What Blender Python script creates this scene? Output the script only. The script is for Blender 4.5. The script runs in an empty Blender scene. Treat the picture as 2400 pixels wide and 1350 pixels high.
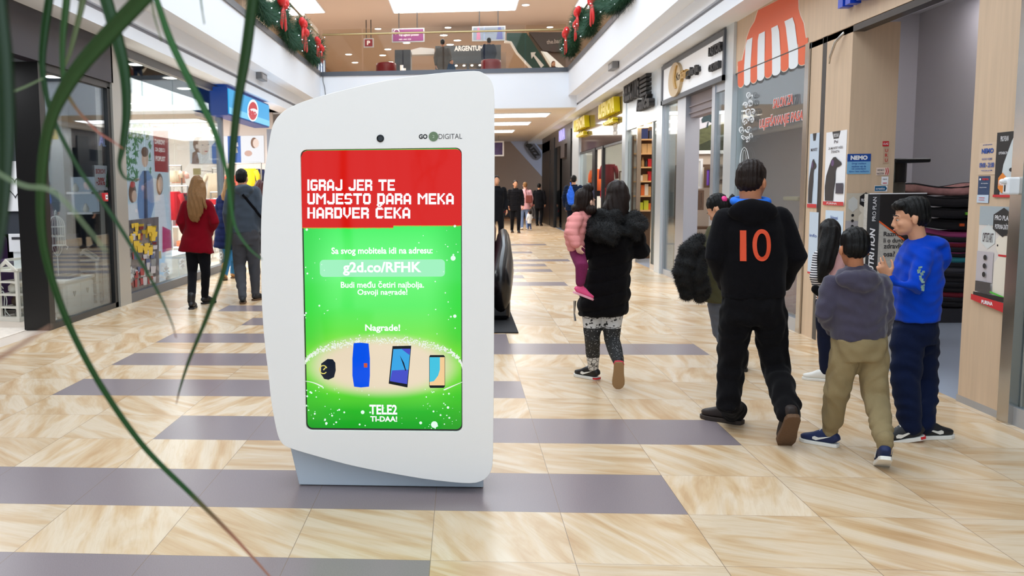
import bpy, math, random
import numpy as np
from mathutils import Vector, Matrix
random.seed(7)
C = bpy.context.scene.collection
# ---------------------------------------------------------------- camera, world, light, exposure
F,CX,CY,PIT,YAW,ROL = 2153.,922.4,669.,.1053,-.0746,.0099
TL=.6; H=2.58*TL; OX=-.222*TL; OY=6.162*TL
def rot(p,y,r):
    cy,sy=np.cos(y),np.sin(y);cp,sp=np.cos(p),np.sin(p);cr,sr=np.cos(r),np.sin(r)
    f=np.array([sy*cp,cy*cp,-sp]); R=np.array([cy,-sy,0]); D=np.cross(f,R)
    return np.array([R*cr+D*sr,D*cr-R*sr,f])
CM=rot(PIT,YAW,ROL)
def ray(x,y): return np.array([(x-CX)/F,(y-CY)/F,1])@CM
def fl(x,y,z=0.): d=ray(x,y); t=(z-H)/d[2]; return Vector(np.array([0,0,H])+t*d)
def atX(x,y,X): d=ray(x,y); return Vector(np.array([0,0,H])+X/d[0]*d)
def atY(x,y,Y): d=ray(x,y); return Vector(np.array([0,0,H])+Y/d[1]*d)
cd=bpy.data.cameras.new('camera'); cam=bpy.data.objects.new('camera',cd); C.objects.link(cam)
cam.matrix_world=Matrix([[CM[0][i],-CM[1][i],-CM[2][i],(0,0,H)[i]] for i in range(3)]+[[0,0,0,1]])
cd.sensor_width=36; cd.lens=F/2400*36; cd.shift_x=(1200-CX)/2400; cd.shift_y=(CY-675)/2400
cd.clip_start=.05; cd.clip_end=300
cd.dof.use_dof=True; cd.dof.focus_distance=4.7; cd.dof.aperture_fstop=7.
bpy.context.scene.camera=cam
S=bpy.context.scene
S.view_settings.view_transform='Standard'; S.view_settings.look='None'; S.view_settings.gamma=1
S.view_settings.use_curve_mapping=False; S.view_settings.exposure=.58
w=bpy.data.worlds.new('world'); S.world=w; w.use_nodes=True
w.node_tree.nodes['Background'].inputs[0].default_value=(.74,.87,1,1)
w.node_tree.nodes['Background'].inputs[1].default_value=1.2
def area(name,loc,sx,sy,power,col=(1,1,1),rotx=0,roty=0):
    l=bpy.data.lights.new(name,'AREA'); l.shape='RECTANGLE'; l.size=sx; l.size_y=sy; l.energy=power; l.color=col
    o=bpy.data.objects.new(name,l); o.location=loc; o.rotation_euler=(rotx,roty,0); C.objects.link(o)
    o['label']='light of '+name.replace('_',' '); o['category']='light'
    return o
# ---------------------------------------------------------------- materials
MC={}
def mat(name,col,rough=.6,metal=0.,spec=.5,emit=None,es=0.,coat=0.,bump=None,sheen=0.,trans=0.,var=None,alpha=1):
    if name in MC: return MC[name]
    m=bpy.data.materials.new(name); m.use_nodes=True; n=m.node_tree; b=n.nodes['Principled BSDF']; I=b.inputs
    c=tuple((x/255.)**2.2 for x in col)+(1,) if max(col)>1 else tuple(col)+(1,)
    I['Base Color'].default_value=c; I['Roughness'].default_value=rough; I['Metallic'].default_value=metal
    I['Specular IOR Level'].default_value=spec; I['Coat Weight'].default_value=coat; I['Coat Roughness'].default_value=.05
    I['Sheen Weight'].default_value=sheen; I['Transmission Weight'].default_value=trans; I['Alpha'].default_value=alpha
    if emit is not None:
        e=tuple((x/255.)**2.2 for x in emit)+(1,) if max(emit)>1 else tuple(emit)+(1,)
        I['Emission Color'].default_value=e; I['Emission Strength'].default_value=es
    if bump or var:
        tc=n.nodes.new('ShaderNodeTexCoord'); no=n.nodes.new('ShaderNodeTexNoise'); mp=n.nodes.new('ShaderNodeMapping')
        n.links.new(tc.outputs['Object'],mp.inputs[0]); n.links.new(mp.outputs[0],no.inputs[0])
        s=(bump or var)
        no.inputs['Scale'].default_value=s[0]; no.inputs['Detail'].default_value=4
        if len(s)>2: mp.inputs['Scale'].default_value=s[2]
        if bump:
            bp=n.nodes.new('ShaderNodeBump'); bp.inputs['Strength'].default_value=bump[1]; bp.inputs['Distance'].default_value=.01
            n.links.new(no.outputs[0],bp.inputs['Height']); n.links.new(bp.outputs[0],I['Normal'])
        if var:
            mx=n.nodes.new('ShaderNodeMix'); mx.data_type='RGBA'; k=var[1]
            mx.inputs[6].default_value=tuple(x*(1-k) for x in c[:3])+(1,); mx.inputs[7].default_value=tuple(min(1,x*(1+k)) for x in c[:3])+(1,)
            if bump: 
                no2=n.nodes.new('ShaderNodeTexNoise'); mp2=n.nodes.new('ShaderNodeMapping'); n.links.new(tc.outputs['Object'],mp2.inputs[0]); n.links.new(mp2.outputs[0],no2.inputs[0]); no2.inputs['Scale'].default_value=var[0]; no=no2
                if len(var)>2: mp2.inputs['Scale'].default_value=var[2]
            n.links.new(no.outputs[0],mx.inputs[0]); n.links.new(mx.outputs[2],I['Base Color'])
    MC[name]=m; return m
def glassmat(name,tint=(.93,.97,.96),refl=1.0):
    m=bpy.data.materials.new(name); m.use_nodes=True; n=m.node_tree; n.nodes.remove(n.nodes['Principled BSDF'])
    out=n.nodes['Material Output']; t=n.nodes.new('ShaderNodeBsdfTransparent'); t.inputs[0].default_value=tint+(1,)
    g=n.nodes.new('ShaderNodeBsdfGlossy'); g.inputs['Roughness'].default_value=.015
    fr=n.nodes.new('ShaderNodeFresnel'); fr.inputs[0].default_value=1.45
    ml=n.nodes.new('ShaderNodeMath'); ml.operation='MULTIPLY'; ml.inputs[1].default_value=refl; ml.use_clamp=True
    mx=n.nodes.new('ShaderNodeMixShader'); n.links.new(fr.outputs[0],ml.inputs[0]); n.links.new(ml.outputs[0],mx.inputs[0])
    n.links.new(t.outputs[0],mx.inputs[1]); n.links.new(g.outputs[0],mx.inputs[2]); n.links.new(mx.outputs[0],out.inputs[0])
    return m
GLASS=glassmat('shop_glass',refl=.5); GLASS2=glassmat('dark_shop_glass',(.86,.9,.92),.55); GLASSB=glassmat('balustrade_glass',(.93,.91,.86),.35)
WHITE=mat('white_paint',(234,239,247),.6,spec=.3); TAN=mat('warm_ceiling_paint',(224,214,206),.8,spec=.2)
GREY=mat('grey_wall_paint',(198,193,199),.8); BLACK=mat('black_metal',(24,22,22),.35); DARK=mat('dark_grey',(52,51,56),.5)
ALU=mat('brushed_aluminium',(176,180,188),.32,metal=.7); STEEL=mat('steel',(190,186,180),.22,metal=1.)
WOOD=mat('pale_maple_board',(203,176,148),.5,var=(3.,.13,(8,8,.6)),bump=(40,.03))
LAMP=mat('lamp_white',(255,255,255),emit=(1,.97,.92),es=7); SKYP=mat('light_panel',(255,255,255),emit=(.93,.97,1),es=5)
SHELFW=mat('white_laminate',(235,236,238),.4); CREAM=mat('cream_lacquer',(228,224,212),.45,bump=(60,.1))
def emis(name,col,s=1.,rough=.5): return mat(name,(10,10,10),rough,emit=col,es=s)
# ---------------------------------------------------------------- mesh helpers
class MB:
    def __init__(s): s.v=[]; s.f=[]; s.m=[]
    def add(s,V,Fc,mi=0):
        o=len(s.v); s.v+= [tuple(p) for p in V]; s.f+=[tuple(i+o for i in f) for f in Fc]; s.m+=[mi]*len(Fc); return s
    def box(s,x0,x1,y0,y1,z0,z1,mi=0):
        V=[(x,y,z) for x in(x0,x1) for y in(y0,y1) for z in(z0,z1)]
        return s.add(V,[(0,1,3,2),(4,6,7,5),(0,4,5,1),(2,3,7,6),(0,2,6,4),(1,5,7,3)],mi)
    def obox(s,c,u,v,wv,mi=0):   # oriented box centre + half vectors
        c,u,v,wv=map(Vector,(c,u,v,wv)); V=[c+a*u+b*v+d*wv for a in(-1,1) for b in(-1,1) for d in(-1,1)]
        return s.add(V,[(0,1,3,2),(4,6,7,5),(0,4,5,1),(2,3,7,6),(0,2,6,4),(1,5,7,3)],mi)
    def quad(s,*p,mi=0): return s.add(p,[tuple(range(len(p)))],mi)
    def prism(s,poly,d,mi=0):    # closed polygon of 3D pts extruded by vector d
        n=len(poly); d=Vector(d); P=[Vector(p) for p in poly]
        return s.add(P+[p+d for p in P],[tuple(range(n-1,-1,-1)),tuple(range(n,2*n))]+[(i,(i+1)%n,n+(i+1)%n,n+i) for i in range(n)],mi)
    def rings(s,R,cap=True,mi=0):
        n=len(R[0]); V=[p for r in R for p in r]; Fc=[]
        for k in range(len(R)-1):
            for i in range(n): j=(i+1)%n; Fc.append((k*n+i,k*n+j,(k+1)*n+j,(k+1)*n+i))
        if cap: Fc.append(tuple(range(n-1,-1,-1))); b=(len(R)-1)*n; Fc.append(tuple(range(b,b+n)))
        return s.add(V,Fc,mi)
    def tube(s,pts,r,n=10,side=(1,0,0),cap=True,mi=0,p=2.):   # r: scalar/list of scalars or (ru,rv); ru along side
        P=[Vector(q) for q in pts]; side=Vector(side); L=len(P)
        if not isinstance(r,list): r=[r]*L
        R=[]
        for k in range(L):
            t=(P[min(k+1,L-1)]-P[max(k-1,0)]).normalized()
            u=side-t*side.dot(t)
            if u.length<.05: u=t.orthogonal()
            u.normalize(); v=t.cross(u); ru,rv=r[k] if isinstance(r[k],tuple) else (r[k],r[k])
            ring=[]
            for i in range(n):
                a=2*math.pi*i/n; c,s_=math.cos(a),math.sin(a)
                if p!=2.: c=math.copysign(abs(c)**(2/p),c); s_=math.copysign(abs(s_)**(2/p),s_)
                ring.append(P[k]+u*ru*c+v*rv*s_)
            R.append(ring)
        return s.rings(R,cap,mi)
    def cap(s,pts,r,n=12,side=(1,0,0)):  # tube with rounded ends
        P=[Vector(q) for q in pts]; r=r if isinstance(r,list) else [r]*len(P)
        r=[q if isinstance(q,tuple) else (q,q) for q in r]
        d0=(P[0]-P[1]).normalized(); d1=(P[-1]-P[-2]).normalized()
        a=[];ra=[]
        for k in (1.,.87,.5): a.append(P[0]+d0*min(r[0])*k); q=max(.12,math.sqrt(max(0,1-k*k))); ra.append((r[0][0]*q,r[0][1]*q))
        b=[];rb=[]
        for k in (.5,.87,1.): b.append(P[-1]+d1*min(r[-1])*k); q=max(.12,math.sqrt(max(0,1-k*k))); rb.append((r[-1][0]*q,r[-1][1]*q))
        return s.tube(a+P+b,ra+r+rb,n,side)
    def ell(s,c,r,n=16,M=None,mi=0):
        c=Vector(c); V=[];m=n//2
        for k in range(1,m):
            a=math.pi*k/m
            for i in range(n):
                b=2*math.pi*i/n; q=Vector((r[0]*math.sin(a)*math.cos(b),r[1]*math.sin(a)*math.sin(b),r[2]*math.cos(a)))
                V.append(c+(M@q if M else q))
        t=Vector((0,0,r[2])); V+=[c+(M@t if M else t),c-(M@t if M else t)]; T=len(V)-2
        Fc=[(k*n+i,(k+1)*n+i,(k+1)*n+(i+1)%n,k*n+(i+1)%n) for k in range(m-2) for i in range(n)]
        Fc+=[(T,i,(i+1)%n) for i in range(n)]+[(T+1,(m-2)*n+(i+1)%n,(m-2)*n+i) for i in range(n)]
        return s.add(V,Fc,mi)
    def cyl(s,p0,p1,r,n=16,mi=0): return s.tube([p0,p1],r,n,mi=mi)
    def lathe(s,c,prof,n=20,mi=0):
        c=Vector(c); return s.rings([[c+Vector((r*math.cos(2*math.pi*i/n),r*math.sin(2*math.pi*i/n),z)) for i in range(n)] for r,z in prof],True,mi)
def obj(name,mb,m,parent=None,smooth=False,bevel=0,label=None,cat=None,group=None,kind=None,seg=2):
    me=bpy.data.meshes.new(name); me.from_pydata(mb.v,[],mb.f); me.update()
    o=bpy.data.objects.new(name,me); C.objects.link(o)
    for q in (m if isinstance(m,(list,tuple)) else [m]): me.materials.append(q)
    if len(me.materials)>1: me.polygons.foreach_set('material_index',mb.m)
    if smooth: me.polygons.foreach_set('use_smooth',[True]*len(me.polygons))
    if bevel:
        b=o.modifiers.new('bevel','BEVEL'); b.width=bevel; b.segments=seg; b.limit_method='ANGLE'
    if parent: o.parent=parent
    tagp(o,label,cat,group,kind); return o
def tagp(o,label=None,cat=None,group=None,kind=None):
    if label: o['label']=label
    if cat: o['category']=cat
    if group: o['group']=group
    if kind: o['kind']=kind
    return o
def thing(name,label,cat,loc=(0,0,0),rz=0,group=None):
    o=bpy.data.objects.new(name,None); C.objects.link(o); o.empty_display_size=.1; o.location=loc; o.rotation_euler=(0,0,rz)
    return tagp(o,label,cat,group)
def under(root,o):      # parent keeping world-space mesh coordinates
    o.parent=root; o.matrix_parent_inverse=Matrix.LocRotScale(root.location,root.rotation_euler,None).inverted(); return o
def struct(name,mb,m,**k): return obj(name,mb,m,kind='structure',**k)
def dup(root,loc,label=None,rz=None,group=None):
    r=root.copy(); C.objects.link(r); r.location=loc
    if rz is not None: r.rotation_euler=(0,0,rz)
    if label: r['label']=label
    if group: r['group']=group
    for ch in list(root.children):
        c=ch.copy(); C.objects.link(c); c.parent=r
        for g in list(ch.children):
            d=g.copy(); C.objects.link(d); d.parent=c
    return r
def textmesh(s,bold=0.,depth=0.,shear=0.,align='LEFT',sp=1.,res=3):
    cu=bpy.data.curves.new('txt','FONT'); cu.body=s; cu.size=1; cu.offset=bold; cu.extrude=depth; cu.shear=shear; cu.align_x=align; cu.space_character=sp
    cu.resolution_u=res; o=bpy.data.objects.new('txt',cu); C.objects.link(o)
    me=bpy.data.meshes.new_from_object(o.evaluated_get(bpy.context.evaluated_depsgraph_get()))
    V=np.array([v.co[:] for v in me.vertices]); Fc=[tuple(p.vertices) for p in me.polygons]
    bpy.data.objects.remove(o); bpy.data.curves.remove(cu); bpy.data.meshes.remove(me); return V,Fc
def text(name,s,o0,u,v,wd,ht,m,parent=None,bold=.0,thick=.002,shear=0,mb=None,nrm=None,align='LEFT',mi=0,sp=1.,**k):
    """text stretched into the rectangle o0 + u*wd + v*ht; sticks out by thick along u x v"""
    V,Fc=textmesh(s,bold,.05 if thick>0 else 0,shear,align,sp)
    u,v,o0=Vector(u).normalized(),Vector(v).normalized(),Vector(o0); nn=Vector(nrm) if nrm else u.cross(v)
    a=V.min(0); b=V.max(0); out=[]
    for p in V:
        out.append(o0+u*((p[0]-a[0])/(b[0]-a[0])*wd)+v*((p[1]-a[1])/(b[1]-a[1])*ht)+nn*((p[2]+.05)*10*thick if thick>0 else 0))
    if mb is not None: mb.add(out,Fc,mi); return
    q=MB().add(out,Fc); return obj(name,q,m,parent,**k)
# ---------------------------------------------------------------- floor
def floor_mat():
    m=bpy.data.materials.new('tiled_floor'); m.use_nodes=True; n=m.node_tree; N=n.nodes; L=n.links; b=N['Principled BSDF']
    def mt(op,a,b_=None,c=None):
        q=N.new('ShaderNodeMath'); q.operation=op
        for i,x in enumerate((a,b_,c)):
            if x is None: continue
            if isinstance(x,(int,float)): q.inputs[i].default_value=x
            else: L.new(x,q.inputs[i])
        return q.outputs[0]
    geo=N.new('ShaderNodeNewGeometry'); sx=N.new('ShaderNodeSeparateXYZ'); L.new(geo.outputs['Position'],sx.inputs[0])
    kx=mt('DIVIDE',mt('SUBTRACT',sx.outputs[0],OX),TL); ky=mt('DIVIDE',mt('SUBTRACT',sx.outputs[1],OY),TL)
    fx=mt('FLOOR',kx); fy=mt('FLOOR',ky); rx=mt('FRACT',kx); ry=mt('FRACT',ky)
    cb=N.new('ShaderNodeCombineXYZ'); L.new(fx,cb.inputs[0]); L.new(fy,cb.inputs[1])
    wn=N.new('ShaderNodeTexWhiteNoise'); wn.noise_dimensions='3D'; L.new(cb.outputs[0],wn.inputs[0])
    # grout
    ex=mt('MINIMUM',rx,mt('SUBTRACT',1,rx)); ey=mt('MINIMUM',ry,mt('SUBTRACT',1,ry))
    gx=mt('LESS_THAN',ex,.0022); gy=mt('LESS_THAN',ey,.0018); g=mt('MAXIMUM',gx,gy)
    # stone veins: rotated + stretched noise per tile
    sc=N.new('ShaderNodeVectorMath'); sc.operation='SCALE'; L.new(wn.outputs['Color'],sc.inputs[0]); sc.inputs[3].default_value=40
    ad=N.new('ShaderNodeVectorMath'); ad.operation='ADD'; L.new(geo.outputs['Position'],ad.inputs[0]); L.new(sc.outputs[0],ad.inputs[1])
    vr=N.new('ShaderNodeVectorRotate'); vr.rotation_type='Z_AXIS'; L.new(ad.outputs[0],vr.inputs[0]); L.new(mt('MULTIPLY',wn.outputs['Value'],1.9),vr.inputs[3])
    mp=N.new('ShaderNodeMapping'); L.new(vr.outputs[0],mp.inputs[0]); mp.inputs['Scale'].default_value=(.7,3.2,1)
    n1=N.new('ShaderNodeTexNoise'); L.new(mp.outputs[0],n1.inputs[0]); n1.inputs['Scale'].default_value=1.5; n1.inputs['Detail'].default_value=6; n1.inputs['Distortion'].default_value=1.4
    r1=N.new('ShaderNodeValToRGB'); L.new(n1.outputs[0],r1.inputs[0]); e=r1.color_ramp.elements
    e[0].position=.30; e[0].color=(.56,.35,.17,1); e[1].position=.60; e[1].color=(.75,.61,.45,1); q=e.new(.45); q.color=(.67,.48,.29,1); q=e.new(.75); q.color=(.71,.55,.38,1)
    mp2=N.new('ShaderNodeMapping'); L.new(vr.outputs[0],mp2.inputs[0]); mp2.inputs['Scale'].default_value=(1.2,14,1)
    n2=N.new('ShaderNodeTexNoise'); L.new(mp2.outputs[0],n2.inputs[0]); n2.inputs['Scale'].default_value=2.5; n2.inputs['Detail'].default_value=5; n2.inputs['Distortion'].default_value=1.5
    mx=N.new('ShaderNodeMix'); mx.data_type='RGBA'; mx.blend_type='MULTIPLY'; mx.inputs[0].default_value=.2
    r2=N.new('ShaderNodeValToRGB'); L.new(n2.outputs[0],r2.inputs[0]); r2.color_ramp.elements[0].position=.38; r2.color_ramp.elements[0].color=(.72,.6,.45,1); r2.color_ramp.elements[1].position=.52; r2.color_ramp.elements[1].color=(1,1,1,1)
    L.new(r1.outputs[0],mx.inputs[6]); L.new(r2.outputs[0],mx.inputs[7])
    # tile to tile tone
    hv=N.new('ShaderNodeMix'); hv.data_type='RGBA'; hv.blend_type='MULTIPLY'; hv.inputs[0].default_value=1
    r3=N.new('ShaderNodeValToRGB'); L.new(wn.outputs['Value'],r3.inputs[0]); r3.color_ramp.elements[0].color=(.87,.85,.82,1); r3.color_ramp.elements[1].color=(1,1,1,1)
    L.new(mx.outputs[2],hv.inputs[6]); L.new(r3.outputs[0],hv.inputs[7])
    # purple grey porcelain tiles: listed row -> column range
    rows=[(-1,-20,0),(1,-20,2),(3,-3,3),(5,-5,1),(7,-5,0),(8,0,4),(9,-5,1),(11,-4,0),(13,-5,0),(15,-4,-1),(18,-2,3),(20,-4,2),(22,-5,3),(24,-4,3),(26,-2,4),(28,-5,2),(30,-4,3),(32,-5,1),(35,-4,4),(37,-3,2),(-3,-3,4),(-5,-20,1)]
    dk=None
    for r,a,c in rows:
        t=mt('MULTIPLY',mt('COMPARE',fy,float(r),.1),mt('MULTIPLY',mt('GREATER_THAN',fx,a-.5),mt('LESS_THAN',fx,c-.5)))
        dk=t if dk is None else mt('ADD',dk,t)
    sp=N.new('ShaderNodeTexNoise'); L.new(geo.outputs['Position'],sp.inputs[0]); sp.inputs['Scale'].default_value=260
    rp=N.new('ShaderNodeValToRGB'); L.new(sp.outputs[0],rp.inputs[0]); rp.color_ramp.elements[0].position=.3; rp.color_ramp.elements[0].color=(.205,.165,.175,1); rp.color_ramp.elements[1].position=.7; rp.color_ramp.elements[1].color=(.275,.225,.235,1)
    m1=N.new('ShaderNodeMix'); m1.data_type='RGBA'; L.new(dk,m1.inputs[0]); L.new(hv.outputs[2],m1.inputs[6]); L.new(rp.outputs[0],m1.inputs[7])
    m2=N.new('ShaderNodeMix'); m2.data_type='RGBA'; L.new(g,m2.inputs[0]); L.new(m1.outputs[2],m2.inputs[6]); m2.inputs[7].default_value=(.2,.14,.09,1)
    L.new(m2.outputs[2],b.inputs['Base Color']); b.inputs['Roughness'].default_value=.27; b.inputs['Specular IOR Level'].default_value=.45
    return m
struct('floor',MB().box(-4.62,3.54,-6,62,-.12,0),floor_mat())
PETF=mat('blue_grey_vinyl',(150,158,172),.35,var=(2,.06))
struct('floor_shop_right',MB().box(3.54,12,-6,62,-.12,-.001),[PETF])
struct('floor_shop_left',MB().box(-13,-4.62,-6,62,-.12,-.001),mat('shop_floor_beige',(215,200,185),.35,var=(1.5,.1)))
# ---------------------------------------------------------------- shell: atrium, balconies, ceilings
YB=26.2
SR=3.62; SL=3.50
def bulk(name,sgn,wx,fx,sz,z2,top):
    """shop bulkhead + balcony fascia; wx wall plane, fx fascia plane"""
    m=MB(); bx=wx-sgn*.34
    def B(xa,xb,ya,yb,za,zb,mi=0): m.box(min(xa,xb),max(xa,xb),ya,yb,za,zb,mi)
    B(wx+sgn*2,bx,-6,46,sz,sz+.16)                  # soffit / lower band
    B(wx+sgn*2,bx+sgn*.05,-6,YB,sz+.16,sz+.23,1)      # shadow gap
    B(wx+sgn*2,bx+sgn*.0,-6,YB,sz+.23,z2)             # upper reveal
    struct(name,m,[WHITE,mat('gap_grey',(150,152,160),.6)])
    m=MB(); xs=sorted((fx,wx+sgn*3)); m.box(xs[0],xs[1],-6,YB+.01,z2,4.71)
    struct(name+'_fascia',m,WHITE)
    m=MB(); xs=sorted((fx-sgn*.03,fx+sgn*.06)); m.box(xs[0],xs[1],-6,YB+.06,4.71,4.83)
    obj('balcony_shoe',m,mat('balcony_dark_trim',(92,96,104),.4,metal=.4),kind='structure')
bulk('trim_1',1,3.52,2.95,SR,4.06,4.7)
bulk('trim_2',-1,-4.6,-3.97,SL,3.98,4.7)
struct('wall_beam',MB().box(-4.1,3.2,YB,YB+.35,3.74,4.71),WHITE)
obj('balcony_shoe_far',MB().box(-4.02,3.0,YB-.03,YB+.06,4.71,4.83),MC['balcony_dark_trim'],kind='structure')
struct('floor_upper',MB().box(-12,12,YB+.3,75,4.4,4.78),mat('upper_floor',(190,170,150),.3))
struct('ceiling_ground',MB().box(-4.3,3.3,YB+.35,46.4,3.74,3.8),TAN)
struct('ceiling_upper',MB().box(-12,12,YB-.2,75,8.0,8.2).box(-12,-3.6,-6,YB-.2,8.,8.2).box(2.6,12,-6,YB-.2,8,8.2),mat('upper_ceiling_paint',(222,206,194),.8,spec=.2))
for sx in (-1,1):
    struct('wall_upper_'+('left' if sx<0 else 'right'),MB().box(min(sx*7.2,sx*7.4),max(sx*7.2,sx*7.4),-6,75,4.78,8.0),mat('upper_wall',(196,176,158),.7))
struct('wall_back_far',MB().box(-12,12,75,75.2,0,8.2),mat('upper_wall2',(190,165,145),.7))
def panels(name,boxes,z,label,group):
    for (x0,x1,y0,y1,lb) in boxes:
        t=thing(name,lb,'ceiling light',((x0+x1)/2,(y0+y1)/2,z),group=group)
        hx,hy=(x1-x0)/2,(y1-y0)/2
        obj('frame',MB().box(-hx-.05,hx+.05,-hy-.05,hy+.05,-.03,0),WHITE,t)
        obj('diffuser',MB().box(-hx,hx,-hy,hy,-.04,-.03),SKYP,t)
panels('ceiling_light_panel',[(-2.45,1.95,32.2,34.6,'large bright rectangular light panel in the middle of the upper ceiling'),(-7.1,-5.0,31.5,34.2,'bright light panel in the upper ceiling over the left garland'),(4.1,6.6,31.5,34.2,'bright light panel in the upper ceiling over the right garland')],8.,'','upper ceiling light panels')
panels('ceiling_light_strip',[(-1.2,2.6,27.9,29.1,'nearest of three long light strips in the ground floor ceiling beside the kiosk'),(-1.2,2.3,31.5,32.7,'middle one of three long light strips in the ground floor ceiling'),(-1.2,2.0,35.8,37.,'farthest of three long light strips in the ground floor ceiling')],3.74,'','ground floor light strips')
def downlight(p,r,label,group,z=None,m=LAMP):
    t=thing('downlight',label,'ceiling light',p,group=group)
    obj('trim_ring',MB().lathe((0,0,0),[(r*1.2,0),(r*1.2,-.012),(r*1.05,-.015)],18),WHITE,t)
    obj('lens',MB().lathe((0,0,0),[(r,-.014),(r*.8,-.022),(r*.2,-.025)],18),m,t)
for x,y,lb in [(724,18,'left of the big ceiling panel'),(1232,11,'right of the big ceiling panel'),(886,67,'left of the purple hanging sign'),(1050,64,'between the purple sign and the hanging screen'),(1289,63,'right of the hanging screen'),(1040,82,'just above the handrail between the two signs'),(953,100,'below the purple sign'),(1072,94,'left of the hanging screen, lower one'),(909,115,'left below the purple sign'),(817,127,'far left above the handrail'),(897,129,'near the left red seat, upper one'),(832,146,'near the left red seat, lower one'),(1055,104,'above the standing man in the hooded coat'),(914,145,'above the left red seat')]:
    downlight(fl(x,y,7.99),.13 if y<70 else .16,'round upper ceiling spotlight '+lb,'upper ceiling spotlights')
downlight(fl(1272,267,3.73),.13,'round spotlight in the ground floor ceiling right of the light strips','ground floor spotlights')
# daylight of the glazed roof over the atrium
SK=mat('roof_glass_frame',(200,205,210),.5)
m=MB()
for y in range(-6,27,4): m.box(-3.6,2.6,y-.06,y+.06,8.02,8.2)
for x in (-1.5,.5): m.box(x-.05,x+.05,-6,26,8.02,8.2)
struct('trim_roof_bars',m,SK)
area('roof_daylight',(-.5,10,7.9),6,30,720,(.88,.95,1))
area('corridor_strip_light',(.3,33,3.6),4,10,230,(1,.95,.88))
area('upper_hall_light',(0,45,7.7),14,25,700,(1,.93,.86))
area('gallery_light_left',(-5.6,12,7.7),1.5,24,90,(1,.93,.86)); area('gallery_light_right',(5.2,12,7.7),1.5,24,90,(1,.93,.86))
# balustrades of glass with rail
def balus(name,label,a,b,n,rail=.028):
    a,b=Vector(a),Vector(b); t=thing(name,label,'balustrade',a); d=(b-a)/n; u=d.normalized()
    for i in range(n):
        p=d*i+u*.02; q=d*(i+1)-u*.02; nn=Vector((-u.y,u.x,0))*.006
        obj('glass_panel',MB().obox((p+q)/2+Vector((0,0,.6)),(q-p)/2,nn,(0,0,.6)),GLASSB,t)
    obj('handrail',MB().tube([(0,0,1.06),tuple(b-a+Vector((0,0,1.06)))],rail,10),mat('bronze_rail',(176,160,120),.3,metal=.8),t)
balus('glass_balustrade','glass balustrade with a thin rail across the far end of the gallery',(-3.9,YB+.01,4.8),(2.9,YB+.01,4.8),6)
balus('glass_balustrade','left gallery glass balustrade hung with garlands',(-4.0,2,4.8),(-4.0,26.1,4.8),16)
balus('glass_balustrade','right gallery glass balustrade hung with garlands',(3.0,2,4.8),(3.0,26.1,4.8),16)
# ---------------------------------------------------------------- advertising kiosk
def plate(name,outer,holes,d,m,parent=None,bevel=0,**k):
    import bmesh
    bm=bmesh.new(); edges=[]
    for loop in [outer]+holes:
        vs=[bm.verts.new(p) for p in loop]
        edges+=[bm.edges.new((vs[i],vs[(i+1)%len(vs)])) for i in range(len(vs))]
    bmesh.ops.triangle_fill(bm,edges=edges,use_beauty=True,use_dissolve=False)
    r=bmesh.ops.extrude_face_region(bm,geom=list(bm.faces))
    bmesh.ops.translate(bm,vec=Vector(d),verts=[v for v in r['geom'] if isinstance(v,bmesh.types.BMVert)])
    bmesh.ops.recalc_face_normals(bm,faces=bm.faces)
    me=bpy.data.meshes.new(name); bm.to_mesh(me); bm.free(); me.materials.append(m)
    o=bpy.data.objects.new(name,me); C.objects.link(o); o.parent=parent
    if bevel:
        b=o.modifiers.new('bevel','BEVEL'); b.width=bevel; b.segments=3; b.limit_method='ANGLE'; b.angle_limit=math.radians(60)
    return tagp(o,**k)
def smoothloop(P,it=2):
    P=[Vector(p) for p in P]
    for _ in range(it):
        Q=[]
        for i in range(len(P)): a,b=P[i],P[(i+1)%len(P)]; Q+= [a*.75+b*.25,a*.25+b*.75]
        P=Q
    return P
KY=4.54
def rrect(x0,x1,z0,z1,r,y,n=6):
    P=[]
    for cx,cz,a0 in ((x1-r,z1-r,0),(x0+r,z1-r,90),(x0+r,z0+r,180),(x1-r,z0+r,270)):
        for i in range(n+1):
            a=math.radians(a0+90*i/n); P.append(Vector((cx+r*math.cos(a),y,cz+r*math.sin(a))))
    return P
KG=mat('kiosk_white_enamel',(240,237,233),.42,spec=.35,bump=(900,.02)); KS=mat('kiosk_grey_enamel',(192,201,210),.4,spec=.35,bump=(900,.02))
kiosk=thing('advertising_kiosk','tall curved white standing kiosk with a bright red and green screen','kiosk',(0,0,0))
kc=[(1120,166),(1133,170.7),(1147,181.7),(1155,196.7),(1158.5,216.7),(1159.5,300),(1159,500),(1158,800),(1156.5,1000),(1155.5,1070),(1154,1095),(1147,1113),(1132,1127),(1110,1133),(1075,1132),(1000,1123.8),(925,1111),(850,1097),(800,1085.5),(725,1064.5),(680,1051),(664,1043),(655,1031),(650,1017),(645,995),(640,968),(633.7,928),(629.5,880),(623,830),(617,770),(613,700),(611,600),(611.7,516.7),(615,450),(620,400),(628,350),(635,306.7),(641.7,286.7),(653,270.7),(670,256.7),(690,246.7),(716.7,236),(766.7,220.7),(833,204),(900,189.3),(966.7,178.3),(1033,170.7),(1086.7,167)]
kl=[atY(x,y,KY) for x,y in kc]; kl=[Vector((p.x,KY,p.z)) for p in smoothloop(kl,1)]
a_,b_=atY(704,351,KY),atY(1083.5,1012,KY); sx0,sx1,sz0,sz1=a_.x,b_.x,b_.z,a_.z
plate('front_panel',kl,[rrect(sx0,sx1,sz0,sz1,.03,KY)],(0,.05,0),KG,kiosk,bevel=.006)
inner=[Vector((p.x*.93-.03,KY+.05,1.05+(p.z-1.05)*.93)) for p in kl]
obj('rear_housing',MB().prism(inner[::-1],(0,.22,0)),KS,kiosk,bevel=.01)
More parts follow.
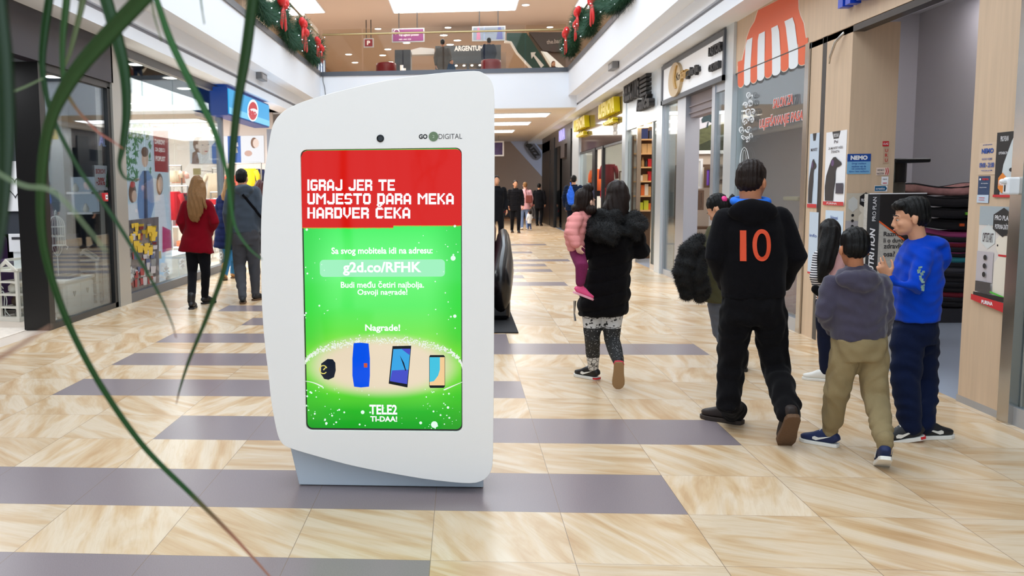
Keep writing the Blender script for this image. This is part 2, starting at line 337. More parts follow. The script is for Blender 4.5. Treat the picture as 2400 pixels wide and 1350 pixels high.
pl=[atY(676,1030,4.64),atY(701,1138,4.64),atY(1133,1144,4.64),atY(1134,1100,4.64)]
for p in pl[1:3]: p.z=0.004
pl[3].z=pl[0].z
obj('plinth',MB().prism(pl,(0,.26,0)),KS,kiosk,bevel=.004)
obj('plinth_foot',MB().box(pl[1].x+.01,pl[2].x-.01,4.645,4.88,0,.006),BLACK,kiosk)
SY=KY+.013
def SP(x,y,l=1): p=atY(x,y,SY); return Vector((p.x,SY-.0006*l,p.z))
def screenmat():
    m=mat('screen_green',(4,4,4),.06,emit=(0,255,0),es=.66); n=m.node_tree; N=n.nodes; L=n.links
    def mt(op,a,b_=None):
        q=N.new('ShaderNodeMath'); q.operation=op
        for i,x in enumerate((a,b_)):
            if x is None: continue
            if isinstance(x,(int,float)): q.inputs[i].default_value=x
            else: L.new(x,q.inputs[i])
        return q.outputs[0]
    g=N.new('ShaderNodeNewGeometry'); s=N.new('ShaderNodeSeparateXYZ'); L.new(g.outputs['Position'],s.inputs[0])
    u=mt('DIVIDE',mt('SUBTRACT',s.outputs[0],sx0),sx1-sx0); v=mt('DIVIDE',mt('SUBTRACT',s.outputs[2],sz0),sz1-sz0)
    r=N.new('ShaderNodeValToRGB'); L.new(v,r.inputs[0]); st=[(0,(0,160,22)),(.07,(8,180,30)),(.13,(90,215,50)),(.17,(165,235,95)),(.3,(150,232,80)),(.36,(110,232,80)),(.45,(88,240,100)),(.6,(105,250,120)),(.73,(55,238,85))]
    e=r.color_ramp.elements
    for i,(p,c) in enumerate(st):
        q=e[i] if i<2 else e.new(p); q.position=p; q.color=tuple((x/255)**2.2 for x in c)+(1,)
    du=mt('ABSOLUTE',mt('SUBTRACT',u,.5)); side=N.new('ShaderNodeMapRange'); L.new(du,side.inputs[0]); side.inputs[1].default_value=.26; side.inputs[2].default_value=.5
    side.interpolation_type='SMOOTHSTEP'
    m1=N.new('ShaderNodeMix'); m1.data_type='RGBA'; L.new(mt('MULTIPLY',side.outputs[0],.85),m1.inputs[0]); L.new(r.outputs[0],m1.inputs[6])
    r2=N.new('ShaderNodeValToRGB'); L.new(v,r2.inputs[0]); e=r2.color_ramp.elements
    for i,(p,c) in enumerate([(0,(0,150,20)),(.16,(60,205,20)),(.24,(110,225,20)),(.33,(40,205,30)),(.45,(0,214,42)),(.73,(0,208,50))]):
        q=e[i] if i<2 else e.new(p); q.position=p; q.color=tuple((x/255)**2.2 for x in c)+(1,)
    L.new(r2.outputs[0],m1.inputs[7])
    a=mt('DIVIDE',mt('SUBTRACT',u,.49),.5); b=mt('DIVIDE',mt('SUBTRACT',v,.235),.115)
    dd=mt('ADD',mt('POWER',mt('ABSOLUTE',a),2.2),mt('POWER',mt('ABSOLUTE',b),2)); mr=N.new('ShaderNodeMapRange'); L.new(dd,mr.inputs[0]); mr.inputs[1].default_value=1.15; mr.inputs[2].default_value=.35; mr.interpolation_type='SMOOTHSTEP'
    m2=N.new('ShaderNodeMix'); m2.data_type='RGBA'; L.new(mr.outputs[0],m2.inputs[0]); L.new(m1.outputs[2],m2.inputs[6]); m2.inputs[7].default_value=(.83,.70,.52,1)
    L.new(m2.outputs[2],N['Principled BSDF'].inputs['Emission Color']); return m
scr=obj('screen',MB().quad(*[p+Vector((0,.0132,0)) for p in rrect(sx0+.0055,sx1-.004,sz0+.009,sz1-.003,.028,KY)]),screenmat(),kiosk)
obj('bezel',MB().box(sx0-.02,sx1+.02,KY+.016,KY+.03,sz0-.02,sz1+.02),BLACK,kiosk)
def scol(n,c,s=.66): return mat('screen_'+n,(3,3,3),.06,spec=.2,emit=c,es=s)
RED=scol('red',(216,26,14)); RED2=scol('orange_edge',(220,140,30)); SW=scol('white',(250,250,255),.72)
def sq(pts,l=1): return [SP(x,y,l) for x,y in pts]
rx=MB().quad(*sq([(719,353),(1070,349.5),(1077,352),(1081,359),(1081.5,529),(922,529),(922,534),(708.5,534),(706,368),(710,357)][::-1],1))
obj('red_banner',rx,RED,scr)
m=MB()
random.seed(3)
for i in range(170):
    x=709+i*2.18; y=534 if x<922 else 529; h=random.uniform(.5,2.5); m.quad(*sq([(x,y-1),(x,y+h),(x+1.3,y+h),(x+1.3,y-1)],2))
obj('banner_edge_pixels',m,RED2,scr)
GL={'I':['11']*9,
'G':['.11111.','1111111','11.....','11.....','11.1111','11...11','11...11','1111111','.11111.'],
'R':['111111.','1111111','11...11','11...11','111111.','1111111','11...11','11...11','11...11'],
'A':['..111..','.11111.','11...11','11...11','11...11','1111111','1111111','11...11','11...11'],
'J':['.....11']*6+['11...11','1111111','.11111.'],
'E':['1111111','1111111','11.....','11.....','111111.','11.....','11.....','1111111','1111111'],
'T':['11111111','11111111']+['...11...']*7,
'U':['11...11']*7+['1111111','.11111.'],
'M':['11.....11','111...111','1111.1111','11.111.11','11..1..11']+['11.....11']*4,
'S':['.11111.','1111111','11.....','11.....','111111.','.....11','.....11','1111111','.11111.'],
'O':['.11111.','1111111']+['11...11']*5+['1111111','.11111.'],
'D':['111111.','1111111']+['11...11']*5+['1111111','111111.'],
'K':['11...11','11..11.','11.11..','1111...','1111...','11.11..','11..11.','11...11','11...11'],
'H':['11...11']*4+['1111111']+['11...11']*4,
'V':['11...11']*5+['11...11','.11.11.','..111..','...1...'],
'C':['.11111.','1111111']+['11.....']*5+['1111111','.11111.']}
def pixline(mb,s,x0,x1,y0,y1):
    wds=[]; tot=0
    for ch in s: wd=4 if ch==' ' else len(GL['C' if ch=='Č' else ch][0]); wds.append(wd); tot+=wd+1
    px=(x1-x0)/(tot-1); py=(y1-y0)/9; x=x0
    for ch,wd in zip(s,wds):
        if ch!=' ':
            for r,row in enumerate(GL['C' if ch=='Č' else ch]):
                c=0
                while c<len(row):
                    if row[c]=='1':
                        e=c
                        while e<len(row) and row[e]=='1': e+=1
                        mb.quad(*sq([(x+c*px,y0+r*py),(x+c*px,y0+r*py+py),(x+e*px,y0+r*py+py),(x+e*px,y0+r*py)],2)); c=e
                    else: c+=1
            if ch=='Č':
                for r,row in enumerate(['11.11','.111.']):
                    for c in range(5):
                        if row[c]=='1': X=x+(c+1)*px; Y=y0-(2.4-r)*py; mb.quad(*sq([(X,Y),(X,Y+py),(X+px,Y+py),(X+px,Y)],2))
        x+=(wd+1)*px
for a in (('IGRAJ JER TE',720.5,925.5,420.5,447),('UMJESTO DARA MEKA',720.5,1063.5,453,479),('HARDVER ČEKA',720.5,961.5,486,512)):
    m=MB(); pixline(m,*a); obj('headline_lettering',m,SW,scr)
def stext(name,s,x0,x1,yt,yb,m,bold=.02,shear=0,l=2,parent=scr):
    a=SP(x0,yb,l); b=SP(x1,yb,l); c=SP(x0,yt,l); text(name,s,a,(1,0,0),(0,0,1),b.x-a.x,c.z-a.z,m,parent,bold=bold,thick=0,shear=shear)
stext('address_hint_lettering','Sa svog mobitela idi na adresu:',777,1014,580,600,SW,.025)
rr=rrect(SP(750,649).x,SP(1043,649).x,SP(750,649).z,SP(750,609).z,.02,SY-.0006)
obj('address_box',MB().quad(*rr[::-1]),scol('mint_box',(160,242,190)),scr)
stext('address_lettering','g2d.co/RFHK',804,988,614,646,SW,.03,l=3)
stext('competition_lettering','Budi među četiri najbolja.',799,994,659,679,SW,.02); stext('prize_line_lettering','Osvoji nagrade!',838,955,678,695,SW,.02)
stext('prizes_lettering','Nagrade!',856,938,760,780,SW,.025)
stext('operator_logo_lettering','TELE2',866,931,948,971,SW,.03); stext('slogan_lettering','TI-DAA!',868,931,975,988,SW,.03)
def disc(mb,x,y,r,l=2,n=10): mb.quad(*[SP(x+r*math.cos(2*math.pi*i/n),y-r*math.sin(2*math.pi*i/n),l) for i in range(n)])
random.seed(11); m=MB()
for i in range(150):
    x=random.choice([random.uniform(712,800),random.uniform(990,1078),random.uniform(712,1078)]); y=random.choice([random.uniform(536,790),random.uniform(905,1004),random.uniform(905,1004)])
    if 770<x<1020 and 575<y<700: continue
    disc(m,x,y,random.choice([.7,.9,1.1,1.5,2.2]))
for x,y,r in [(1062,605,6),(1018,995,8),(850,966,4.5),(1066,741,4),(719,538,3),(1066,530,3),(1050,955,3),(986,991,3.4),(765,992,3)]: disc(m,x,y,r)
obj('snow_dots',m,scol('snow',(225,255,235),.7),scr)
m=MB()
for i in range(900):
    t=random.gauss(0,1); a=random.uniform(0.03,math.pi-.03); x=898-186*math.cos(a); y=868-70*math.sin(a)**.8+random.gauss(0,3.6)*(.4+math.sin(a)); disc(m,x,y,random.uniform(.5,1.9),n=6)
for i in range(60): t=i/60; disc(m,714+t*42,893+t*14-3*math.sin(t*3),.6+t*1.2,n=6); disc(m,1084-t*42,895+t*18,.6+t*1.2,n=6)
obj('sparkle_arc',m,scol('sparkle',(238,246,236),.66),scr)
# prizes pictured
NAVY=scol('navy',(30,38,52)); m=MB()
m.quad(*sq([(753,852),(768,841),(780,842),(786,850),(787,868),(783,884),(770,890),(760,888),(752,876)][::-1],3)); obj('pictured_watch',m,NAVY,scr)
m=MB()
for k in range(26):
    a=.5+k*.2; r=8.6; disc(m,758+r*math.cos(a),866-r*math.sin(a)*1.1,1.3,4)
m.quad(*sq([(757,866),(764,859),(765,861),(759,868)],4)); obj('watch_dial_ring',m,scol('dial',(225,215,110)),scr)
m=MB().quad(*sq([(829,804),(846,803),(864,805),(867,840),(867,880),(865,906),(846,908),(830,906),(826,880),(826,840)][::-1],3)); obj('pictured_speaker',m,scol('speaker_blue',(14,84,235)),scr)
m=MB().quad(*sq([(853,851),(861,851),(861,861),(853,861)][::-1],4)); obj('speaker_badge',m,scol('badge',(205,90,60)),scr)
m=MB().quad(*sq([(920,811),(964,810),(955,908),(911,899)][::-1],3)); obj('pictured_tablet',m,scol('black',(18,24,30)),scr)
m=MB().quad(*sq([(922,818),(962,817),(954,900),(914,893)][::-1],4)); obj('tablet_display',m,scol('tablet',(60,165,230)),scr)
m=MB().quad(*sq([(919,868),(957,866),(954,900),(914,893)][::-1],5)).quad(*sq([(940,817),(962,817),(960,832)][::-1],5)); obj('tablet_wallpaper',m,scol('tablet2',(70,80,200)),scr)
m=MB().quad(*sq([(937,832),(947,850),(952,868),(950,869),(944,852)][::-1],6)); obj('tablet_wallpaper_stroke',m,scol('black2',(20,30,50)),scr)
m=MB().quad(*sq([(1008,832),(1040,832),(1043,836),(1043,905),(1040,909),(1008,909),(1006,905),(1006,836)][::-1],3)); obj('pictured_phone',m,MC['screen_black'],scr)
m=MB().quad(*sq([(1007,837),(1042,837),(1042,903),(1007,903)][::-1],4)); obj('phone_display',m,scol('sand',(245,205,150)),scr)
m=MB().quad(*sq([(1007,837),(1031,837),(1031,866),(1027,880),(1017,893),(1007,895)][::-1],5)); obj('phone_wallpaper',m,scol('aqua',(70,195,225)),scr)
def KP(x,y,l=1): p=atY(x,y,KY); return Vector((p.x,KY-.0008*l,p.z))
INK=mat('kiosk_ink',(52,50,50),.6)
def ktext(name,s,x0,x1,yt,yb,m,bold):
    a,b,c=KP(x0,yb),KP(x1,yb),KP(x0,yt); text(name,s,a,(1,0,0),(0,0,1),b.x-a.x,c.z-a.z,m,kiosk,bold=bold,thick=0)
ktext('logo_lettering','GO',981.5,1002,314.5,326,INK,.05); ktext('logo_lettering','DIGITAL',1028,1083,314,326,INK,-.004)
c=KP(1016,320); LG=mat('logo_green',(106,128,98),.6)
lg=obj('logo_roundel',MB().lathe((0,0,0),[(.0235,0),(.0235,.001),(.001,.001)],28),LG,kiosk); lg.location=c; lg.rotation_euler=(math.pi/2,0,0)
text('roundel_digit','2',c+Vector((-.005,-.002,-.007)),(1,0,0),(0,0,1),.010,.014,mat('logo_pale',(190,205,180),.6),kiosk,thick=0)
cl=obj('camera_lens',MB().lathe((0,0,0),[(.0185,0),(.0185,.002),(.014,.003),(.010,-.004),(.001,-.004)],28),mat('lens_black',(12,12,12),.1),kiosk); cl.location=KP(891.5,324.5); cl.rotation_euler=(math.pi/2,0,0)
# ---------------------------------------------------------------- right side shops
WX=3.52
def X3(x,y,X=WX): return atX(x,y,X)
def Yat(x,X=WX): return atX(x,440,X).y
def rtext(name,s,x0,x1,yt,yb,m,X=WX,parent=None,bold=.02,thick=.03,shear=0,sp=1.,**k):
    a=atX(x0,yb,X); b=atX(x0,yt,X); e=atX(x1,yb,X)
    return text(name,s,(X,a.y,a.z),(0,-1,0),(0,0,1),a.y-e.y,b.z-a.z,m,parent,bold=bold,thick=thick,shear=shear,sp=sp,**k)
def rframe(name,y0,y1,z0,z1,w_,m,X=WX,d=.06,kind='structure',parent=None):
    return obj(name,MB().box(X-.01,X+d,y0,y0+w_,z0,z1).box(X-.01,X+d,y1-w_,y1,z0,z1).box(X-.01,X+d,y0+w_,y1-w_,z0,z0+w_).box(X-.01,X+d,y0+w_,y1-w_,z1-w_,z1),m,parent,kind=kind)
def pane(name,y0,y1,z0,z1,X=WX,m=None): return obj(name,MB().box(X+.02,X+.032,y0,y1,z0,z1),m or GLASS,kind='structure')
# shop boxes: partitions, backs, ceilings
BRN=mat('brown_shop_wall',(122,98,80),.7); CRW=mat('cream_shop_wall',(226,218,205),.7)
struct('wall_right_rear',MB().box(6.03,6.1,-6,13,0,4.),GREY)
struct('wall_right_partition',MB().box(3.6,6.1,12.9,13.0,0,4.),mat('grey_wall_paint2',(214,210,216),.8))
struct('ceiling_shop_right',MB().box(3.62,6.1,-6,13,3.77,3.85),mat('shop_ceiling_grey',(205,204,208),.8))
struct('wall_gallery_rear',MB().box(6.2,6.3,13,16.6,0,4).box(3.6,6.2,16.6,16.7,0,4),mat('gallery_wall',(196,180,165),.8)); struct('ceiling_gallery',MB().box(3.62,6.3,13,20.4,3.62,3.7),WHITE)
struct('wall_tea_rear',MB().box(5.9,6.,16.7,20.4,0,4).box(3.6,6,20.4,20.5,0,4),BRN)
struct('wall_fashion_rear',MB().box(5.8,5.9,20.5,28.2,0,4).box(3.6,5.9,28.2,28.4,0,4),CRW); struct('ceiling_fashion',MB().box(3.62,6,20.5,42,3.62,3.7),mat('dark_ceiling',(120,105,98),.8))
struct('wall_dark_rear',MB().box(5.8,5.9,28.4,41,0,4).box(3.6,5.9,41,41.2,0,4),DARK)
area('pet_shop_light',(5.0,9.5,3.7),1.5,4,140,(1,.97,.98)); area('gallery_light',(4.9,14.8,3.5),1.5,3,70,(1,.95,.88)); area('tea_light',(4.8,18.5,3.5),1.5,3,55,(1,.85,.68)); area('fashion_light',(4.7,24,3.5),1.5,6,160,(1,.97,.92))
# pet shop front
yP0=Yat(2300)
struct('trim_header_wood',MB().box(WX-.005,3.62,-2,12.32,2.97,SR+.02),WOOD)
struct('trim_shutter_track',MB().box(WX+.0,3.62,6.2,9.9,2.91,2.965),BLACK)
obj('door_lever',MB().tube([(3.5,8.9,2.93),(3.47,9.02,2.86),(3.46,9.1,2.74),(3.47,9.14,2.68)],[.012,.014,.012,.006],8),STEEL,smooth=True,label='thin steel lever hanging under the pet shop shutter track',cat='lever')
struct('wall_pillar_wood',MB().box(WX,3.93,8.75,9.34,0,2.99),WOOD)
struct('wall_pillar_wood_narrow',MB().box(WX,3.7,9.45,9.74,0,2.97),WOOD)
struct('trim_guide_rail',MB().box(WX+.0,3.62,9.345,9.44,0,2.97),BLACK)
struct('wall_pillar_wood_right',MB().box(WX,4.3,6.17,6.7,0.05,2.97),WOOD)
struct('trim_pillar_plinth',MB().box(WX,4.32,6.1,6.72,0,.05),ALU)
struct('trim_mirror_post',MB().box(WX-.03,3.58,6.04,6.165,0,2.97),STEEL)
struct('trim_steel_post',MB().box(WX-.02,3.6,9.75,9.86,0,2.97),STEEL)
pane('window_9',-2,6.03,.12,2.97,m=GLASS); struct('trim_sill_near',MB().box(WX,3.6,-2,6.04,0,.12),ALU)
pane('window_10',9.86,12.3,.14,2.97); struct('trim_sill_salon',MB().box(WX-.01,3.62,9.86,12.32,0,.14),ALU)
struct('trim_column_silver',MB().box(WX-.04,3.66,12.32,12.66,0,SR+.05),mat('pale_aluminium',(206,212,216),.3,metal=.45))
struct('wall_near_right_rear',MB().box(5.9,6.0,-6,6.1,0,4).box(4.3,6.5,6.1,6.2,0,4.),mat('near_shop_wall',(90,92,88),.7))
# awning decal, half on the header board, half on the glass
ORG=mat('awning_orange',(226,92,42),.45); WHD=mat('decal_white',(228,234,240),.5); RIM=mat('decal_rim',(236,216,200),.5)
def dq(mb,pts,l,X=WX): mb.quad(*[Vector((X-.0065-.0012*l,atX(x,y,X).y,atX(x,y,X).z)) for x,y in pts])
aw=thing('awning_decal','large orange and white striped awning decal across the header and glass','decal',(WX,11,2.9))
def arcbot(x0,x1,y0,y1,n=8,dep=17):  # rounded stripe end, y at both sides
    return [(x0+(x1-x0)*(.5-.5*math.cos(math.pi*i/n)),y0+(y1-y0)*(.5-.5*math.cos(math.pi*i/n))+dep*math.sin(math.pi*i/n)) for i in range(n+1)]
TL_=[(1735,175),(1741,140),(1748,110),(1752,88),(1759,68),(1770,50),(1778,24),(1810,8),(1872,-24),(1873,20),(1877,36),(1885,54),(1889,80),(1893,105),(1897,140)]
m=MB(); base=[(1733,182)]+TL_[1:14]+[(1898,140)]; dq(m,[(1730,190)]+[(x-1.5,y) for x,y in TL_[1:8]]+[(x+2,y) for x,y in TL_[8:]],0); under(aw,obj('decal_rim',m,RIM))
m=MB(); dq(m,[(1731,180)]+TL_[1:],1); under(aw,obj('orange_canopy',m,ORG))
for k,(a,b,y) in enumerate([(1731,1746,205),(1761,1777,195),(1794,1812,183),(1832,1851,168),(1873,1896,154)]):
    sl=.34; bot=arcbot(a,b,y-9,y-9-(b-a)*sl,dep=11); m=MB(); dq(m,[(a-1.4,y-50)]+[(x,q+1.8) for x,q in bot]+[(b+1.4,y-55)],2); under(aw,obj('stripe_rim',m,RIM)); m=MB(); dq(m,[(a,y-60)]+bot+[(b,y-66)],3); under(aw,obj('orange_stripe',m,ORG))
for k,(a,b,y,c,d,q) in enumerate([(1746,1761,202,1753,1766,94),(1777,1794,191,1781,1795,80),(1812,1832,179,1810,1825,66),(1851,1873,164,1841,1860,50)]):
    bot=arcbot(a,b,y-8,y-8-(b-a)*.34,dep=9); m=MB(); dq(m,[(c,q),((a*.3+c*.7)-(1.5 if k<2 else -.5),q*.6+y*.4-30),(a,y-40)]+bot+[(b,y-46),(b*.3+d*.7+(1.5 if k>1 else .3),q*.6+y*.4-38),(d,q-(d-c)*.5)],4); under(aw,obj('white_stripe',m,WHD))
struct('trim_header_line',MB().box(WX-.012,WX,9.86,12.3,2.955,2.968),BLACK)
RDL=mat('salon_red',(206,84,66),.5)
def salon(s,x0,x1,y0t,y0b,y1t,y1b,nm):
    lb='red lettering %s on the pet salon window'%nm
    rtext('window_lettering',s,x0,x1,y0t,y0b,WHD,bold=.06,thick=.001,shear=.15,X=WX-.006,label=lb.replace('red','white outline behind the red'),cat='lettering')
    rtext('window_lettering',s,x0+.6,x1-.4,y0t+1,y0b-1,RDL,bold=.02,thick=.001,shear=.15,X=WX-.01,label=lb,cat='lettering')
salon('SALON ZA',1811,1858,232,256,0,0,'reading salon za'); salon('ULJEPŠAVANJE PASA',1779,1881,275,308,0,0,'reading uljepšavanje pasa')
# white baroque ornament decal
m=MB()
def swirl(cx,cy,r,turn,dirn,wd=2.2,a0=0):
    P=[]
    for i in range(22):
        t=i/21; a=a0+dirn*turn*2*math.pi*t; rr=r*(1-t*.75); P.append((cx+rr*math.cos(a),cy+rr*math.sin(a)*1.2))
    for i in range(21):
        (x0,y0),(x1,y1)=P[i],P[i+1]; d=math.hypot(x1-x0,y1-y0)+1e-6; nx,ny=-(y1-y0)/d*wd/2*(1.2-i/21),(x1-x0)/d*wd/2*(1.2-i/21)
        dq(m,[(x0+nx,y0+ny),(x1+nx,y1+ny),(x1-nx,y1-ny),(x0-nx,y0-ny)],1)
for cx,cy,r,t,dn,a0 in [(1757,222,8,1.2,1,0),(1759,240,7,1.1,-1,2),(1756,262,8,1.3,1,1),(1748,284,8,1.2,-1,0),(1763,280,7,1.3,1,3),(1740,303,7,1.2,1,1),(1756,302,8,1.2,-1,3),(1766,262,6,1,1,4),(1743,320,5,1.2,1,0),(1753,325,6,1.2,-1,2),(1749,246,6,1.3,1,3),(1762,316,5,1.,1,1)]:
    swirl(cx,cy,r,t,dn,2.8,a0); swirl(cx+1.5,cy+3,r*.6,t,-dn,2.4,a0+2)
obj('ornament_decal',m,WHD,label='white scrolled ornament decal on the salon window below the awning',cat='decal')
m=MB(); 
for rx_,ry_ in ((11,38),(5,32)):
    P=[(1746+rx_*math.sin(2*math.pi*i/28),383-ry_*math.cos(2*math.pi*i/28)) for i in range(29)]
    for i in range(28):
        a,b=P[i],P[i+1]; dq(m,[a,b,(b[0]*.86+1746*.14,b[1]*.97+383*.03),(a[0]*.86+1746*.14,a[1]*.97+383*.03)],1)
obj('ornament_decal',m,WHD,label='white oval ornament decal low on the salon window',cat='decal')
# NEMO letters
BL=mat('shop_letter_blue',(20,66,190),.35)
rtext('shop_lettering','nemo',1990,2150,-75,22,BL,bold=.05,thick=.1,label='thick blue letters of the pet shop name on the wooden header',cat='sign')
# posters and stickers
def poster(name,X0,corn,label,fields,plane='X',Yp=None,cat='poster',kind=None):
    """corn = px (x0,ytop,x1,ybot at x0); fields: list of (kind,u0,u1,v0,v1,content,matcolour,bold)"""
    x0,yt,x1,yb=corn
    if plane=='X': a=atX(x0,yb,X0); b=atX(x0,yt,X0); e=atX(x1,yb,X0); u=Vector((0,-1,0)); wd=a.y-e.y; o=Vector((X0-.002,a.y,a.z)); nn=Vector((-1,0,0))
    elif plane=='L': a=atX(x0,yb,X0); b=atX(x0,yt,X0); e=atX(x1,yb,X0); u=Vector((0,1,0)); wd=e.y-a.y; o=Vector((X0+.002,a.y,a.z)); nn=Vector((1,0,0))
    else: a=atY(x0,yb,Yp); b=atY(x0,yt,Yp); e=atY(x1,yb,Yp); u=Vector((1,0,0)); wd=e.x-a.x; o=Vector((a.x,Yp-.002,a.z)); nn=Vector((0,-1,0))
    ht=b.z-a.z; v=Vector((0,0,1)); t=thing(name,label,cat,o)
    def pt(uu,vv,l=0): return u*(wd*uu)+v*(ht*vv)+nn*(.0009*l)
    base=fields[0]; q=MB().prism([pt(0,0),pt(1,0),pt(1,1),pt(0,1)],nn*.0008); obj('sheet',q,base,t)
    l=2
    for f in fields[1:]:
        k=f[0]
        if k=='r': obj(f[6] if len(f)>6 else 'printed_panel',MB().quad(pt(f[1],f[3],l),pt(f[2],f[3],l),pt(f[2],f[4],l),pt(f[1],f[4],l)),f[5],t)
        elif k=='p': obj(f[3] if len(f)>3 else 'printed_shape',MB().quad(*[pt(a_,b_,l) for a_,b_ in f[1]]),f[2],t)
        elif k=='t': text('lettering',f[6],pt(f[1],f[3],l),u,v,wd*(f[2]-f[1]),ht*(f[4]-f[3]),f[5],t,bold=f[7] if len(f)>7 else .01,thick=0)
        elif k=='e':
            P=[pt(f[1]+f[3]*math.cos(2*math.pi*i/18),f[2]+f[4]*math.sin(2*math.pi*i/18),l) for i in range(18)]; obj(f[6] if len(f)>6 else 'printed_shape',MB().quad(*P),f[5],t)
        l+=1
    return t
def pc(c,n=None): return mat('print_%d_%d_%d'%c,c,.5)
W_=pc((236,236,240)); BK=pc((22,20,24)); RD=pc((196,34,42)); PB=pc((120,175,215)); DB=pc((20,70,150)); LG_=pc((190,205,222)); BR=pc((60,44,52)); BG=pc((196,186,170))
dog=lambda s=0:[('p',[(.08,.06),(.05,.25),(.1,.4),(.22,.52),(.32,.61),(.42,.65),(.53,.655),(.62,.625),(.8,.58),(.83,.55),(.73,.525),(.6,.515),(.55,.46),(.56,.34),(.5,.2),(.48,.06)],pc((34,28,34)),'dog_picture'),('e',.4,.575,.07,.045,pc((92,62,110)),'ear_picture'),('r',.6,.95,.16,.3,pc((60,55,70)),'product_picture')]
poster('dog_poster',WX,(1931,312,1979,480),'white poster with a black dog on the wooden pillar left of the shop entrance',[W_,('p',[(.3,1),(.7,1),(.62,.9),(.38,.9)],BK),('t',.38,.62,.92,.97,W_,'PRO PLAN'),('t',.42,.6,.84,.88,BR,'Psi'),('t',.15,.85,.76,.8,BR,'ZA IMUNITET VAŠEG'),('t',.3,.7,.71,.75,BR,'ŠTENETA')]+dog()+[('r',0,1,0,.05,RD),('t',.2,.7,.012,.038,W_,'PURINA')])
poster('dog_poster',WX,(1893,315,1915,486),'narrow dog poster on the thin wooden strip beside the salon window',[LG_,('p',[(.3,1),(.7,1),(.62,.9),(.38,.9)],BK),('t',.15,.85,.76,.8,BR,'IMUNITET')]+dog()[:2]+[('r',0,1,0,.05,RD)])
poster('notice_sheet',WX,(1930,492,1972,640),'pale blue notice sheet below the black dog poster on the pillar',[pc((196,214,232)),('t',.3,.7,.86,.92,DB,'Poštovani'),('t',.2,.8,.78,.81,BR,'kupci')])
poster('notice_sheet',WX,(1893,496,1914,640),'pale notice sheet low on the thin wooden strip',[LG_,('r',0,1,0,.03,RD),('t',.1,.9,.6,.65,DB,'info')])
YF=8.748
poster('shop_notice',0,(1984,361,2039,408),'blue and pale blue notice with the pet shop name on the pillar',[PB,('r',0,1,.62,1,DB),('t',.14,.86,.7,.92,W_,'NEMO',.06),('t',.2,.8,.46,.56,DB,'Dragi mališani'),('t',.2,.8,.33,.43,DB,'molimo vas da'),('t',.2,.8,.2,.3,DB,'ne ostavljate'),('t',.08,.92,.07,.17,DB,'djecu bez nadzora')],'Y',YF)
poster('door_sticker',0,(2068,331,2083,343),'small red sticker at the top of the pillar edge',[RD,('t',.1,.9,.3,.7,W_,'ULAZ')],'Y',YF)
poster('door_sticker',0,(2069,345,2082,383),'column of red letters on the pillar edge',[pc((190,160,135)),('t',.3,.8,.7,.9,RD,'U'),('t',.3,.8,.4,.6,RD,'R'),('t',.3,.8,.1,.3,RD,'U')],'Y',YF)
poster('door_sticker',0,(2053,393,2083,411),'white sticker with three curved waves on the pillar',[pc((228,205,190)),('t',.05,.6,.55,.8,BR,'VIDEO'),('t',.05,.6,.1,.35,BR,'NADZOR'),('p',[(.7,.1),(.76,.1),(.82,.5),(.76,.95),(.7,.95),(.75,.5)],RD),('p',[(.84,.05),(.9,.05),(.97,.5),(.9,.98),(.84,.98),(.9,.5)],RD)],'Y',YF)
poster('door_sticker',0,(2065,414,2081,433),'small white square sticker on the pillar',[W_,('t',.2,.8,.6,.8,BR,'cani'),('r',.2,.8,.15,.25,RD)],'Y',YF)
poster('door_sticker',0,(2049,435,2079,449),'teal label sticker with a white border on the pillar',[W_,('p',[(.02,.1),(.85,.1),(.98,.5),(.85,.92),(.02,.92)],pc((20,90,130))),('t',.1,.8,.3,.7,W_,'cratio')],'Y',YF)
hexa=lambda x,y,rx,ry:[(x+rx*math.sin(math.pi*i/3),y+ry*math.cos(math.pi*i/3)) for i in range(6)]
labr=lambda x,s:[('p',[(x-.16*s,.08),(x-.15*s,.42),(x-.05*s,.5),(x-.13*s,.56),(x-.14*s,.66),(x-.04*s,.72),(x+.1*s,.7),(x+.2*s,.6),(x+.16*s,.52),(x+.16*s,.3),(x+.2*s,.08)],pc((226,216,200)),'dog_picture'),('e',x-.1*s,.6,.02,.012,BK,'nose_picture'),('r',x-.07*s,x+.14*s,.49,.51,RD,'collar_picture')]
poster('dog_food_poster',0,(1980,453,2046,545),'poster of a sitting pale puppy with dark hexagons beside the display box',[BG,('r',0,.5,0,.3,pc((170,165,168))),('p',hexa(.24,.72,.19,.2),pc((200,200,196)))]+labr(.62,1.1)[:1]+[('p',hexa(.68,.82,.24,.2),BK),('t',.52,.85,.78,.86,W_,'PRO PLAN'),('e',.24,.44,.05,.035,BK),('e',.24,.3,.05,.035,BK),('e',.24,.16,.05,.035,BK)],'Y',YF)
poster('opening_hours',WX,(2293,336,2336,410),'blue printed opening hours on the right wooden pillar',[mat('print_clear',(208,182,156),.5),('t',.2,.7,.9,.96,DB,'prodavaonica'),('t',.15,.8,.66,.82,DB,'NEMO',.06),('t',.2,.75,.44,.52,DB,'RADNO VRIJEME'),('t',.08,.88,.22,.38,DB,'09:00 - 21:00',.04),('t',.2,.8,.1,.15,DB,'NEDJELJOM')])
poster('door_notice',WX,(2291,413,2318,475),'dark blue notice with a red heading and pale foot on the right pillar',[pc((28,58,96)),('t',.35,.92,.84,.92,RD,'PSIMA',.04),('e',.18,.88,.08,.04,W_),('r',0,1,0,.3,LG_),('t',.3,.9,.7,.75,W_,'ulaz dopušten'),('t',.2,.8,.55,.6,W_,'na povodcu'),('r',.2,.7,.18,.2,RD),('r',.2,.7,.1,.12,RD)])
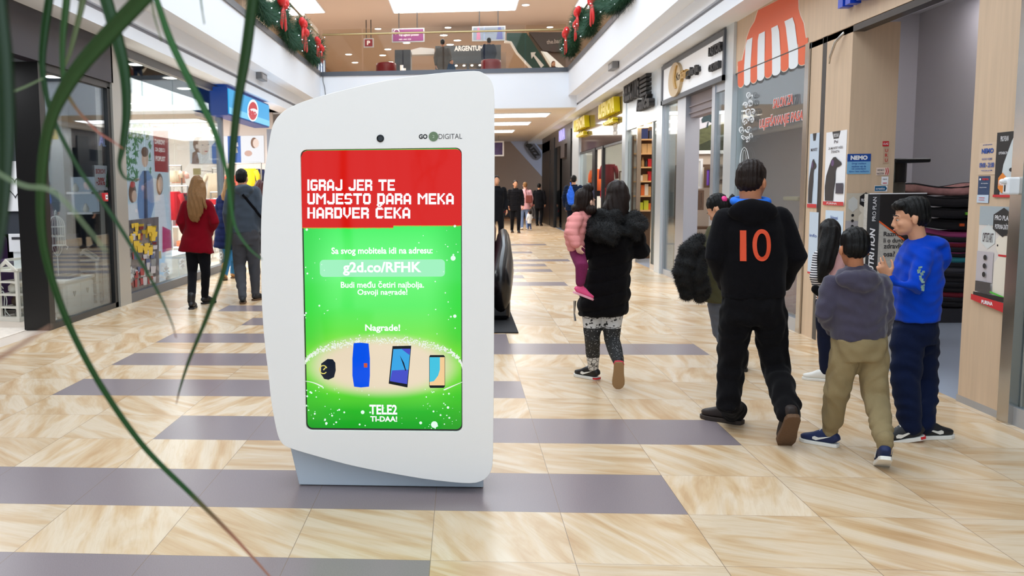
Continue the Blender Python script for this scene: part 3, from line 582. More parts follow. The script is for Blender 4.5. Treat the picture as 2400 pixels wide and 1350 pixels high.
poster('dog_food_poster',WX,(2330,312,2376,462),'black and white pet food poster high on the right pillar edge',[pc((205,212,214)),('p',[(0,0),(0,1),(1,1),(.75,.85),(.4,.5),(.3,.2),(.3,0)],BK),('t',.2,.6,.86,.94,W_,'PRO PLAN'),('t',.15,.6,.66,.7,W_,'OPTIHEALTH'),('p',hexa(.42,.22,.24,.16),pc((226,130,44))),('t',.25,.6,.18,.26,W_,'PAKET',.03),('e',.85,.42,.1,.03,BK),('r',.6,.95,.12,.3,pc((70,64,66))),('r',0,1,0,.04,RD)])
poster('dog_food_poster',WX,(2286,482,2366,700),'large poster of a seated labrador puppy on the right pillar above the floor',[pc((214,206,200)),('r',0,1,.8,1,pc((160,170,176))),('p',hexa(.3,.68,.24,.13),pc((205,208,206))),('t',.14,.46,.62,.72,BR,'OPTISTART'),('r',0,.5,.2,.52,pc((186,178,182)))]+labr(.74,1.3)+[('p',hexa(.74,.84,.33,.15),BK),('t',.5,.96,.86,.91,W_,'PRO PLAN'),('t',.52,.96,.77,.83,W_,'POTPUNA ZAŠTITA'),('e',.28,.46,.05,.028,BK),('e',.28,.37,.05,.028,BK),('e',.28,.28,.05,.028,BK),('r',.04,.5,.09,.2,pc((70,66,66))),('p',[(.5,.1),(1,.06),(1,.08),(.5,.12)],pc((80,180,60))),('r',0,1,0.03,.08,BK),('p',[(-.06,-.01),(1,-.08),(1,.02),(-.06,.05)],RD),('t',.28,.62,-.03,.01,W_,'PURINA',.04)])
# camera on the mirror post
t=thing('wall_bracket','white rounded bracket mounted on the mirror post','bracket',(3.47,6.1,1.52)); obj('body',MB().box(-.05,.05,-.03,.03,-.05,.06).box(-.08,-.04,-.02,.02,.02,.05),SHELFW,t,bevel=.012); obj('keyhole',MB().box(-.052,-.05,-.006,.006,-.03,.01),BLACK,t)
# display box in the entrance
t=thing('display_box','tall black and newsprint cardboard display box in the pet shop entrance','display box',(3.65,8.0,0))
a=atY(2063,455,8.); b=atY(2172,455,8.); zt=a.z; x0,x1=a.x-3.65,b.x-3.65
obj('carton',MB().box(x0,x1,0,.3,0,zt),mat('carton_newsprint',(176,172,166),.7,var=(26,.3,(1,1,3))),t)
obj('side_flap',MB().prism([(x0,0,0),(x0,0,zt),(x0-.085,.03,zt+.0),(x0-.085,.03,0)],(.0,-.004,0)),BK,t)
obj('black_top_panel',MB().quad((x0,-.003,zt-.22),(x0,-.003,zt),(x1,-.003,zt),(x1,-.003,zt-.5)),BK,t); obj('orange_line',MB().quad((x0,-.004,zt-.235),(x0,-.004,zt-.22),(x1,-.004,zt-.5),(x1,-.004,zt-.515)),ORG,t)
obj('top_edge',MB().box(x0-.085,x1,-.006,.0,zt,zt+.008),W_,t)
BKT=pc((46,44,48))
for s,y0,y1,wd in [('Razmišljate',553,545,1.0),('li o dugoročnom',568,559,1.3),('zdravlju svog',582,573,1.15),('psa?',601,591,.38)]:
    a=atY(2070,y0+4,8.);c=atY(2070,y1-2,8.); text('lettering',s,(a.x-3.65,-.005,a.z),(1,0,0),(0,0,1),wd*.24,c.z-a.z,BKT,t,thick=0,bold=.02)
z0=atY(2050,628,8.).z; z1=atY(2050,540,8.).z
text('lettering','NUTRITION',(x0-.03,-.008,z0-.1),(0,0,1),(-1,0,0),z1-z0+.12,.045,W_,t,thick=0,bold=.03,shear=.2); text('lettering','PRO PLAN',(x0-.03,-.008,atY(2050,518,8.).z),(0,0,1),(-1,0,0),.2,.03,W_,t,thick=0)
# pet beds stacks
def bed(col,rim,wx,wy,h,top=True):
    t=thing('pet_bed','x','pet bed')
    n=28; R=[]
    for k,(r,z) in enumerate([(1,0),(1.02,.3*h),(1.0,.8*h),(.95,h),(.86,h*.9),(.8,.45*h),(.5,.4*h),(.05,.4*h)]):
        R.append([(wx*r*math.copysign(abs(math.cos(a))**.6,math.cos(a)),wy*r*math.copysign(abs(math.sin(a))**.6,math.sin(a)),z+.05*abs(math.cos(a))**1.4) for a in [2*math.pi*i/n for i in range(n)]])
    obj('cushion',MB().rings(R),col,t,smooth=True)
    P=[(wx*.97*math.copysign(abs(math.cos(a))**.6,math.cos(a)),wy*.97*math.copysign(abs(math.sin(a))**.6,math.sin(a)),h+.05*abs(math.cos(a))**1.4) for a in [2*math.pi*i/n for i in range(n+1)]]
    obj('piping',MB().tube(P,.008,6),rim,t); return t
bc=[mat('bed_black',(30,28,32),.9),mat('bed_grey',(70,70,76),.9),mat('bed_maroon',(110,24,40),.9),mat('bed_teal',(50,130,140),.9),mat('bed_pink',(165,70,120),.9)]
bx,by=5.52,10.9; z=.16
obj('bed_plinth',MB().box(bx-.42,bx+.42,by-.35,by+.35,0,.15),DARK,label='low dark plinth under the tall stack of pet beds',cat='plinth')
names=['black','grey','dark red','teal','pink']; nth=['lowest','second','third','fourth','fifth','sixth','seventh','eighth','ninth','tenth','eleventh','twelfth','thirteenth','fourteenth','topmost']
seq=[(0,1),(0,1),(2,2),(0,0),(0,1),(0,0),(0,1),(1,1),(0,1),(3,3),(0,4),(0,1),(2,4),(0,1),(4,4)]
protos={}
for i,(c,r) in enumerate(seq):
    if (c,r) not in protos: q=protos[(c,r)]=bed(bc[c],bc[r],.34,.28,.05)
    else: q=dup(protos[(c,r)],(0,0,0))
    q.location=(bx+random.uniform(-.02,.02),by,z); q['label']='%s thin %s pet bed with %s piping in the tall stack'%(nth[i],names[c],names[r]); q['group']='pet beds stacked in the shop'; z+=.056
z+=.03
for i,(s_,lb) in enumerate([(1.0,'boxy black pet bed with an orange tag on top of the thin beds'),(1.1,'boxy black pet bed with a green tag in the upper stack'),(1.12,'widest boxy black pet bed with a white tag near the stack top'),(1.0,'triangle patterned pink and black pet bed crowning the stack')]):
    q=bed(bc[0],bc[0],.36*s_,.3*s_,.1) if i<3 else bed(mat('bed_pattern',(165,120,118),.9,var=(9,.7)),bc[0],.34,.28,.09); q.location=(bx-.06-i*.02,by,z); q['label']=lb; q['group']='pet beds stacked in the shop'; z+=.125
    if i<3: obj('tag',MB().box(.02+i*.06,.07+i*.06,-.3*s_-.02,-.3*s_+.01,.04,.07),[ORG,mat('tag_green',(120,200,60),.5),W_][i],q)
for i in range(7):
    q=bed(bc[[2,1,0,2,0,2,0][i]],bc[[4,1,3,2,1,0,0][i]],.28,.28,.12); q.location=(5.72,by+.72,.13*i); q['label']=['bright maroon bed at the bottom of','grey bed second in','teal piped black bed in the middle of','dark red bed in','grey piped black bed near the top of','dark red black piped bed high in','black bed on top of'][i]+' the farther pet bed stack'; q['group']='pet beds stacked in the shop'
# cat trees
def cattree(loc,h,label,mt_,parts):
    t=thing('cat_tree',label,'cat tree',loc); obj('base',MB().box(-.28,.28,-.28,.28,0,.05),mt_,t,bevel=.01)
    obj('post',MB().cyl((0,0,.05),(0,0,h),.055,16),mat('sisal_rope',(96,92,84),.9,bump=(60,.6,(1,1,6))),t,smooth=True)
    obj('top_platform',MB().box(*parts),mt_,t,bevel=.012); return t
a=atY(2110,375,9.6); t=cattree((a.x,9.6,0),a.z-.03,'black cat tree with a flat top in front of the grey wall',BLACK,(-.14,.2,-.2,.2,a.z-.03,a.z+.01)); obj('post_sleeve',MB().cyl((0,0,a.z-.22),(0,0,a.z-.03),.062,16),BLACK,t)
BEI=mat('cat_tree_beige',(196,186,168),.9)
t=cattree((4.3,11.6,0),1.35,'beige cat tree with round platforms behind the salon window',BEI,(-.3,.3,-.25,.25,1.35,1.4))
obj('second_platform',MB().lathe((.1,0,.9),[(.01,0),(.26,0),(.27,.05),(.01,.06)],20),mat('cat_tree_purple',(104,70,130),.8),t); obj('second_post',MB().cyl((.15,0,.05),(.15,0,.9),.05),MC['sisal_rope'],t)
t=thing('grooming_arm','white metal grooming arm with an orange ball behind the salon window','grooming arm',(3.95,10.25,0)); obj('pole',MB().tube([(0,0,0),(0,0,1.95),(-.03,0,2.0),(-.1,0,2.0)],.016,8),SHELFW,t); obj('ball',MB().ell((-.1,0,1.9),(.07,.07,.08),14),ORG,t,smooth=True); obj('foot',MB().box(-.15,.15,-.15,.15,0,.02),SHELFW,t); obj('lower_arm',MB().tube([(0,0,.9),(-.2,.1,.9)],.014,8),SHELFW,t)
t=thing('bag_of_litter','purple pet litter sack behind the salon window','sack',(3.85,10.75,0)); obj('sack',MB().box(-.12,.12,-.2,.2,0,.95),mat('sack_purple',(96,44,110),.5),t,bevel=.04)
# framing gallery
PALE=mat('pale_aluminium',(206,212,216)); FRD=mat('sign_frame_dark',(88,90,96),.4,metal=.3)
yA,yB=12.66,16.4
sgn=thing('gallery_sign','white shop sign board of the picture gallery with a gold roundel','sign',(WX,14.5,3.))
za,zb=2.93,3.52
under(sgn,obj('board',MB().box(WX-.05,WX+.1,yA+.06,yB,za+.07,zb),mat('sign_white',(226,228,232),.4,emit=(1,1,1),es=.12)))
under(sgn,obj('sign_frame',MB().box(WX-.07,WX+.1,yA,yB+.1,za,za+.07).box(WX-.07,WX+.1,yA,yB+.1,zb,zb+.07).box(WX-.07,WX+.1,yB,yB+.1,za,zb).box(WX-.07,WX+.1,yA,yA+.06,za,zb),FRD))
GOLD=mat('sign_gold',(190,150,80),.4,metal=.3)
q=MB(); c=atX(1581,187,WX-.09); R_=.27
q.prism([(WX-.05,c.y+R_*math.cos(2*math.pi*i/32)*1.55,c.z+R_*math.sin(2*math.pi*i/32)) for i in range(32)],(-.05,0,0)); under(sgn,obj('gold_roundel',q,mat('roundel_tan',(200,176,140),.4)))
def ut(*a,**k): return under(sgn,rtext(*a,**k))
ut('lettering','(',1586,1594,158,210,GOLD,X=WX-.05,bold=.05,thick=.07); ut('lettering','Knjižnica',1592,1621,172,196,GOLD,X=WX-.05,bold=.03,thick=.05); ut('lettering','galerija',1614,1643,163,187,INK,X=WX-.05,bold=.04,thick=.05)
ut('lettering','LASTOR',1668,1697,112,133,INK,X=WX-.05,bold=.04,thick=.05); ut('lettering','OKVIRI',1668,1691,153,170,INK,X=WX-.05,bold=.04,thick=.05)
y1,y2,y3,y4=Yat(1606),Yat(1587),Yat(1672),Yat(1665)
struct('trim_gallery_posts',MB().box(WX-.02,WX+.2,y1,y2,0,2.93).box(WX-.01,WX+.08,y3,y4,0,2.93).box(WX-.01,WX+.08,yB,yB+.12,0,2.93).box(WX,WX+.06,yA,y4,2.82,2.93).box(WX,WX+.06,yA,y3,0,.1).box(WX,WX+.06,y2,yB,0,.1),ALU)
struct('trim_roller_shutter',MB().box(WX+.05,WX+.2,y4,y1,2.6,2.93).box(WX+.03,WX+.2,y4,y1,2.66,2.68).box(WX+.03,WX+.2,y4,y1,2.76,2.78),mat('shutter_mauve',(128,118,122),.5))
pane('window_11',yA,y3,.1,2.82); pane('window_12',y2,yB,.1,2.93)
struct('trim_column_silver_2',MB().box(WX-.04,WX+.2,16.5,16.95,0,SR+.05),PALE)
# painting on the partition wall
t=thing('landscape_painting','painting of a green hillside with two trees in the gallery','painting',(3.95,16.58,0))
pa,pb=atY(1606,246,16.57),atY(1700,352,16.57); X0,X1,Z0,Z1=pa.x-3.95,pb.x-3.95,pb.z,pa.z
def pq(c,pts,nm,l=1): obj(nm,MB().quad(*[(X0+(X1-X0)*a,-.01-.002*l,Z0+(Z1-Z0)*b) for a,b in pts]),c,t)
obj('canvas',MB().box(X0,X1,-.01,0,Z0,Z1),mat('paint_sky',(205,205,215),.7,var=(3,.12)),t); obj('frame_bottom',MB().box(X0-.05,X1+.05,-.03,0,Z0-.06,Z0),SHELFW,t)
pq(mat('paint_hill',(88,92,62),.7,var=(12,.5,(1,1,2.5))),[(0,0),(1,0),(1,.62),(.7,.6),(.5,.5),(.2,.42),(0,.44)],'painted_hill'); pq(mat('paint_dark',(52,58,40),.7,var=(16,.5)),[(.1,0),(1,0),(1,.3),(.6,.22),(.3,.1)],'painted_bushes',2)
pq(mat('paint_path',(176,144,110),.7),[(0,.1),(.12,.2),(.16,.32),(.1,.4),(0,.42),(0,.38),(.08,.3),(.02,.2)],'painted_path',3)
TR=mat('paint_tree',(48,66,72),.7,var=(20,.5))
pq(TR,[(.42,.6),(.40,.68),(.46,.76),(.56,.8),(.66,.78),(.7,.68),(.66,.6),(.56,.64)],'painted_tree',3); pq(TR,[(.52,.5),(.55,.62),(.58,.62),(.56,.5)],'painted_trunk',4); pq(TR,[(.26,.6),(.25,.65),(.3,.68),(.35,.64),(.33,.6)],'painted_tree_far',3)
def frame(x,y,z,w_,h_,mt_,pic,label,group='picture frames in the gallery',tilt=0):
    t=thing('picture_frame',label,'picture frame',(x,y,z),group=group); b=.04
    obj('moulding',MB().box(-w_/2,w_/2,-.03,0,0,b).box(-w_/2,w_/2,-.03,0,h_-b,h_).box(-w_/2,-w_/2+b,-.03,0,b,h_-b).box(w_/2-b,w_/2,-.03,0,b,h_-b),mt_,t); obj('picture',MB().box(-w_/2+b,w_/2-b,-.012,0,b,h_-b),pic,t); return t
FB=mat('frame_brown',(92,68,50),.5); FW=SHELFW; FS=mat('frame_silver',(150,140,130),.4)
pp=[pc((235,232,226)),pc((120,80,190)),pc((150,30,50)),pc((150,190,215)),pc((120,112,104)),pc((190,170,150))]
for i,(px0,py0,px1,py1,mt_,pi_,lb) in enumerate([(1628,372,1645,442,FW,0,'tall empty white board frame standing in the gallery doorway'),(1650,392,1667,440,FB,1,'small brown framed purple picture in the gallery'),(1612,436,1627,470,FW,2,'white framed dark red picture low in the gallery'),(1606,375,1618,432,FS,3,'narrow silver framed blue picture at the gallery door edge'),(1676,385,1700,420,FS,4,'silver frame with grey print behind the gallery pane'),(1676,424,1702,468,FB,5,'brown frame with beige print behind the gallery pane'),(1636,446,1648,492,FB,5,'slim brown frame with beige print near the gallery floor display')]):
    a,b=atY(px0,py0,15.9-.1*i),atY(px1,py1,15.9-.1*i); frame((a.x+b.x)/2,15.9-.1*i,b.z,b.x-a.x,a.z-b.z,mt_,pp[pi_],lb)
t=thing('display_cabinet','brown wooden display cabinet with frames inside the gallery doorway','cabinet',(4.55,15.2,0)); obj('body',MB().box(-.35,.35,0,.5,0,1.0),FB,t,bevel=.01); obj('worktop',MB().box(-.4,.4,-.03,.52,1.,1.04),mat('warm_top',(200,160,110),.4),t)
t=thing('display_shelf','brown wood shelf unit behind the gallery doorway holding frames','shelf',(4.1,16.3,0)); obj('body',MB().box(-.4,-.36,-.25,.1,0,1.9).box(.36,.4,-.25,.1,0,1.9).box(-.36,.36,-.25,.1,.0,.05).box(-.36,.36,-.25,.1,.8,.84).box(-.36,.36,-.25,.1,1.86,1.9),FB,t)
a=atX(1687,400,3.6); t=thing('price_board','white tilted price board behind the gallery window','sign',(3.62,Yat(1685),1.62)); obj('board',MB().prism([(0,.12,0),(.02,-.12,.12),(.02,-.12,.5),(0,.12,.38)],(.02,0,0)),BLACK,t); obj('sheet',MB().prism([(-.003,.1,.03),(.017,-.1,.13),(.017,-.1,.47),(-.003,.1,.35)],(-.002,0,0)),W_,t)
t=thing('red_scarf','red cloth hanging behind the gallery window','cloth',(3.75,Yat(1676),1.45)); obj('cloth',MB().tube([(0,0,.5),(0,.02,.3),(0,.02,0)],[(.02,.02),(.05,.03),(.09,.04)],10),RD,t,smooth=True)
# tea and gift shop
struct('wall_tea_header',MB().box(WX-.02,WX+.1,16.95,20.1,2.72,SR),mat('milky_panel',(214,224,232),.25))
rtext('shop_lettering','SELECTIVE',1472,1508,192,241,INK,X=WX-.03,bold=.05,thick=.1,label='stacked black shop letters on the pale panel, upper line',cat='sign')
rtext('shop_lettering','PARFUMERIJA',1472,1512,228,246,INK,X=WX-.03,bold=.03,thick=.08,label='small black letters under the upper black shop letters',cat='sign')
rtext('shop_lettering','kafića',1503,1534,233,262,INK,X=WX-.03,bold=.05,thick=.1,shear=.2,label='black slanted lower word on the pale panel',cat='sign')
m=MB()
for i,yy in enumerate((180,190,200,210,220)):
    a=atX(1511,yy+8,WX-.02);b=atX(1527,yy,WX-.02); m.box(WX-.12,WX-.02,b.y,a.y,a.z,a.z+.05)
obj('shop_emblem',m,INK,label='stack of five black bars right of the black shop letters',cat='sign')
y5,y6=Yat(1490),Yat(1528)
struct('trim_tea_posts',MB().box(WX,WX+.08,y6,y6+.08,0,2.72).box(WX,WX+.08,y5-.08,y5,0,2.72).box(WX,WX+.06,16.95,y6,0,.1).box(WX,WX+.06,y5,20.2,0,.1),STEEL)
pane('window_13',16.95,y6,.1,2.72); pane('window_14',y5,20.1,.1,2.72)
struct('trim_column_silver_3',MB().box(WX-.04,WX+.2,20.1,20.5,0,SR+.05),PALE)
t=thing('product_shelf','warm lit wooden shelf unit full of gifts at the end of the brown shop','shelf',(4.25,20.35,0)); SW_=mat('shelf_warm',(214,170,120),.5)
sx_=[atY(1494,400,20.1).x-4.25,atY(1533,400,20.1).x-4.25]
zs=[atY(1510,y,20.1).z for y in (326,359,391,424,458,492)]
for z in zs: obj('shelf_board',MB().box(sx_[0]-.1,sx_[1]+.6,-.35,0,z-.03,z),SW_,t)
obj('side_panel',MB().box(sx_[0]-.14,sx_[0]-.1,-.35,.02,0,2.6),FB,t); obj('back_panel',MB().box(sx_[0]-.1,sx_[1]+.6,.0,.02,0,2.6),BRN,t); obj('base',MB().box(sx_[0]-.1,sx_[1]+.6,-.35,0,0,.25),FB,t)
cols=[pc((30,50,110)),pc((60,70,90)),pc((190,150,100)),pc((205,170,120)),pc((190,30,40)),pc((120,90,60)),pc((225,220,210)),pc((60,60,60)),pc((200,210,60)),pc((220,110,50))]
def prod(kind,x,z,w_,h_,c,lb,grp):
    t=MB()
    if kind=='box': t.box(-w_/2,w_/2,-.06,.06,0,h_)
    elif kind=='bottle': t.lathe((0,0,0),[(w_*.45,0),(w_*.5,.02),(w_*.5,h_*.6),(w_*.2,h_*.8),(w_*.2,h_),(w_*.05,h_)],12)
    o=obj('gift_'+kind,t,c,label=lb,cat=kind,group=grp,smooth=(kind=='bottle')); o.location=(4.25+x,20.18,z); return o
random.seed(5); row=['top','second','third','fourth','fifth','lowest']
tot=sx_[1]-sx_[0]
specs=[[('box',.1,.26,.22,0,'blue'),('box',.34,.12,.18,1,'slate')],[('box',.05,.1,.08,2,'small tan'),('box',.16,.12,.2,3,'tall kraft'),('box',.3,.12,.2,3,'second tall kraft')],[('bottle',.05,.07,.17,5,'brown'),('bottle',.14,.07,.2,2,'amber'),('bottle',.23,.07,.16,7,'dark'),('box',.33,.14,.17,4,'red')],[('box',.06,.14,.12,6,'white'),('box',.2,.12,.14,2,'tan'),('box',.33,.14,.2,4,'bright red')],[('box',.05,.08,.2,7,'black'),('box',.14,.08,.22,9,'orange'),('box',.23,.08,.24,6,'white'),('box',.33,.1,.19,2,'tan')],[('box',.08,.14,.16,8,'yellow green'),('box',.23,.1,.2,8,'lime'),('box',.34,.1,.14,9,'orange')]]
for r,sp in enumerate(specs):
    for k,x,w_,h_,c,nm in sp: prod(k,sx_[0]+x*tot/.4,zs[r]+.001,w_*.95,h_,cols[c],'%s %s on the %s shelf of the brown gift shop'%(nm,k,row[r]),'gifts on the warm shelves')
for x,y in [(1507,292),(1523,289)]:
    Yl=18.9 if x<1515 else 18.2; p=atY(x,y,Yl); t=thing('pendant_lamp','glowing pendant lamp '+('left' if x<1515 else 'right')+' of two in the brown gift shop','lamp',(p.x,Yl,p.z),group='pendant lamps'); obj('shade',MB().lathe((0,0,-.06),[(.12,0),(.09,.09),(.03,.13),(.01,.13)],16),emis('warm_shade',(255,215,160),2.2),t); obj('cord',MB().cyl((0,0,.07),(0,0,3.62-p.z),.006,6),BLACK,t)
# fashion shop with yellow letters
struct('wall_fashion_header',MB().box(WX+.0,WX+.06,20.5,28.0,2.55,SR),mat('smoked_glass_panel',(104,88,84),.06,spec=.8))
YL=mat('letter_yellow',(238,214,20),.4)
rtext('shop_lettering','SUPERNOVA',1415,1454,247,280,YL,X=WX-.01,bold=.06,thick=.14,label='upper line of the nearer yellow shop letters',cat='sign'); rtext('shop_lettering','outlet',1424,1449,284,296,YL,X=WX-.01,bold=.05,thick=.12,label='small lower word of the nearer yellow shop letters',cat='sign')
rtext('shop_lettering','SUPERNOVA',1355,1382,284,310,YL,X=WX-.01,bold=.06,thick=.14,label='upper line of the farther yellow shop letters',cat='sign'); rtext('shop_lettering','outlet',1360,1377,313,323,YL,X=WX-.01,bold=.05,thick=.12,label='small lower word of the farther yellow shop letters',cat='sign')
struct('trim_fashion_posts',MB().box(WX-.02,WX+.05,Yat(1395),Yat(1389),0,2.55).box(WX-.02,WX+.05,Yat(1413),Yat(1410.5),0,2.55).box(WX,WX+.06,20.5,28,2.5,2.56),BLACK)
pane('window_15',20.5,Yat(1414),.1,2.5); pane('window_16',Yat(1388),28.,.1,2.5)
struct('trim_column_silver_4',MB().box(WX-.04,WX+.2,28.0,29.6,0,SR+.05),PALE)
t=poster('window_poster',WX-.002,(1437,292,1446,318),'white bordered poster in the yellow lettered shop window',[pc((196,190,184)),('r',.1,.9,.1,.9,pc((222,216,208))),('t',.2,.8,.3,.7,BR,'SALE')])
def garment(name,loc,col,label,grp,w_=.2,h_=.6,sl=True,face=(1,0,0)):
    t=MB(); f=Vector(face); n=Vector((-f.y,f.x,0))
    R=[]
    for z,wd in ((0,.48),(-.04,.5),(-.12,.44),(-.4,.42),(-1,.5)): R.append([Vector((0,0,z*h_))+f*(w_*2*wd*math.cos(a))+n*(.05*math.sin(a)*(1+.3*math.cos(5*a))) for a in [2*math.pi*i/20 for i in range(20)]])
    t.rings(R)
    if sl:
        for s in(-1,1): t.tube([f*(s*w_*.9)+Vector((0,0,-.05)),f*(s*w_*1.2)+Vector((0,0,-.3*h_)),f*(s*w_*1.3)+Vector((0,0,-.62*h_))],[.06,.055,.045],8)
    r=thing(name,label,'garment',loc,group=grp); obj('cloth',t,col,r,smooth=True)
    obj('hanger',MB().tube([(0,0,0),(0,0,.05),(.015,0,.07),(.0,0,.085),(-.015,0,.075)],.004,5),STEEL,r); return r
GC=[mat('cloth_maroon',(120,28,40),.9),mat('cloth_orange',(214,96,50),.9),mat('cloth_black',(30,28,30),.9),mat('cloth_red',(200,36,46),.9),mat('cloth_yellow',(236,206,40),.9),mat('cloth_peach',(230,170,150),.9),mat('cloth_navy',(34,40,74),.9),mat('cloth_beige',(206,184,160),.9),mat('cloth_coral',(236,108,92),.9),mat('cloth_white',(225,222,220),.9)]
for i,(x,y,Y,c,lb) in enumerate([(1400,396,26,1,'orange garment near the black posts of the yellow lettered shop'),(1402,410,26.6,2,'black garment near the black posts of the yellow lettered shop'),(1427,385,24,0,'maroon dress in the yellow lettered shop'),(1430,430,24.6,3,'red dress low in the yellow lettered shop'),(1445,430,23.6,2,'black garment at the near pane of the yellow lettered shop')]):
    p=atY(x,y,Y); garment('hanging_garment',(p.x,Y,p.z),GC[c],lb,'garments in the yellow lettered shop',.16,.6)
m=MB().box(4.0,5.7,23.9,23.94,1.9,1.93).box(4.0,4.03,23.9,23.94,0,1.9).box(5.67,5.7,23.9,23.94,0,1.9); obj('clothes_rail',m,STEEL,label='steel clothes rail inside the yellow lettered shop',cat='clothes rail')
# dark shop with lit sign and end of the corridor
struct('wall_dark_header',MB().box(WX,WX+.1,29.6,41,3.,SR).box(WX,WX+.1,Yat(1322),Yat(1313),2.55,3.),mat('dark_shopfront',(66,58,56),.3))
struct('trim_dark_posts',MB().box(WX-.04,WX+.2,Yat(1339),Yat(1331),0,3.4).box(WX-.04,WX+.2,Yat(1300),Yat(1292),0,3.4).box(WX+.1,WX+.3,Yat(1331),Yat(1310),0,2.6).box(WX,WX+.1,Yat(1288),41,0,3.4),BLACK)
pane('window_17',Yat(1310),Yat(1300),.05,3.,m=GLASS2); pane('window_18',Yat(1292),Yat(1288),.05,3.,m=GLASS2)
rtext('shop_lettering','NINA',1311,1324,307,332,emis('lit_lilac',(190,180,250),.75),X=WX-.01,bold=.0,thick=.02,label='pale lit letters over the dark shop entrance',cat='sign')
YE=45.
struct('wall_end_brown',MB().box(-6,8,YE+2.5,YE+2.6,0,3.9),mat('end_wall_brown',(158,136,122),.7))
def E_(x,y,Y=YE): return atY(x,y,Y)
esc=thing('escalator','pale sided escalator rising to the left at the corridor end','escalator',E_(1235,440))
under(esc,obj('side_panel',MB().prism([E_(1100,326),E_(1247.6,326.6),E_(1275,358),E_(1300,388),E_(1300,447),E_(1196,331.5),E_(1100,331)][::-1],(0,.05,0)),mat('escalator_side',(186,196,222),.4)))
under(esc,obj('underside',MB().prism([E_(1100,331),E_(1196,331.5),E_(1292,440),E_(1292,447),E_(1180,447),E_(1100,360)][::-1],(0,1.3,0)),mat('escalator_under',(160,142,130),.6)))
q=[E_(1249+9*math.cos(a)*1.0,352+9*math.sin(a)) for a in []]
u=Vector((E_(1263,373).x-E_(1234,335).x,0,E_(1263,373).z-E_(1234,335).z)).normalized(); vv=Vector((-u.z,0,u.x)); c=E_(1248.5,352.5)
hw,hh=.52,.26; P=[]
for i in range(28):
    a=2*math.pi*i/28; P.append(c+u*(hw*math.copysign(abs(math.cos(a))**.7,math.cos(a)))+vv*(hh*math.copysign(abs(math.sin(a))**.7,math.sin(a)))+Vector((0,-.04,0)))
sg=thing('oval_sign','grey rounded shop sign tilted along the escalator side','sign',c); under(sg,obj('plate',MB().prism(P[::-1],(0,.03,0)),mat('sign_grey',(120,122,132),.5)))
under(sg,text('lettering','BUZZ',c-u*.42-vv*.14+Vector((0,-.05,0)),u,vv,.84,.28,INK,bold=.08,thick=.01))
t=thing('hanging_screen_sign','small framed hanging picture sign beside the kiosk edge','sign',(E_(1168,350,40).x,40,0)); a=E_(1150,331,40);b=E_(1181,366,40)
obj('frame',MB().box(a.x-t.location.x,b.x-t.location.x,0,.06,b.z,a.z),W_,t); obj('picture',MB().box(a.x-t.location.x+.05,b.x-t.location.x-.06,-.01,0,b.z+.06,a.z-.06),mat('purple_picture',(70,50,100),.5,var=(5,.8)),t); obj('rod',MB().cyl((0,.03,a.z),(0,.03,3.75),.015,8),STEEL,t)
# bicycles at the end
def bike(x,y,lb):
    t=thing('bicycle',lb,'bicycle',(x,y,0),group='bicycles at the corridor end')
    for s in (-.5,.5): obj('wheel',MB().tube([(s+.33*math.cos(2*math.pi*i/20),0,.34+.33*math.sin(2*math.pi*i/20)) for i in range(21)],.02,6,(0,1,0)),BLACK,t)
    obj('bike_frame',MB().tube([(-.5,0,.34),(-.15,0,.8),(.4,0,.8),(.5,0,.34)],.02,6,(0,1,0)).tube([(-.15,0,.8),(-.05,0,.3),(.42,0,.75)],.02,6,(0,1,0)),GC[3],t)
    obj('handlebar',MB().tube([(.38,-.25,.98),(.4,0,1.0),(.38,.25,.98)],.015,6,(0,0,1)).cyl((.4,0,.8),(.4,0,1.),.015),BLACK,t); obj('saddle',MB().ell((-.2,0,.9),(.13,.06,.03),10),BLACK,t)
for i,px in enumerate((1165,1182,1262)): p=fl(px,500); bike(E_(px,470,44).x,44+.2*i,'bicycle displayed '+['at the kiosk edge','behind the man in the puffer jacket','right of the pink jacket'][i]+' at the corridor end')
struct('floor_platform_bikes',MB().box(-4,3.4,43,47.4,0,.08),mat('platform_wood',(150,110,76),.6))

random.seed(31)
for i,(x0,x1,h,lb) in enumerate([(-3.2,-1.2,1.15,'left'),(-.9,1.0,1.05,'middle'),(1.2,3.2,1.2,'right')]):  # made-up counter shapes, added as dark mass low at the corridor end
    t=thing('dark_filler_block','long added dark filler block, %s of three, behind the bicycles at the corridor end'%lb,'counter',((x0+x1)/2,46.2,.08),group='added dark blocks at the corridor end'); w2=(x1-x0)/2
    obj('body',MB().box(-w2,w2,-.3,.3,0,h-.05),DARK,t); obj('worktop',MB().box(-w2-.03,w2+.03,-.34,.34,h-.05,h),BLACK,t)
    for k in range(5): obj('goods',MB().box(-w2+.1+k*.36,-w2+.3+k*.36,-.2,.1,h,h+random.uniform(.1,.35)),random.choice([DARK,FB,GC[0],W_,BLACK]),t)
# ---------------------------------------------------------------- left side shops
LX=-4.6
def YL(x,X=LX): return atX(x,440,X).y
def dl(mb,pts,l,X=LX): mb.quad(*[Vector((X+.004+.0012*l,atX(x,y,X).y,atX(x,y,X).z)) for x,y in pts][::-1])
def ltext(name,s,x0,x1,yt,yb,m,X=LX,parent=None,bold=.02,thick=.004,shear=0,**k):
    a=atX(x0,yb,X); b=atX(x0,yt,X); e=atX(x1,yb,X); return text(name,s,(X,a.y,a.z),(0,1,0),(0,0,1),e.y-a.y,b.z-a.z,m,parent,bold=bold,thick=thick,shear=shear,**k)
SLATE=mat('slate_wall',(58,62,70),.7)
FAC=mat('dark_fascia_panel',(42,39,50),.45)
struct('wall_decor_header',MB().box(LX-.12,LX+.03,2,12.0,2.96,SL+.02),FAC)
struct('trim_decor_post',MB().box(-4.9,LX,9.88,10.02,0,2.96),BLACK)
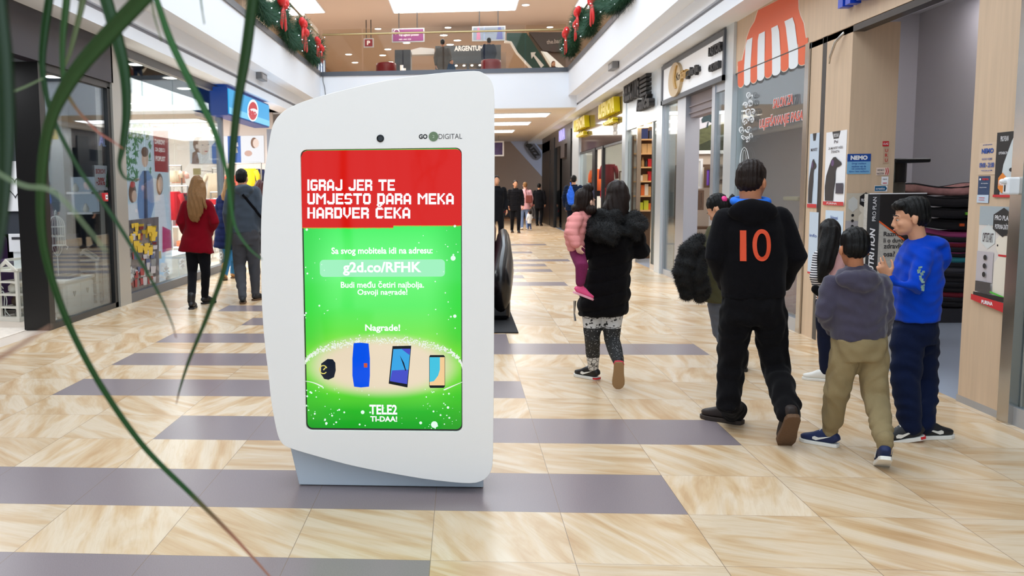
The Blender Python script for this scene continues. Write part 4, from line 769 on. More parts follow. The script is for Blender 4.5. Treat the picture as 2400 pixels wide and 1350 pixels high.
struct('trim_decor_frame',MB().box(LX-.1,LX,10.02,11.95,0,.07).box(LX-.1,LX,10.02,11.95,2.88,2.96).box(LX-.1,LX,11.85,11.95,0,2.9),BLACK)
pane('window_1',10.02,11.86,.07,2.9,X=LX-.06,m=GLASS2)
struct('trim_column_left',MB().box(-4.8,LX+.03,11.95,12.36,0,SL+.02),mat('column_plate',(172,168,160),.35,metal=.4))
struct('wall_decor_rear',MB().box(-8.2,-8.1,-6,12.3,0,3.6).box(-8.2,-4.8,12.26,12.34,0,3.6),SLATE)
struct('ceiling_decor',MB().box(-8.2,-4.72,-6,12.3,3.02,3.1),mat('decor_ceiling',(96,100,106),.8))
area('decor_light',(-6.3,9.8,2.95),2,3,60,(.95,.97,1))
DP=lambda x,y,Y: atY(x,y,Y)
# interior of the home decor shop
def lantern(name,x,y,wd,dp,h,label,rz=0):
    t=thing(name,label,'lantern',(x,y,0),rz,group='white display lanterns'); b=.018; hh=h*.82
    for s in(-1,1):
        for q in(-1,1): obj('corner_post',MB().box(s*wd/2-b,s*wd/2+b,q*dp/2-b,q*dp/2+b,0,hh),CREAM,t)
    for k in (0,.25,.5,.75,1.): obj('shelf',MB().box(-wd/2-.01,wd/2+.01,-dp/2-.01,dp/2+.01,hh*k if k<1 else hh-.02,hh*k+.02 if k<1 else hh),CREAM,t)
    obj('plinth',MB().box(-wd/2-.03,wd/2+.03,-dp/2-.03,dp/2+.03,-.0,.05),CREAM,t)
    e=wd/2+.03
    r=MB()
    for yy in(-dp/2-.02,dp/2+.02): r.prism([(-e,yy-.012,hh),(0,yy-.012,h),(e,yy-.012,hh),(e-.05,yy-.012,hh),(0,yy-.012,h-.05),(-e+.05,yy-.012,hh)],(0,.024,0))
    for s in(-1,1): r.obox((s*e*.95,0,hh+.01),(.015,0,0),(0,dp/2+.02,0),(0,0,.015)); 
    r.obox((0,0,h-.01),(.015,0,0),(0,dp/2+.02,0),(0,0,.015))
    obj('roof_frame',r,CREAM,t)
    obj('roof_glass',MB().quad((-e,-dp/2,hh),(-e,dp/2,hh),(0,dp/2,h-.01),(0,-dp/2,h-.01)).quad((e,-dp/2,hh),(e,dp/2,hh),(0,dp/2,h-.01),(0,-dp/2,h-.01)),GLASS,t)
    for k,c in enumerate([mat('jar_silver',(190,190,186),.2,metal=.9),mat('ornament_brown',(70,56,44),.6),CREAM]): obj('ornament',MB().lathe((.02-.04*k,0,hh*(.25*k)+.02),[(.03,0),(.06,.03),(.06,.08),(.03,.11),(.01,.12)],14),c,t,smooth=True)
    return t
p=fl(33,752); lantern('display_lantern',p.x,p.y+.12,.27,.3,atY(33,607,p.y).z,'white wooden house shaped lantern left of the black door post',-.25)
p=fl(216,714); lantern('display_lantern',-5.08,12.05,.34,.26,atY(216,583,p.y).z,'white wooden house shaped lantern behind the glass beside the cabinet',.25)
# cabinet with hearts
p0=fl(112,758); p1=fl(163,752); 
t=thing('heart_cabinet','white distressed low cabinet with heart cutouts behind the shop glass','cabinet',(-5.07,10.71,0),.0)
obj('body',MB().box(-.33,.29,.02,.84,.03,.44),CREAM,t,bevel=.01); obj('worktop',MB().box(-.36,.31,-.02,.87,.44,.475),CREAM,t,bevel=.008)
for s_ in(-.3,.24):
    for q in(.04,.78): obj('leg',MB().box(s_,s_+.05,q,q+.05,0,.04),CREAM,t)
HT=mat('heart_hole',(90,84,74),.8)
for i in range(2):
    d=obj('door',MB().box(.29,.303,.04+.4*i,.42+.4*i,.07,.41),CREAM,t,bevel=.004); yy=.23+.4*i
    P=[(.305,yy+.045*math.sin(a)**3*1.0,.3+.045*(.8*math.cos(a)-.32*math.cos(2*a)-.12*math.cos(3*a))) for a in [2*math.pi*k/24 for k in range(24)]]
    obj('heart_cutout',MB().quad(*P),HT,d)
obj('lattice_front',MB().box(-.29,.25,.008,.02,.07,.4),mat('lattice',(196,196,186),.6,bump=(70,1.)),t)
t=thing('dark_tray','dark square tray lying on the white heart cabinet','tray',(-5.05,11.1,.475)); obj('tray',MB().box(-.2,.22,-.15,.2,0,.03),SLATE,t); obj('silver_leaf',MB().ell((.12,0,.05),(.08,.04,.015),10),STEEL,t)
t=thing('birdcage_stand','white wire birdcage on a scrolled stand standing on the cabinet tray','birdcage',(atY(135,600,11.1).x,11.1,.506))
zc=atY(135,575,11.1).z-.506; zt=atY(135,505,11.1).z-.506; WRE=mat('white_wire',(226,230,226),.5); R0=.105
obj('pole',MB().cyl((0,0,0),(0,0,zc),.008,8),WRE,t)
m=MB()
for s in(-1,1):
    for ax in((1,0),(0,1)): m.tube([(ax[0]*s*(.0+.12*k/6+.02*math.sin(k)),ax[1]*s*(.12*k/6),zc-.14*(1-k/6)**2) for k in range(7)]+[(ax[0]*s*.14,ax[1]*s*.14,zc-.02),(ax[0]*s*.12,ax[1]*s*.12,zc-.05)],.006,6)
obj('scrolls',m,WRE,t)
m=MB()
for k in range(20):
    a=2*math.pi*k/20; c,s=math.cos(a),math.sin(a); m.tube([(R0*c,R0*s,zc)]+[(R0*c*q,R0*s*q,zc+(zt-zc)*z_) for q,z_ in ((1,.62),(.93,.76),(.72,.88),(.4,.96),(.05,1))],.003,5)
obj('cage_bars',m,WRE,t)
for z_ in(0,.3,.62): obj('cage_ring',MB().tube([(R0*math.cos(2*math.pi*k/24),R0*math.sin(2*math.pi*k/24),zc+(zt-zc)*z_) for k in range(25)],.006,6,(0,0,1)),WRE,t)
obj('finial',MB().lathe((0,0,zt),[(.012,0),(.022,.015),(.012,.03),(.018,.045),(.003,.07)],12),WRE,t,smooth=True); obj('cage_floor',MB().lathe((0,0,zc),[(R0,0),(R0,.006),(.01,.006)],20),WRE,t)
for k in range(3): obj('blossom',MB().ell((-.05+.05*k,0,zc+.12),(.022,.022,.016),8),CREAM,t)
t=thing('curvy_lamp','small silver bell ornament on the floor behind the shop glass','ornament',(-4.85,10.5,0)); obj('bell',MB().lathe((0,0,0),[(.11,0),(.1,.015),(.05,.04),(.04,.1),(.015,.14),(.02,.16),(.004,.18)],18),MC['jar_silver'],t,smooth=True)
t=thing('purple_sofa','dark purple sofa deep in the home decor shop','sofa',(-6.75,11.1,0)); PU=mat('sofa_purple',(72,46,84),.8)
obj('seat',MB().box(-.9,.9,-.55,.25,.15,.45),PU,t,bevel=.05); obj('backrest',MB().box(-.9,.9,.15,.4,.3,1.0),PU,t,bevel=.06)
for s in(-1,1): obj('armrest',MB().box(s*.9-.12,s*.9+.12,-.55,.35,.1,.7),PU,t,bevel=.05); obj('leg',MB().box(s*.8-.03,s*.8+.03,-.45,-.4,0,.15),BLACK,t)
t=thing('wall_shelf','white lit wall shelf with ornaments in the home decor shop','shelf',(atY(185,450,12.1).x,12.19,atY(185,502,12.1).z)); obj('board',MB().box(-.24,.24,-.25,0,0,.03).box(-.24,.24,-.25,0,.27,.3),SHELFW,t); obj('backlight',MB().box(-.24,.24,-.01,0,.03,.5),emis('pale_panel',(170,185,200),.5),t); 
for k in range(3): obj('ornament',MB().lathe((-.15+.13*k,-.14,.03+(.27 if k==1 else 0)),[(.03,0),(.045,.04),(.02,.1),(.004,.12)],12),CREAM,t,smooth=True)
t=thing('grey_pillar','tall pale grey pillar inside the home decor shop','pillar',(atY(137,400,12).x,12,0)); obj('shaft',MB().box(-.12,.12,-.1,.1,0,3.45),mat('pillar_grey',(120,130,138),.6),t)
a,b=DP(10,378,11.6),DP(53,495,11.6); t=thing('heart_canvas','white canvas with a drawn heart on the slate wall left of the door post','picture',(a.x-.1,11.6,b.z)); obj('canvas',MB().box(0,b.x-a.x+.2,0,.03,0,a.z-b.z),SHELFW,t)
P=[((b.x-a.x)/2+.12+.12*math.sin(q)**3,-.006,(a.z-b.z)*.5+.13*(.9*math.cos(q)-.34*math.cos(2*q)-.14*math.cos(3*q)-.06*math.cos(4*q))) for q in [2*math.pi*k/40 for k in range(41)]]
obj('drawn_heart',MB().tube(P,.006,5,(0,1,0)),DARK,t)
struct('wall_decor_slate',MB().box(-8.1,-5.0,11.64,11.7,0,1.0).box(-8.1,DP(60,400,11.65).x,11.64,11.7,0,3.2),SLATE)
t=thing('framed_notice','white framed notice standing behind the left lantern','notice',(DP(50,600,10.9).x,10.9,0)); obj('stand',MB().box(-.1,.1,.0,.03,0,1.0),SHELFW,t); obj('sheet',MB().box(-.14,.12,-.02,0,.82,1.04),W_,t); obj('heading',MB().box(-.1,.08,-.025,-.02,.97,1.),DARK,t)
t=thing('lace_cloth','white lace floor cloth under the left lantern at the shop entrance','cloth',(-5.5,9.75,0.0)); obj('cloth',MB().box(-.9,.62,-.6,.3,0.001,.006),mat('lace',(226,214,200),.8,var=(14,.25)),t)
t=thing('scrolled_stand','white scrolled wire stand at the left frame edge','stand',(fl(6,750).x,fl(6,750).y,0))
m=MB()
for k in range(2): m.tube([(.02+.1*q*math.cos(q*4+k)+.12*q,0,.36*(1-q)) for q in [i/14 for i in range(15)]],.006,6,(0,1,0))
m.tube([(-.02+.05*math.cos(q),0,.38+.04*math.sin(q)) for q in [i*.5 for i in range(12)]],.006,6,(0,1,0)); obj('wire',m,WRE,t)
ls=poster('sale_notice',LX-.045,(223,387,258,446),'white sale notice with red letters and a pine tree on the dark glass','L' and [W_,('t',.08,.7,.66,.86,RD,'BOROVI',.03),('t',.08,.66,.2,.52,RD,'-30%',.03),('r',.8,.84,.08,.16,BR),('p',[(.66,.14),(.98,.14),(.9,.3),(.95,.3),(.87,.5),(.92,.5),(.83,.8),(.73,.5),(.78,.5),(.7,.3),(.75,.3)],pc((40,70,44)))],'L')
t=thing('fire_alarm_button','red square fire alarm call point below the sale notice','alarm button',(LX-.03,YL(247),atX(247,462,LX).z)); obj('case',MB().box(0,.04,-.06,.06,-.055,.055),RD,t,bevel=.006); obj('window',MB().box(.04,.044,-.035,.035,-.03,.03),W_,t); obj('mark',MB().box(.044,.046,-.02,.02,-.008,.008),BK,t)
# lettering seen on the dark glass
ltext('window_lettering','BOR',92,106,305,322,mat('dim_yellow',(150,120,50),.5),X=LX-.045,label='dim yellow letters high on the dark shop glass',cat='lettering'); ltext('window_lettering','AL',232,250,322,342,mat('dim_blue',(140,165,190),.5),X=LX-.045,label='pale letters high on the dark shop glass above the sale notice',cat='lettering')
downlight(fl(125,177,3.01),.13,'large round lamp just inside the dark home decor shop','decor shop lamps',); downlight(fl(239,279,3.01),.09,'small round lamp deeper in the home decor shop','decor shop lamps')
# children's clothes shop
yK0,yK1,yK2=12.36,YL(525),22.2
struct('trim_kids_frame',MB().box(LX-.08,LX+.01,yK0,yK1,3.38,SL).box(LX-.1,LX+.02,yK1-.12,yK1,.0,SL).box(LX-.1,LX+.03,yK0,yK1,0,.13).box(LX-.1,LX+.03,yK2,yK2+.2,0,3.0),mat('kids_frame_grey',(104,106,112),.4,metal=.5))
ys=[yK0,YL(347),YL(416),YL(478),yK1-.12]
for i in range(4): pane('window_%d'%(3+i),ys[i]+.006,ys[i+1]-.006,.13,3.38,X=LX-.05)
KW=mat('kids_wall',(206,196,188),.7)
struct('wall_kids_rear',MB().box(-10.2,-10.1,12.3,24,0,3.6).box(-10.1,-4.8,23.4,23.5,0,3.6),KW); struct('ceiling_kids',MB().box(-10.2,-4.65,12.3,23.5,3.5,3.6),mat('kids_ceiling',(226,222,218),.8))
struct('wall_left_far',MB().box(-4.9,LX,24,46,0,3.6),mat('left_far_wall',(160,150,145),.5))
area('kids_light',(-7.2,17,3.42),3.5,9,800,(.97,.98,1))
for k,(x,y) in enumerate([(321,149),(403,181),(434,206),(312,241),(318,257),(367,256),(380,273),(427,272),(331,276),(398,288),(440,290),(470,296),(560,308),(545,330)]):
    if not(fl(x,y,3.5).x>-10.1 and fl(x,y,3.5).y<23.3): continue
    downlight(fl(x,y,3.5),.13,'round ceiling lamp %s in the bright clothes shop'%['nearest the dark shop','second from the dark shop','above the third glass joint','over the family banner, upper','over the family banner, lower','right of the banner top','right of the banner top, lower','far row, first','far left over the banner','far row, second','far row, third','far row, nearest the blue sign','under the blue sign, first','under the blue sign, second'][k],'clothes shop ceiling lamps')
# family banner
BX=LX-.14
bn=thing('family_banner','tall bright banner of a family under a tree behind the clothes shop glass','banner',(BX,14,1.5))
def bq(pts,c,nm,l): m=MB(); dl(m,pts,l*2,BX); under(bn,obj(nm,m,c))
def bell(x,y,rx,ry,c,nm,l,n=18): bq([(x+rx*math.cos(2*math.pi*i/n),y+ry*math.sin(2*math.pi*i/n)) for i in range(n)],c,nm,l)
def ec(c,s=.5,nm=None): return emis('lit_%d_%d_%d'%c,c,s)
bq([(284,284),(394,297),(404,640),(372,655),(372,700),(290,712)],ec((205,222,240),.6),'banner_sheet',0)
m=MB(); random.seed(2)
for i in range(260):
    x=random.uniform(287,352);y=random.uniform(290,425)
    if x>322 and y>335 and x<350: continue
    a=random.uniform(0,3.1); L_=random.uniform(3,7); w_=1.6; dx,dy=math.cos(a),math.sin(a)*1.6
    m2=[(x-dx*L_,y-dy*L_),(x+dy*w_,y-dx*w_),(x+dx*L_,y+dy*L_),(x-dy*w_,y+dx*w_)]; dl(m,m2,2,BX)
under(bn,obj('tree_branches',m,ec((84,140,92),.5)))
bq([(357,295),(393,299),(394,404),(362,402)],ec((176,48,62),.5),'red_ribbon',2)
for i,(s_,y0,y1) in enumerate([('DAROVI',325,337),('ZA DJECU',345,357),('POPUST',365,377)]): under(bn,ltext('ribbon_lettering',s_,363+i,386+i,y0,y1,ec((250,240,240),.6),X=BX+.012,bold=.04,thick=0))
SK_=ec((235,196,178),.5); SHT=ec((128,158,214),.5); WH_=ec((232,232,244),.6); HR=ec((120,84,70),.5); PK=ec((214,60,120),.5); DK=ec((60,66,96),.5)
bq([(325,415),(333,400),(347,400),(357,418),(360,480),(352,512),(322,512),(320,470)],SHT,'father_shirt',3); bell(338,372,8,20,SK_,'father_face',4); bell(337,356,8.5,12,HR,'father_hair',5); bq([(335,400),(341,400),(345,512),(336,512)],DK,'father_placket',4)
bell(308,452,9,24,HR,'left_girl_hair',5); bell(312,460,6,14,SK_,'left_girl_face',6); bq([(298,480),(318,476),(324,514),(296,516)],WH_,'left_girl_dress',5); bell(308,432,6,8,ec((210,80,80),.5),'hair_bow',6)
bell(372,432,8,26,HR,'right_girl_hair',5); bell(373,432,6,18,SK_,'right_girl_face',6); bq([(362,458),(382,455),(388,520),(398,590),(374,604),(358,560)],WH_,'right_girl_dress',5); bq([(378,530),(398,540),(400,586),(378,592)],PK,'pink_skirt',6); bq([(364,590),(374,588),(376,606),(362,606)],ec((220,180,60),.5),'gold_shoe',7)
# mosaic sticker in the lower corner of the glass
mz=thing('mosaic_decal','yellow and red patchwork ornament decal low on the clothes shop glass','decal',(LX-.04,13.2,.8))
m=MB(); dl(m,[(288,518),(371,508),(373,662),(292,697)],0,LX-.03); under(mz,obj('decal_base',m,mat('mosaic_base',(120,110,116),.5,var=(7,.6))))
random.seed(9); pcs=[mat('mosaic_yellow',(206,170,40),.5),mat('mosaic_red',(150,44,50),.5),mat('mosaic_blue',(70,84,120),.5),mat('mosaic_grey',(176,172,176),.5)]
for i in range(100):
    x=random.uniform(291,358); y=random.uniform(522,672-(x-291)*.1); c=pcs[0 if (y<585 and random.random()<.6) else random.choice([1,2,3,3])]
    w_=random.uniform(5,14); h_=random.uniform(6,18); m=MB(); y=min(y,678-(x-291)*.25-h_)
    P=[(x,y),(x+w_,y-1),(x+w_*.9,y+h_),(x+1,y+h_+1)]; dl(m,P,1+i*.15,LX-.03); under(mz,obj('patch',m,c))
def snow(cx,cy,r,lb):
    m=MB()
    for k in range(8):
        a=math.pi*k/4; dx,dy=math.cos(a),math.sin(a)*1.7; dl(m,[(cx+dy*.6,cy-dx),(cx+dx*r*.6+dy*1.6,cy+dy*r*.6-dx*2),(cx+dx*r,cy+dy*r),(cx+dx*r*.6-dy*1.6,cy+dy*r*.6+dx*2)],1,LX-.03)
    obj('snowflake_decal',m,mat('snow_print',(226,226,232),.5),label=lb,cat='decal',group='snowflake decals')
for x,y,r,lb in [(389,636,9,'white snowflake decal low on the glass under the banner corner'),(427,618,8,'white snowflake decal right of the banner'),(307,640,10,'white snowflake decal over the patchwork'),(352,650,9,'white snowflake decal at the patchwork edge'),(518,600,6,'white snowflake decal low near the shop entrance')]: snow(x,y,r,lb)
# sign box
sg=thing('lightbox_sign','blue illuminated sign box with a round red and white emblem over the clothes shop entrance','sign',(LX,20,3.2))
yS0,yS1=YL(541,LX+.3),YL(636,LX+.3); zA,zB=2.93,3.45
under(sg,obj('case',MB().box(LX-.05,LX+.28,yS0,yS1,zA,zB),emis('sign_deep_blue',(10,70,160),.35))); under(sg,obj('lit_face',MB().box(LX+.28,LX+.3,yS0+.04,yS1-.04,zA+.03,zB-.03),emis('sign_sky',(50,172,236),.62)))
m=MB().box(LX+.3,LX+.302,yS0+.04,yS1-.04,zA+.03,zA+.15); under(sg,obj('pale_band',m,emis('sign_pale',(120,208,246),.66)))
X_=LX+.305
def bd(cx,cy,rx,ry,c,nm,l,a0=0,a1=2*math.pi): 
    m=MB(); dl(m,[(cx+rx*math.cos(a0+(a1-a0)*i/24),cy+ry*math.sin(a0+(a1-a0)*i/24)) for i in range(25)],l,X_); under(sg,obj(nm,m,c))
bd(592,259,13,26,emis('sign_white',(250,250,255),.75),'emblem_disc',1); bd(592,260,10.5,21,emis('sign_red',(206,40,50),.62),'emblem_red',3)
bd(592,262,10.6,7.5,emis('sign_white',(250,250,255),.75),'emblem_band',5); under(sg,ltext('emblem_lettering','eeo',584,601,256,268,emis('sign_red',(206,40,50),.62),X=X_+.014,bold=.05,thick=0))
area('sign_glow',(LX+.5,20,3.0),.3,3,4,(.2,.6,1),roty=math.pi)
# inside the clothes shop
YW=23.38
def wallpic(x0,y0,x1,y1,lb,fn,Yp=YW):
    a,b=atY(x0,y1,Yp),atY(x1,y0,Yp); t=thing('wall_photo',lb,'picture',(a.x,Yp,a.z)); W,Hh=b.x-a.x,b.z-a.z
    def q(pts,c,nm,l=1): obj(nm,MB().quad(*[((x-x0)/(x1-x0)*W,-.012-.004*l,(y1-y)/(y1-y0)*Hh) for x,y in pts][::1]),c,t)
    obj('panel',MB().box(0,W,-.012,0,0,Hh),emis('photo_white',(244,244,248),.62),t); fn(q); return t
el=lambda x,y,rx,ry,n=16:[(x+rx*math.cos(2*math.pi*i/n),y-ry*math.sin(2*math.pi*i/n)) for i in range(n)]
FS_=ec((248,220,204),.62); HB=ec((150,104,76),.5)
def girl(q):
    q(el(468,338,14,20),HB,'hair_picture',1); q([(450,384),(452,358),(462,352),(468,384)],HB,'braid_picture',1); q(el(478,342,13,22),FS_,'face_picture',2); q(el(463,343,3,5),FS_,'ear_picture',3); q([(470,362),(488,362),(498,384),(466,384)],ec((246,240,240),.62),'blouse_picture',2)
    q(el(483,355,4,1.4),ec((220,120,110),.5),'mouth_picture',4); q(el(476,340,1.6,1),DK,'eye_picture',4); q(el(489,339,1.4,1),DK,'eye_picture',4)
wallpic(446,318,498,383,'large bright photo of a smiling girl on the clothes shop rear wall',girl)
def blu(q):
    q([(535,318),(565,318),(565,384),(535,384)][::-1],ec((30,104,200),.55),'blue_field',1); q([(498,340),(518,320),(518,384),(498,384)][::-1],ec((40,120,210),.55),'blue_field',1); q(el(596,335,8,13),HB,'hair_picture',1); q(el(600,336,7,11),FS_,'face_picture',2); q(el(582,360,9,7),ec((240,190,170),.5),'hands_picture',2); q([(540,350),(556,346),(558,358),(542,360)][::-1],ec((240,230,200),.6),'lettering_block',3); q([(552,335),(558,333),(559,343),(553,344)][::-1],W_,'lettering_block',3)
wallpic(500,318,618,383,'wide blue and white photo panel with a child behind the sign box',blu)
SG=mat('rack_grey',(120,122,126),.5)
for (x,y,Y,c,lb,w_,h_) in [(405,400,20,7,'beige top hanging left of the white shelving',.16,.25),(418,402,20.3,5,'peach top hanging beside the beige one',.16,.26),(407,449,17.5,3,'bright red jacket hanging behind the banner edge',.14,.55),(418,455,18,2,'black jacket beside the red one behind the banner',.15,.5),(430,452,18.4,0,'maroon jacket third on the rack behind the banner',.15,.5),(506,406,22,7,'pale beige dress hanging under the girl photo',.24,.6),(518,408,22.5,9,'white cardigan beside the beige dress',.2,.5),(545,411,21.5,8,'coral top hanging left of the yellow sweater',.18,.4),(583,395,21,4,'yellow sweater hanging above the grey hoodie man',.17,.5),(597,396,21.4,6,'navy garment right of the yellow sweater',.18,.45),(605,397,21.8,2,'black garment at the kiosk edge beside the navy one',.16,.45),(500,470,20,3,'dark red garment low beside the blond woman',.15,.45),(515,464,20.6,9,'white and red garment behind the navy coat woman',.15,.45)]:
    p=atY(x,y,Y); garment('hanging_garment',(p.x,Y,p.z),GC[c],lb,'garments in the clothes shop',w_,h_)
def rack(x0,x1,y,Y,lb):
    a,b=atY(x0,y,Y),atY(x1,y,Y); t=thing('clothes_rack',lb,'clothes rack',(a.x,Y,0)); L_=b.x-a.x; h=a.z+.09
    obj('rail',MB().cyl((0,0,h),(L_,0,h),.015),STEEL,t)
    for x in (0,L_): obj('upright',MB().cyl((x,0,0),(x,0,h),.018),STEEL,t); obj('foot',MB().box(x-.02,x+.02,-.25,.25,0,.03),STEEL,t)
rack(398,440,447,18,'steel clothes rack with dark and red jackets behind the banner'); rack(395,425,398,20.2,'steel rack with beige tops left of the shelving'); rack(498,525,403,22.2,'steel rack with pale dresses under the girl photo'); rack(538,612,392,21.3,'steel rack with yellow and coral tops under the photo panel'); rack(494,525,460,20.3,'low steel rack behind the navy coat woman')
a=atY(400,470,19.6); t=thing('shelf_unit','white metal shelf unit with folded clothes behind the blond woman','shelf',(a.x,19.8,0))
for z in (.3,.75,1.2): 
    s_=obj('shelf_board',MB().box(0,1.1,-.2,.2,z,z+.03),SHELFW,t)
    for k in range(4): obj('folded_stack',MB().box(.08+.25*k,.28+.25*k,-.15,.15,z+.03,z+.15),GC[(k*3+int(z*4))%10],s_,bevel=.01)
for x in(0,1.1): obj('upright',MB().box(x-.02,x+.02,-.2,.2,0,1.5),SHELFW,t)
t=thing('price_tag','small yellow price card above the blond woman','price card',(atY(462,402,21).x,21,atY(462,410,21).z)); obj('card',MB().box(-.09,.09,-.01,0,0,.15),emis('tag_yellow',(230,190,40),.4),t); obj('bracket',MB().cyl((0,.0,.1),(0,1.2,.1),.01),STEEL,t)
t=thing('display_plinth','pale display plinth with blue figures low behind the window','plinth',(-5.1,15.6,0)); obj('body',MB().box(-.25,.25,-.9,1.0,0,.45),mat('pale_blue_grey',(188,200,214),.5,var=(3,.2)),t)
# ---------------------------------------------------------------- gallery: garlands, signs, furniture
NG=mat('needle_green',(24,70,44),.7,var=(30,.4)); BOW=mat('bow_red',(206,24,30),.5)
def garland(name,label,X,px,bows,r=.13):
    P=[atX(x,y,X) for x,y in px]; t=thing(name,label,'garland',P[len(P)//2])
    Q=[]
    for i in range(len(P)-1):
        n=max(2,int((P[i+1]-P[i]).length/.08))
        for k in range(n): Q.append(P[i].lerp(P[i+1],k/n))
    random.seed(len(px)); m=MB()
    m.tube(Q,[r*.45]*len(Q),8)
    per=max(6,int(16000/len(Q)))
    for q in Q:
        for k in range(per):
            d=Vector((random.gauss(0,1),random.gauss(0,1),random.gauss(0,1))).normalized(); o=q+Vector((random.uniform(-.04,.04),random.uniform(-.05,.05),random.uniform(-.04,.04)))
            L_=r*random.uniform(.6,1.25); s=d.orthogonal().normalized()*.009; m.quad(o+s+d*.02,o-s+d*.02,o+d*L_)
    under(t,obj('needles',m,NG))
    m=MB()
    for q in Q[::5]:
        d=Vector((-1 if X>0 else 1,random.gauss(0,.6),random.gauss(0,.6))).normalized(); m.ell(q+d*r*.95,(.014,.014,.014),6)
    under(t,obj('fairy_lights',m,emis('fairy_white',(235,245,255),1.2)))
    for x,y,s in bows:
        c=atX(x,y,X-(.16 if X>0 else -.16)); b=MB()
        for sg_ in(-1,1):
            b.ell(c+Vector((0,sg_*.13*s,.06*s)),(.06*s,.13*s,.085*s),12); b.tube([c,c+Vector((0,sg_*.1*s,-.14*s)),c+Vector((0,sg_*.17*s,-.3*s))],[(.02*s,.04*s),(.02*s,.07*s),(.01*s,.09*s)],8,(1,0,0))
        b.ell(c,(.05*s,.045*s,.05*s),10); under(t,obj('bow',b,BOW,smooth=True))
garland('christmas_garland','green garland with three red bows swagged along the left gallery glass',-3.86,[(590,-30),(600,-4),(612,22),(632,38),(648,30),(662,6),(664,40),(672,80),(690,100),(702,92),(706,55),(716,90),(728,125),(738,138),(746,118),(742,92)],[(664,14,1.5),(711,62,1.3),(716,82,1.2),(745,102,1.1),(754,118,1.)],.27)
garland('christmas_garland','green garland with red bows swagged along the right gallery glass',2.86,[(1480,-30),(1462,-8),(1440,12),(1415,4),(1402,10),(1392,40),(1380,72),(1368,62),(1362,30),(1352,60),(1346,100),(1335,122),(1328,96)],[(1388,6,1.4),(1353,34,1.2),(1349,62,1.),(1326,84,1.4)],.25)
def up(x,y,Y): return atY(x,y,Y)
ZU=4.78
def hsign(name,label,px,Y,m,fn=None,group=None):
    x0,yt,x1,yb=px; a,b=up(x0,yb,Y),up(x1,yt,Y); t=thing(name,label,'sign',(a.x,Y,a.z),group=group); W,Hh=b.x-a.x,b.z-a.z
    obj('sign_frame',MB().box(-.04,W+.04,.0,.08,-.04,Hh+.04),ALU,t); obj('sign_face',MB().box(0,W,-.01,0,0,Hh),m,t)
    for u in(.2,.8): obj('rod',MB().cyl((W*u,.04,Hh),(W*u,.04,8.-a.z),.018,8),BLACK,t)
    if fn: fn(t,W,Hh)
    return t
def f1(t,W,h): text('lettering','Vaš oglasni prostor',(W*.2,-.015,h*.38),(1,0,0),(0,0,1),W*.66,h*.24,W_,t,thick=0); obj('emblem',MB().tube([(W*.12+.1*math.cos(a),-.015,h*.8+.09*math.sin(a)) for a in [i*.5 for i in range(10)]],.012,5,(0,1,0)),W_,t); text('lettering','082 444 222',(W*.2,-.015,h*.1),(1,0,0),(0,0,1),W*.4,h*.1,W_,t,thick=0)
hsign('hanging_sign','purple hanging sign with white words under the upper ceiling',(921,68,992,97),34.5,mat('sign_purple',(112,34,96),.4),f1)
def f2(t,W,h):
    obj('figure_picture',MB().quad(*[(W*x,-.015,h*y) for x,y in [(.1,.02),(.24,.02),(.22,.6),(.2,.98),(.14,.98),(.12,.6)]]),mat('fig_rose',(150,90,120),.5),t); obj('figure_picture',MB().quad(*[(W*x,-.015,h*y) for x,y in [(.74,.02),(.95,.02),(.94,.55),(.88,.98),(.8,.98),(.78,.6)]]),mat('fig_navy',(70,76,130),.5),t); text('lettering','sretan božić i nova',(W*.3,-.015,h*.74),(1,0,0),(0,0,1),W*.4,h*.1,INK,t,thick=0); text('lettering','godina svima',(W*.33,-.015,h*.48),(1,0,0),(0,0,1),W*.33,h*.08,INK,t,thick=0)
hsign('hanging_sign','pale hanging screen with two figures under the upper ceiling',(1109,63,1182,94),34.5,emis('screen_pale',(180,196,226),.55),f2)
hsign('hanging_sign','small dark red parking sign hanging at the far gallery',(855,92,873,109),36,mat('sign_maroon',(120,28,44),.4),lambda t,W,h:text('lettering','P',(W*.3,-.015,h*.2),(1,0,0),(0,0,1),W*.4,h*.6,W_,t,thick=0,bold=.03))
def ott(x0,x1,yt,Y,lb):
    a,b=up(x0,yt,Y),up(x1,yt,Y); r=(b.x-a.x)/2; t=thing('red_ottoman',lb,'seat',((a.x+b.x)/2,Y,ZU),group='red seats on the gallery'); h=a.z-ZU
    obj('seat',MB().lathe((0,0,0),[(r*.95,.04),(r,.1),(r,h*.8),(r*.96,h*.95),(r*.8,h),(.02,h)],28),mat('ottoman_red',(132,24,36),.4),t,smooth=True); obj('base',MB().lathe((0,0,0),[(r*.85,0),(r*.85,.05),(.02,.05)],20),BLACK,t)
ott(881,929,148,27.6,'dark red round seat on the gallery left of the black stall'); ott(1127,1175,141,27.4,'dark red round seat on the gallery behind the leaning man')
BKK=mat('stall_black',(34,36,42),.35)
a,b=up(1020,108,37),up(1174,108,37); t=thing('black_stall','black jewellery stall with white letters on the upper floor','stall',((a.x+b.x)/2,37,ZU)); w2=(b.x-a.x)/2; h=a.z-ZU
obj('header',MB().box(-w2,w2,0,1.6,h-.7,h),BKK,t)
for s in(-1,1): obj('end_panel',MB().box(s*w2-.3 if s>0 else -w2,s*w2 if s>0 else -w2+.3,0,1.6,0,h-.7),BKK,t)
obj('counter',MB().box(-w2+.3,w2-.3,.1,1.5,0,1.0),SHELFW,t); obj('mid_post',MB().box(-.05,.05,.0,.1,0,h-.7),BKK,t)
text('lettering','ARGENTUM',(up(1065,121,37).x-t.location.x,-.01,up(1065,120,37).z-ZU),(1,0,0),(0,0,1),1.12,.2,W_,t,bold=.03,thick=.0)
m=MB()
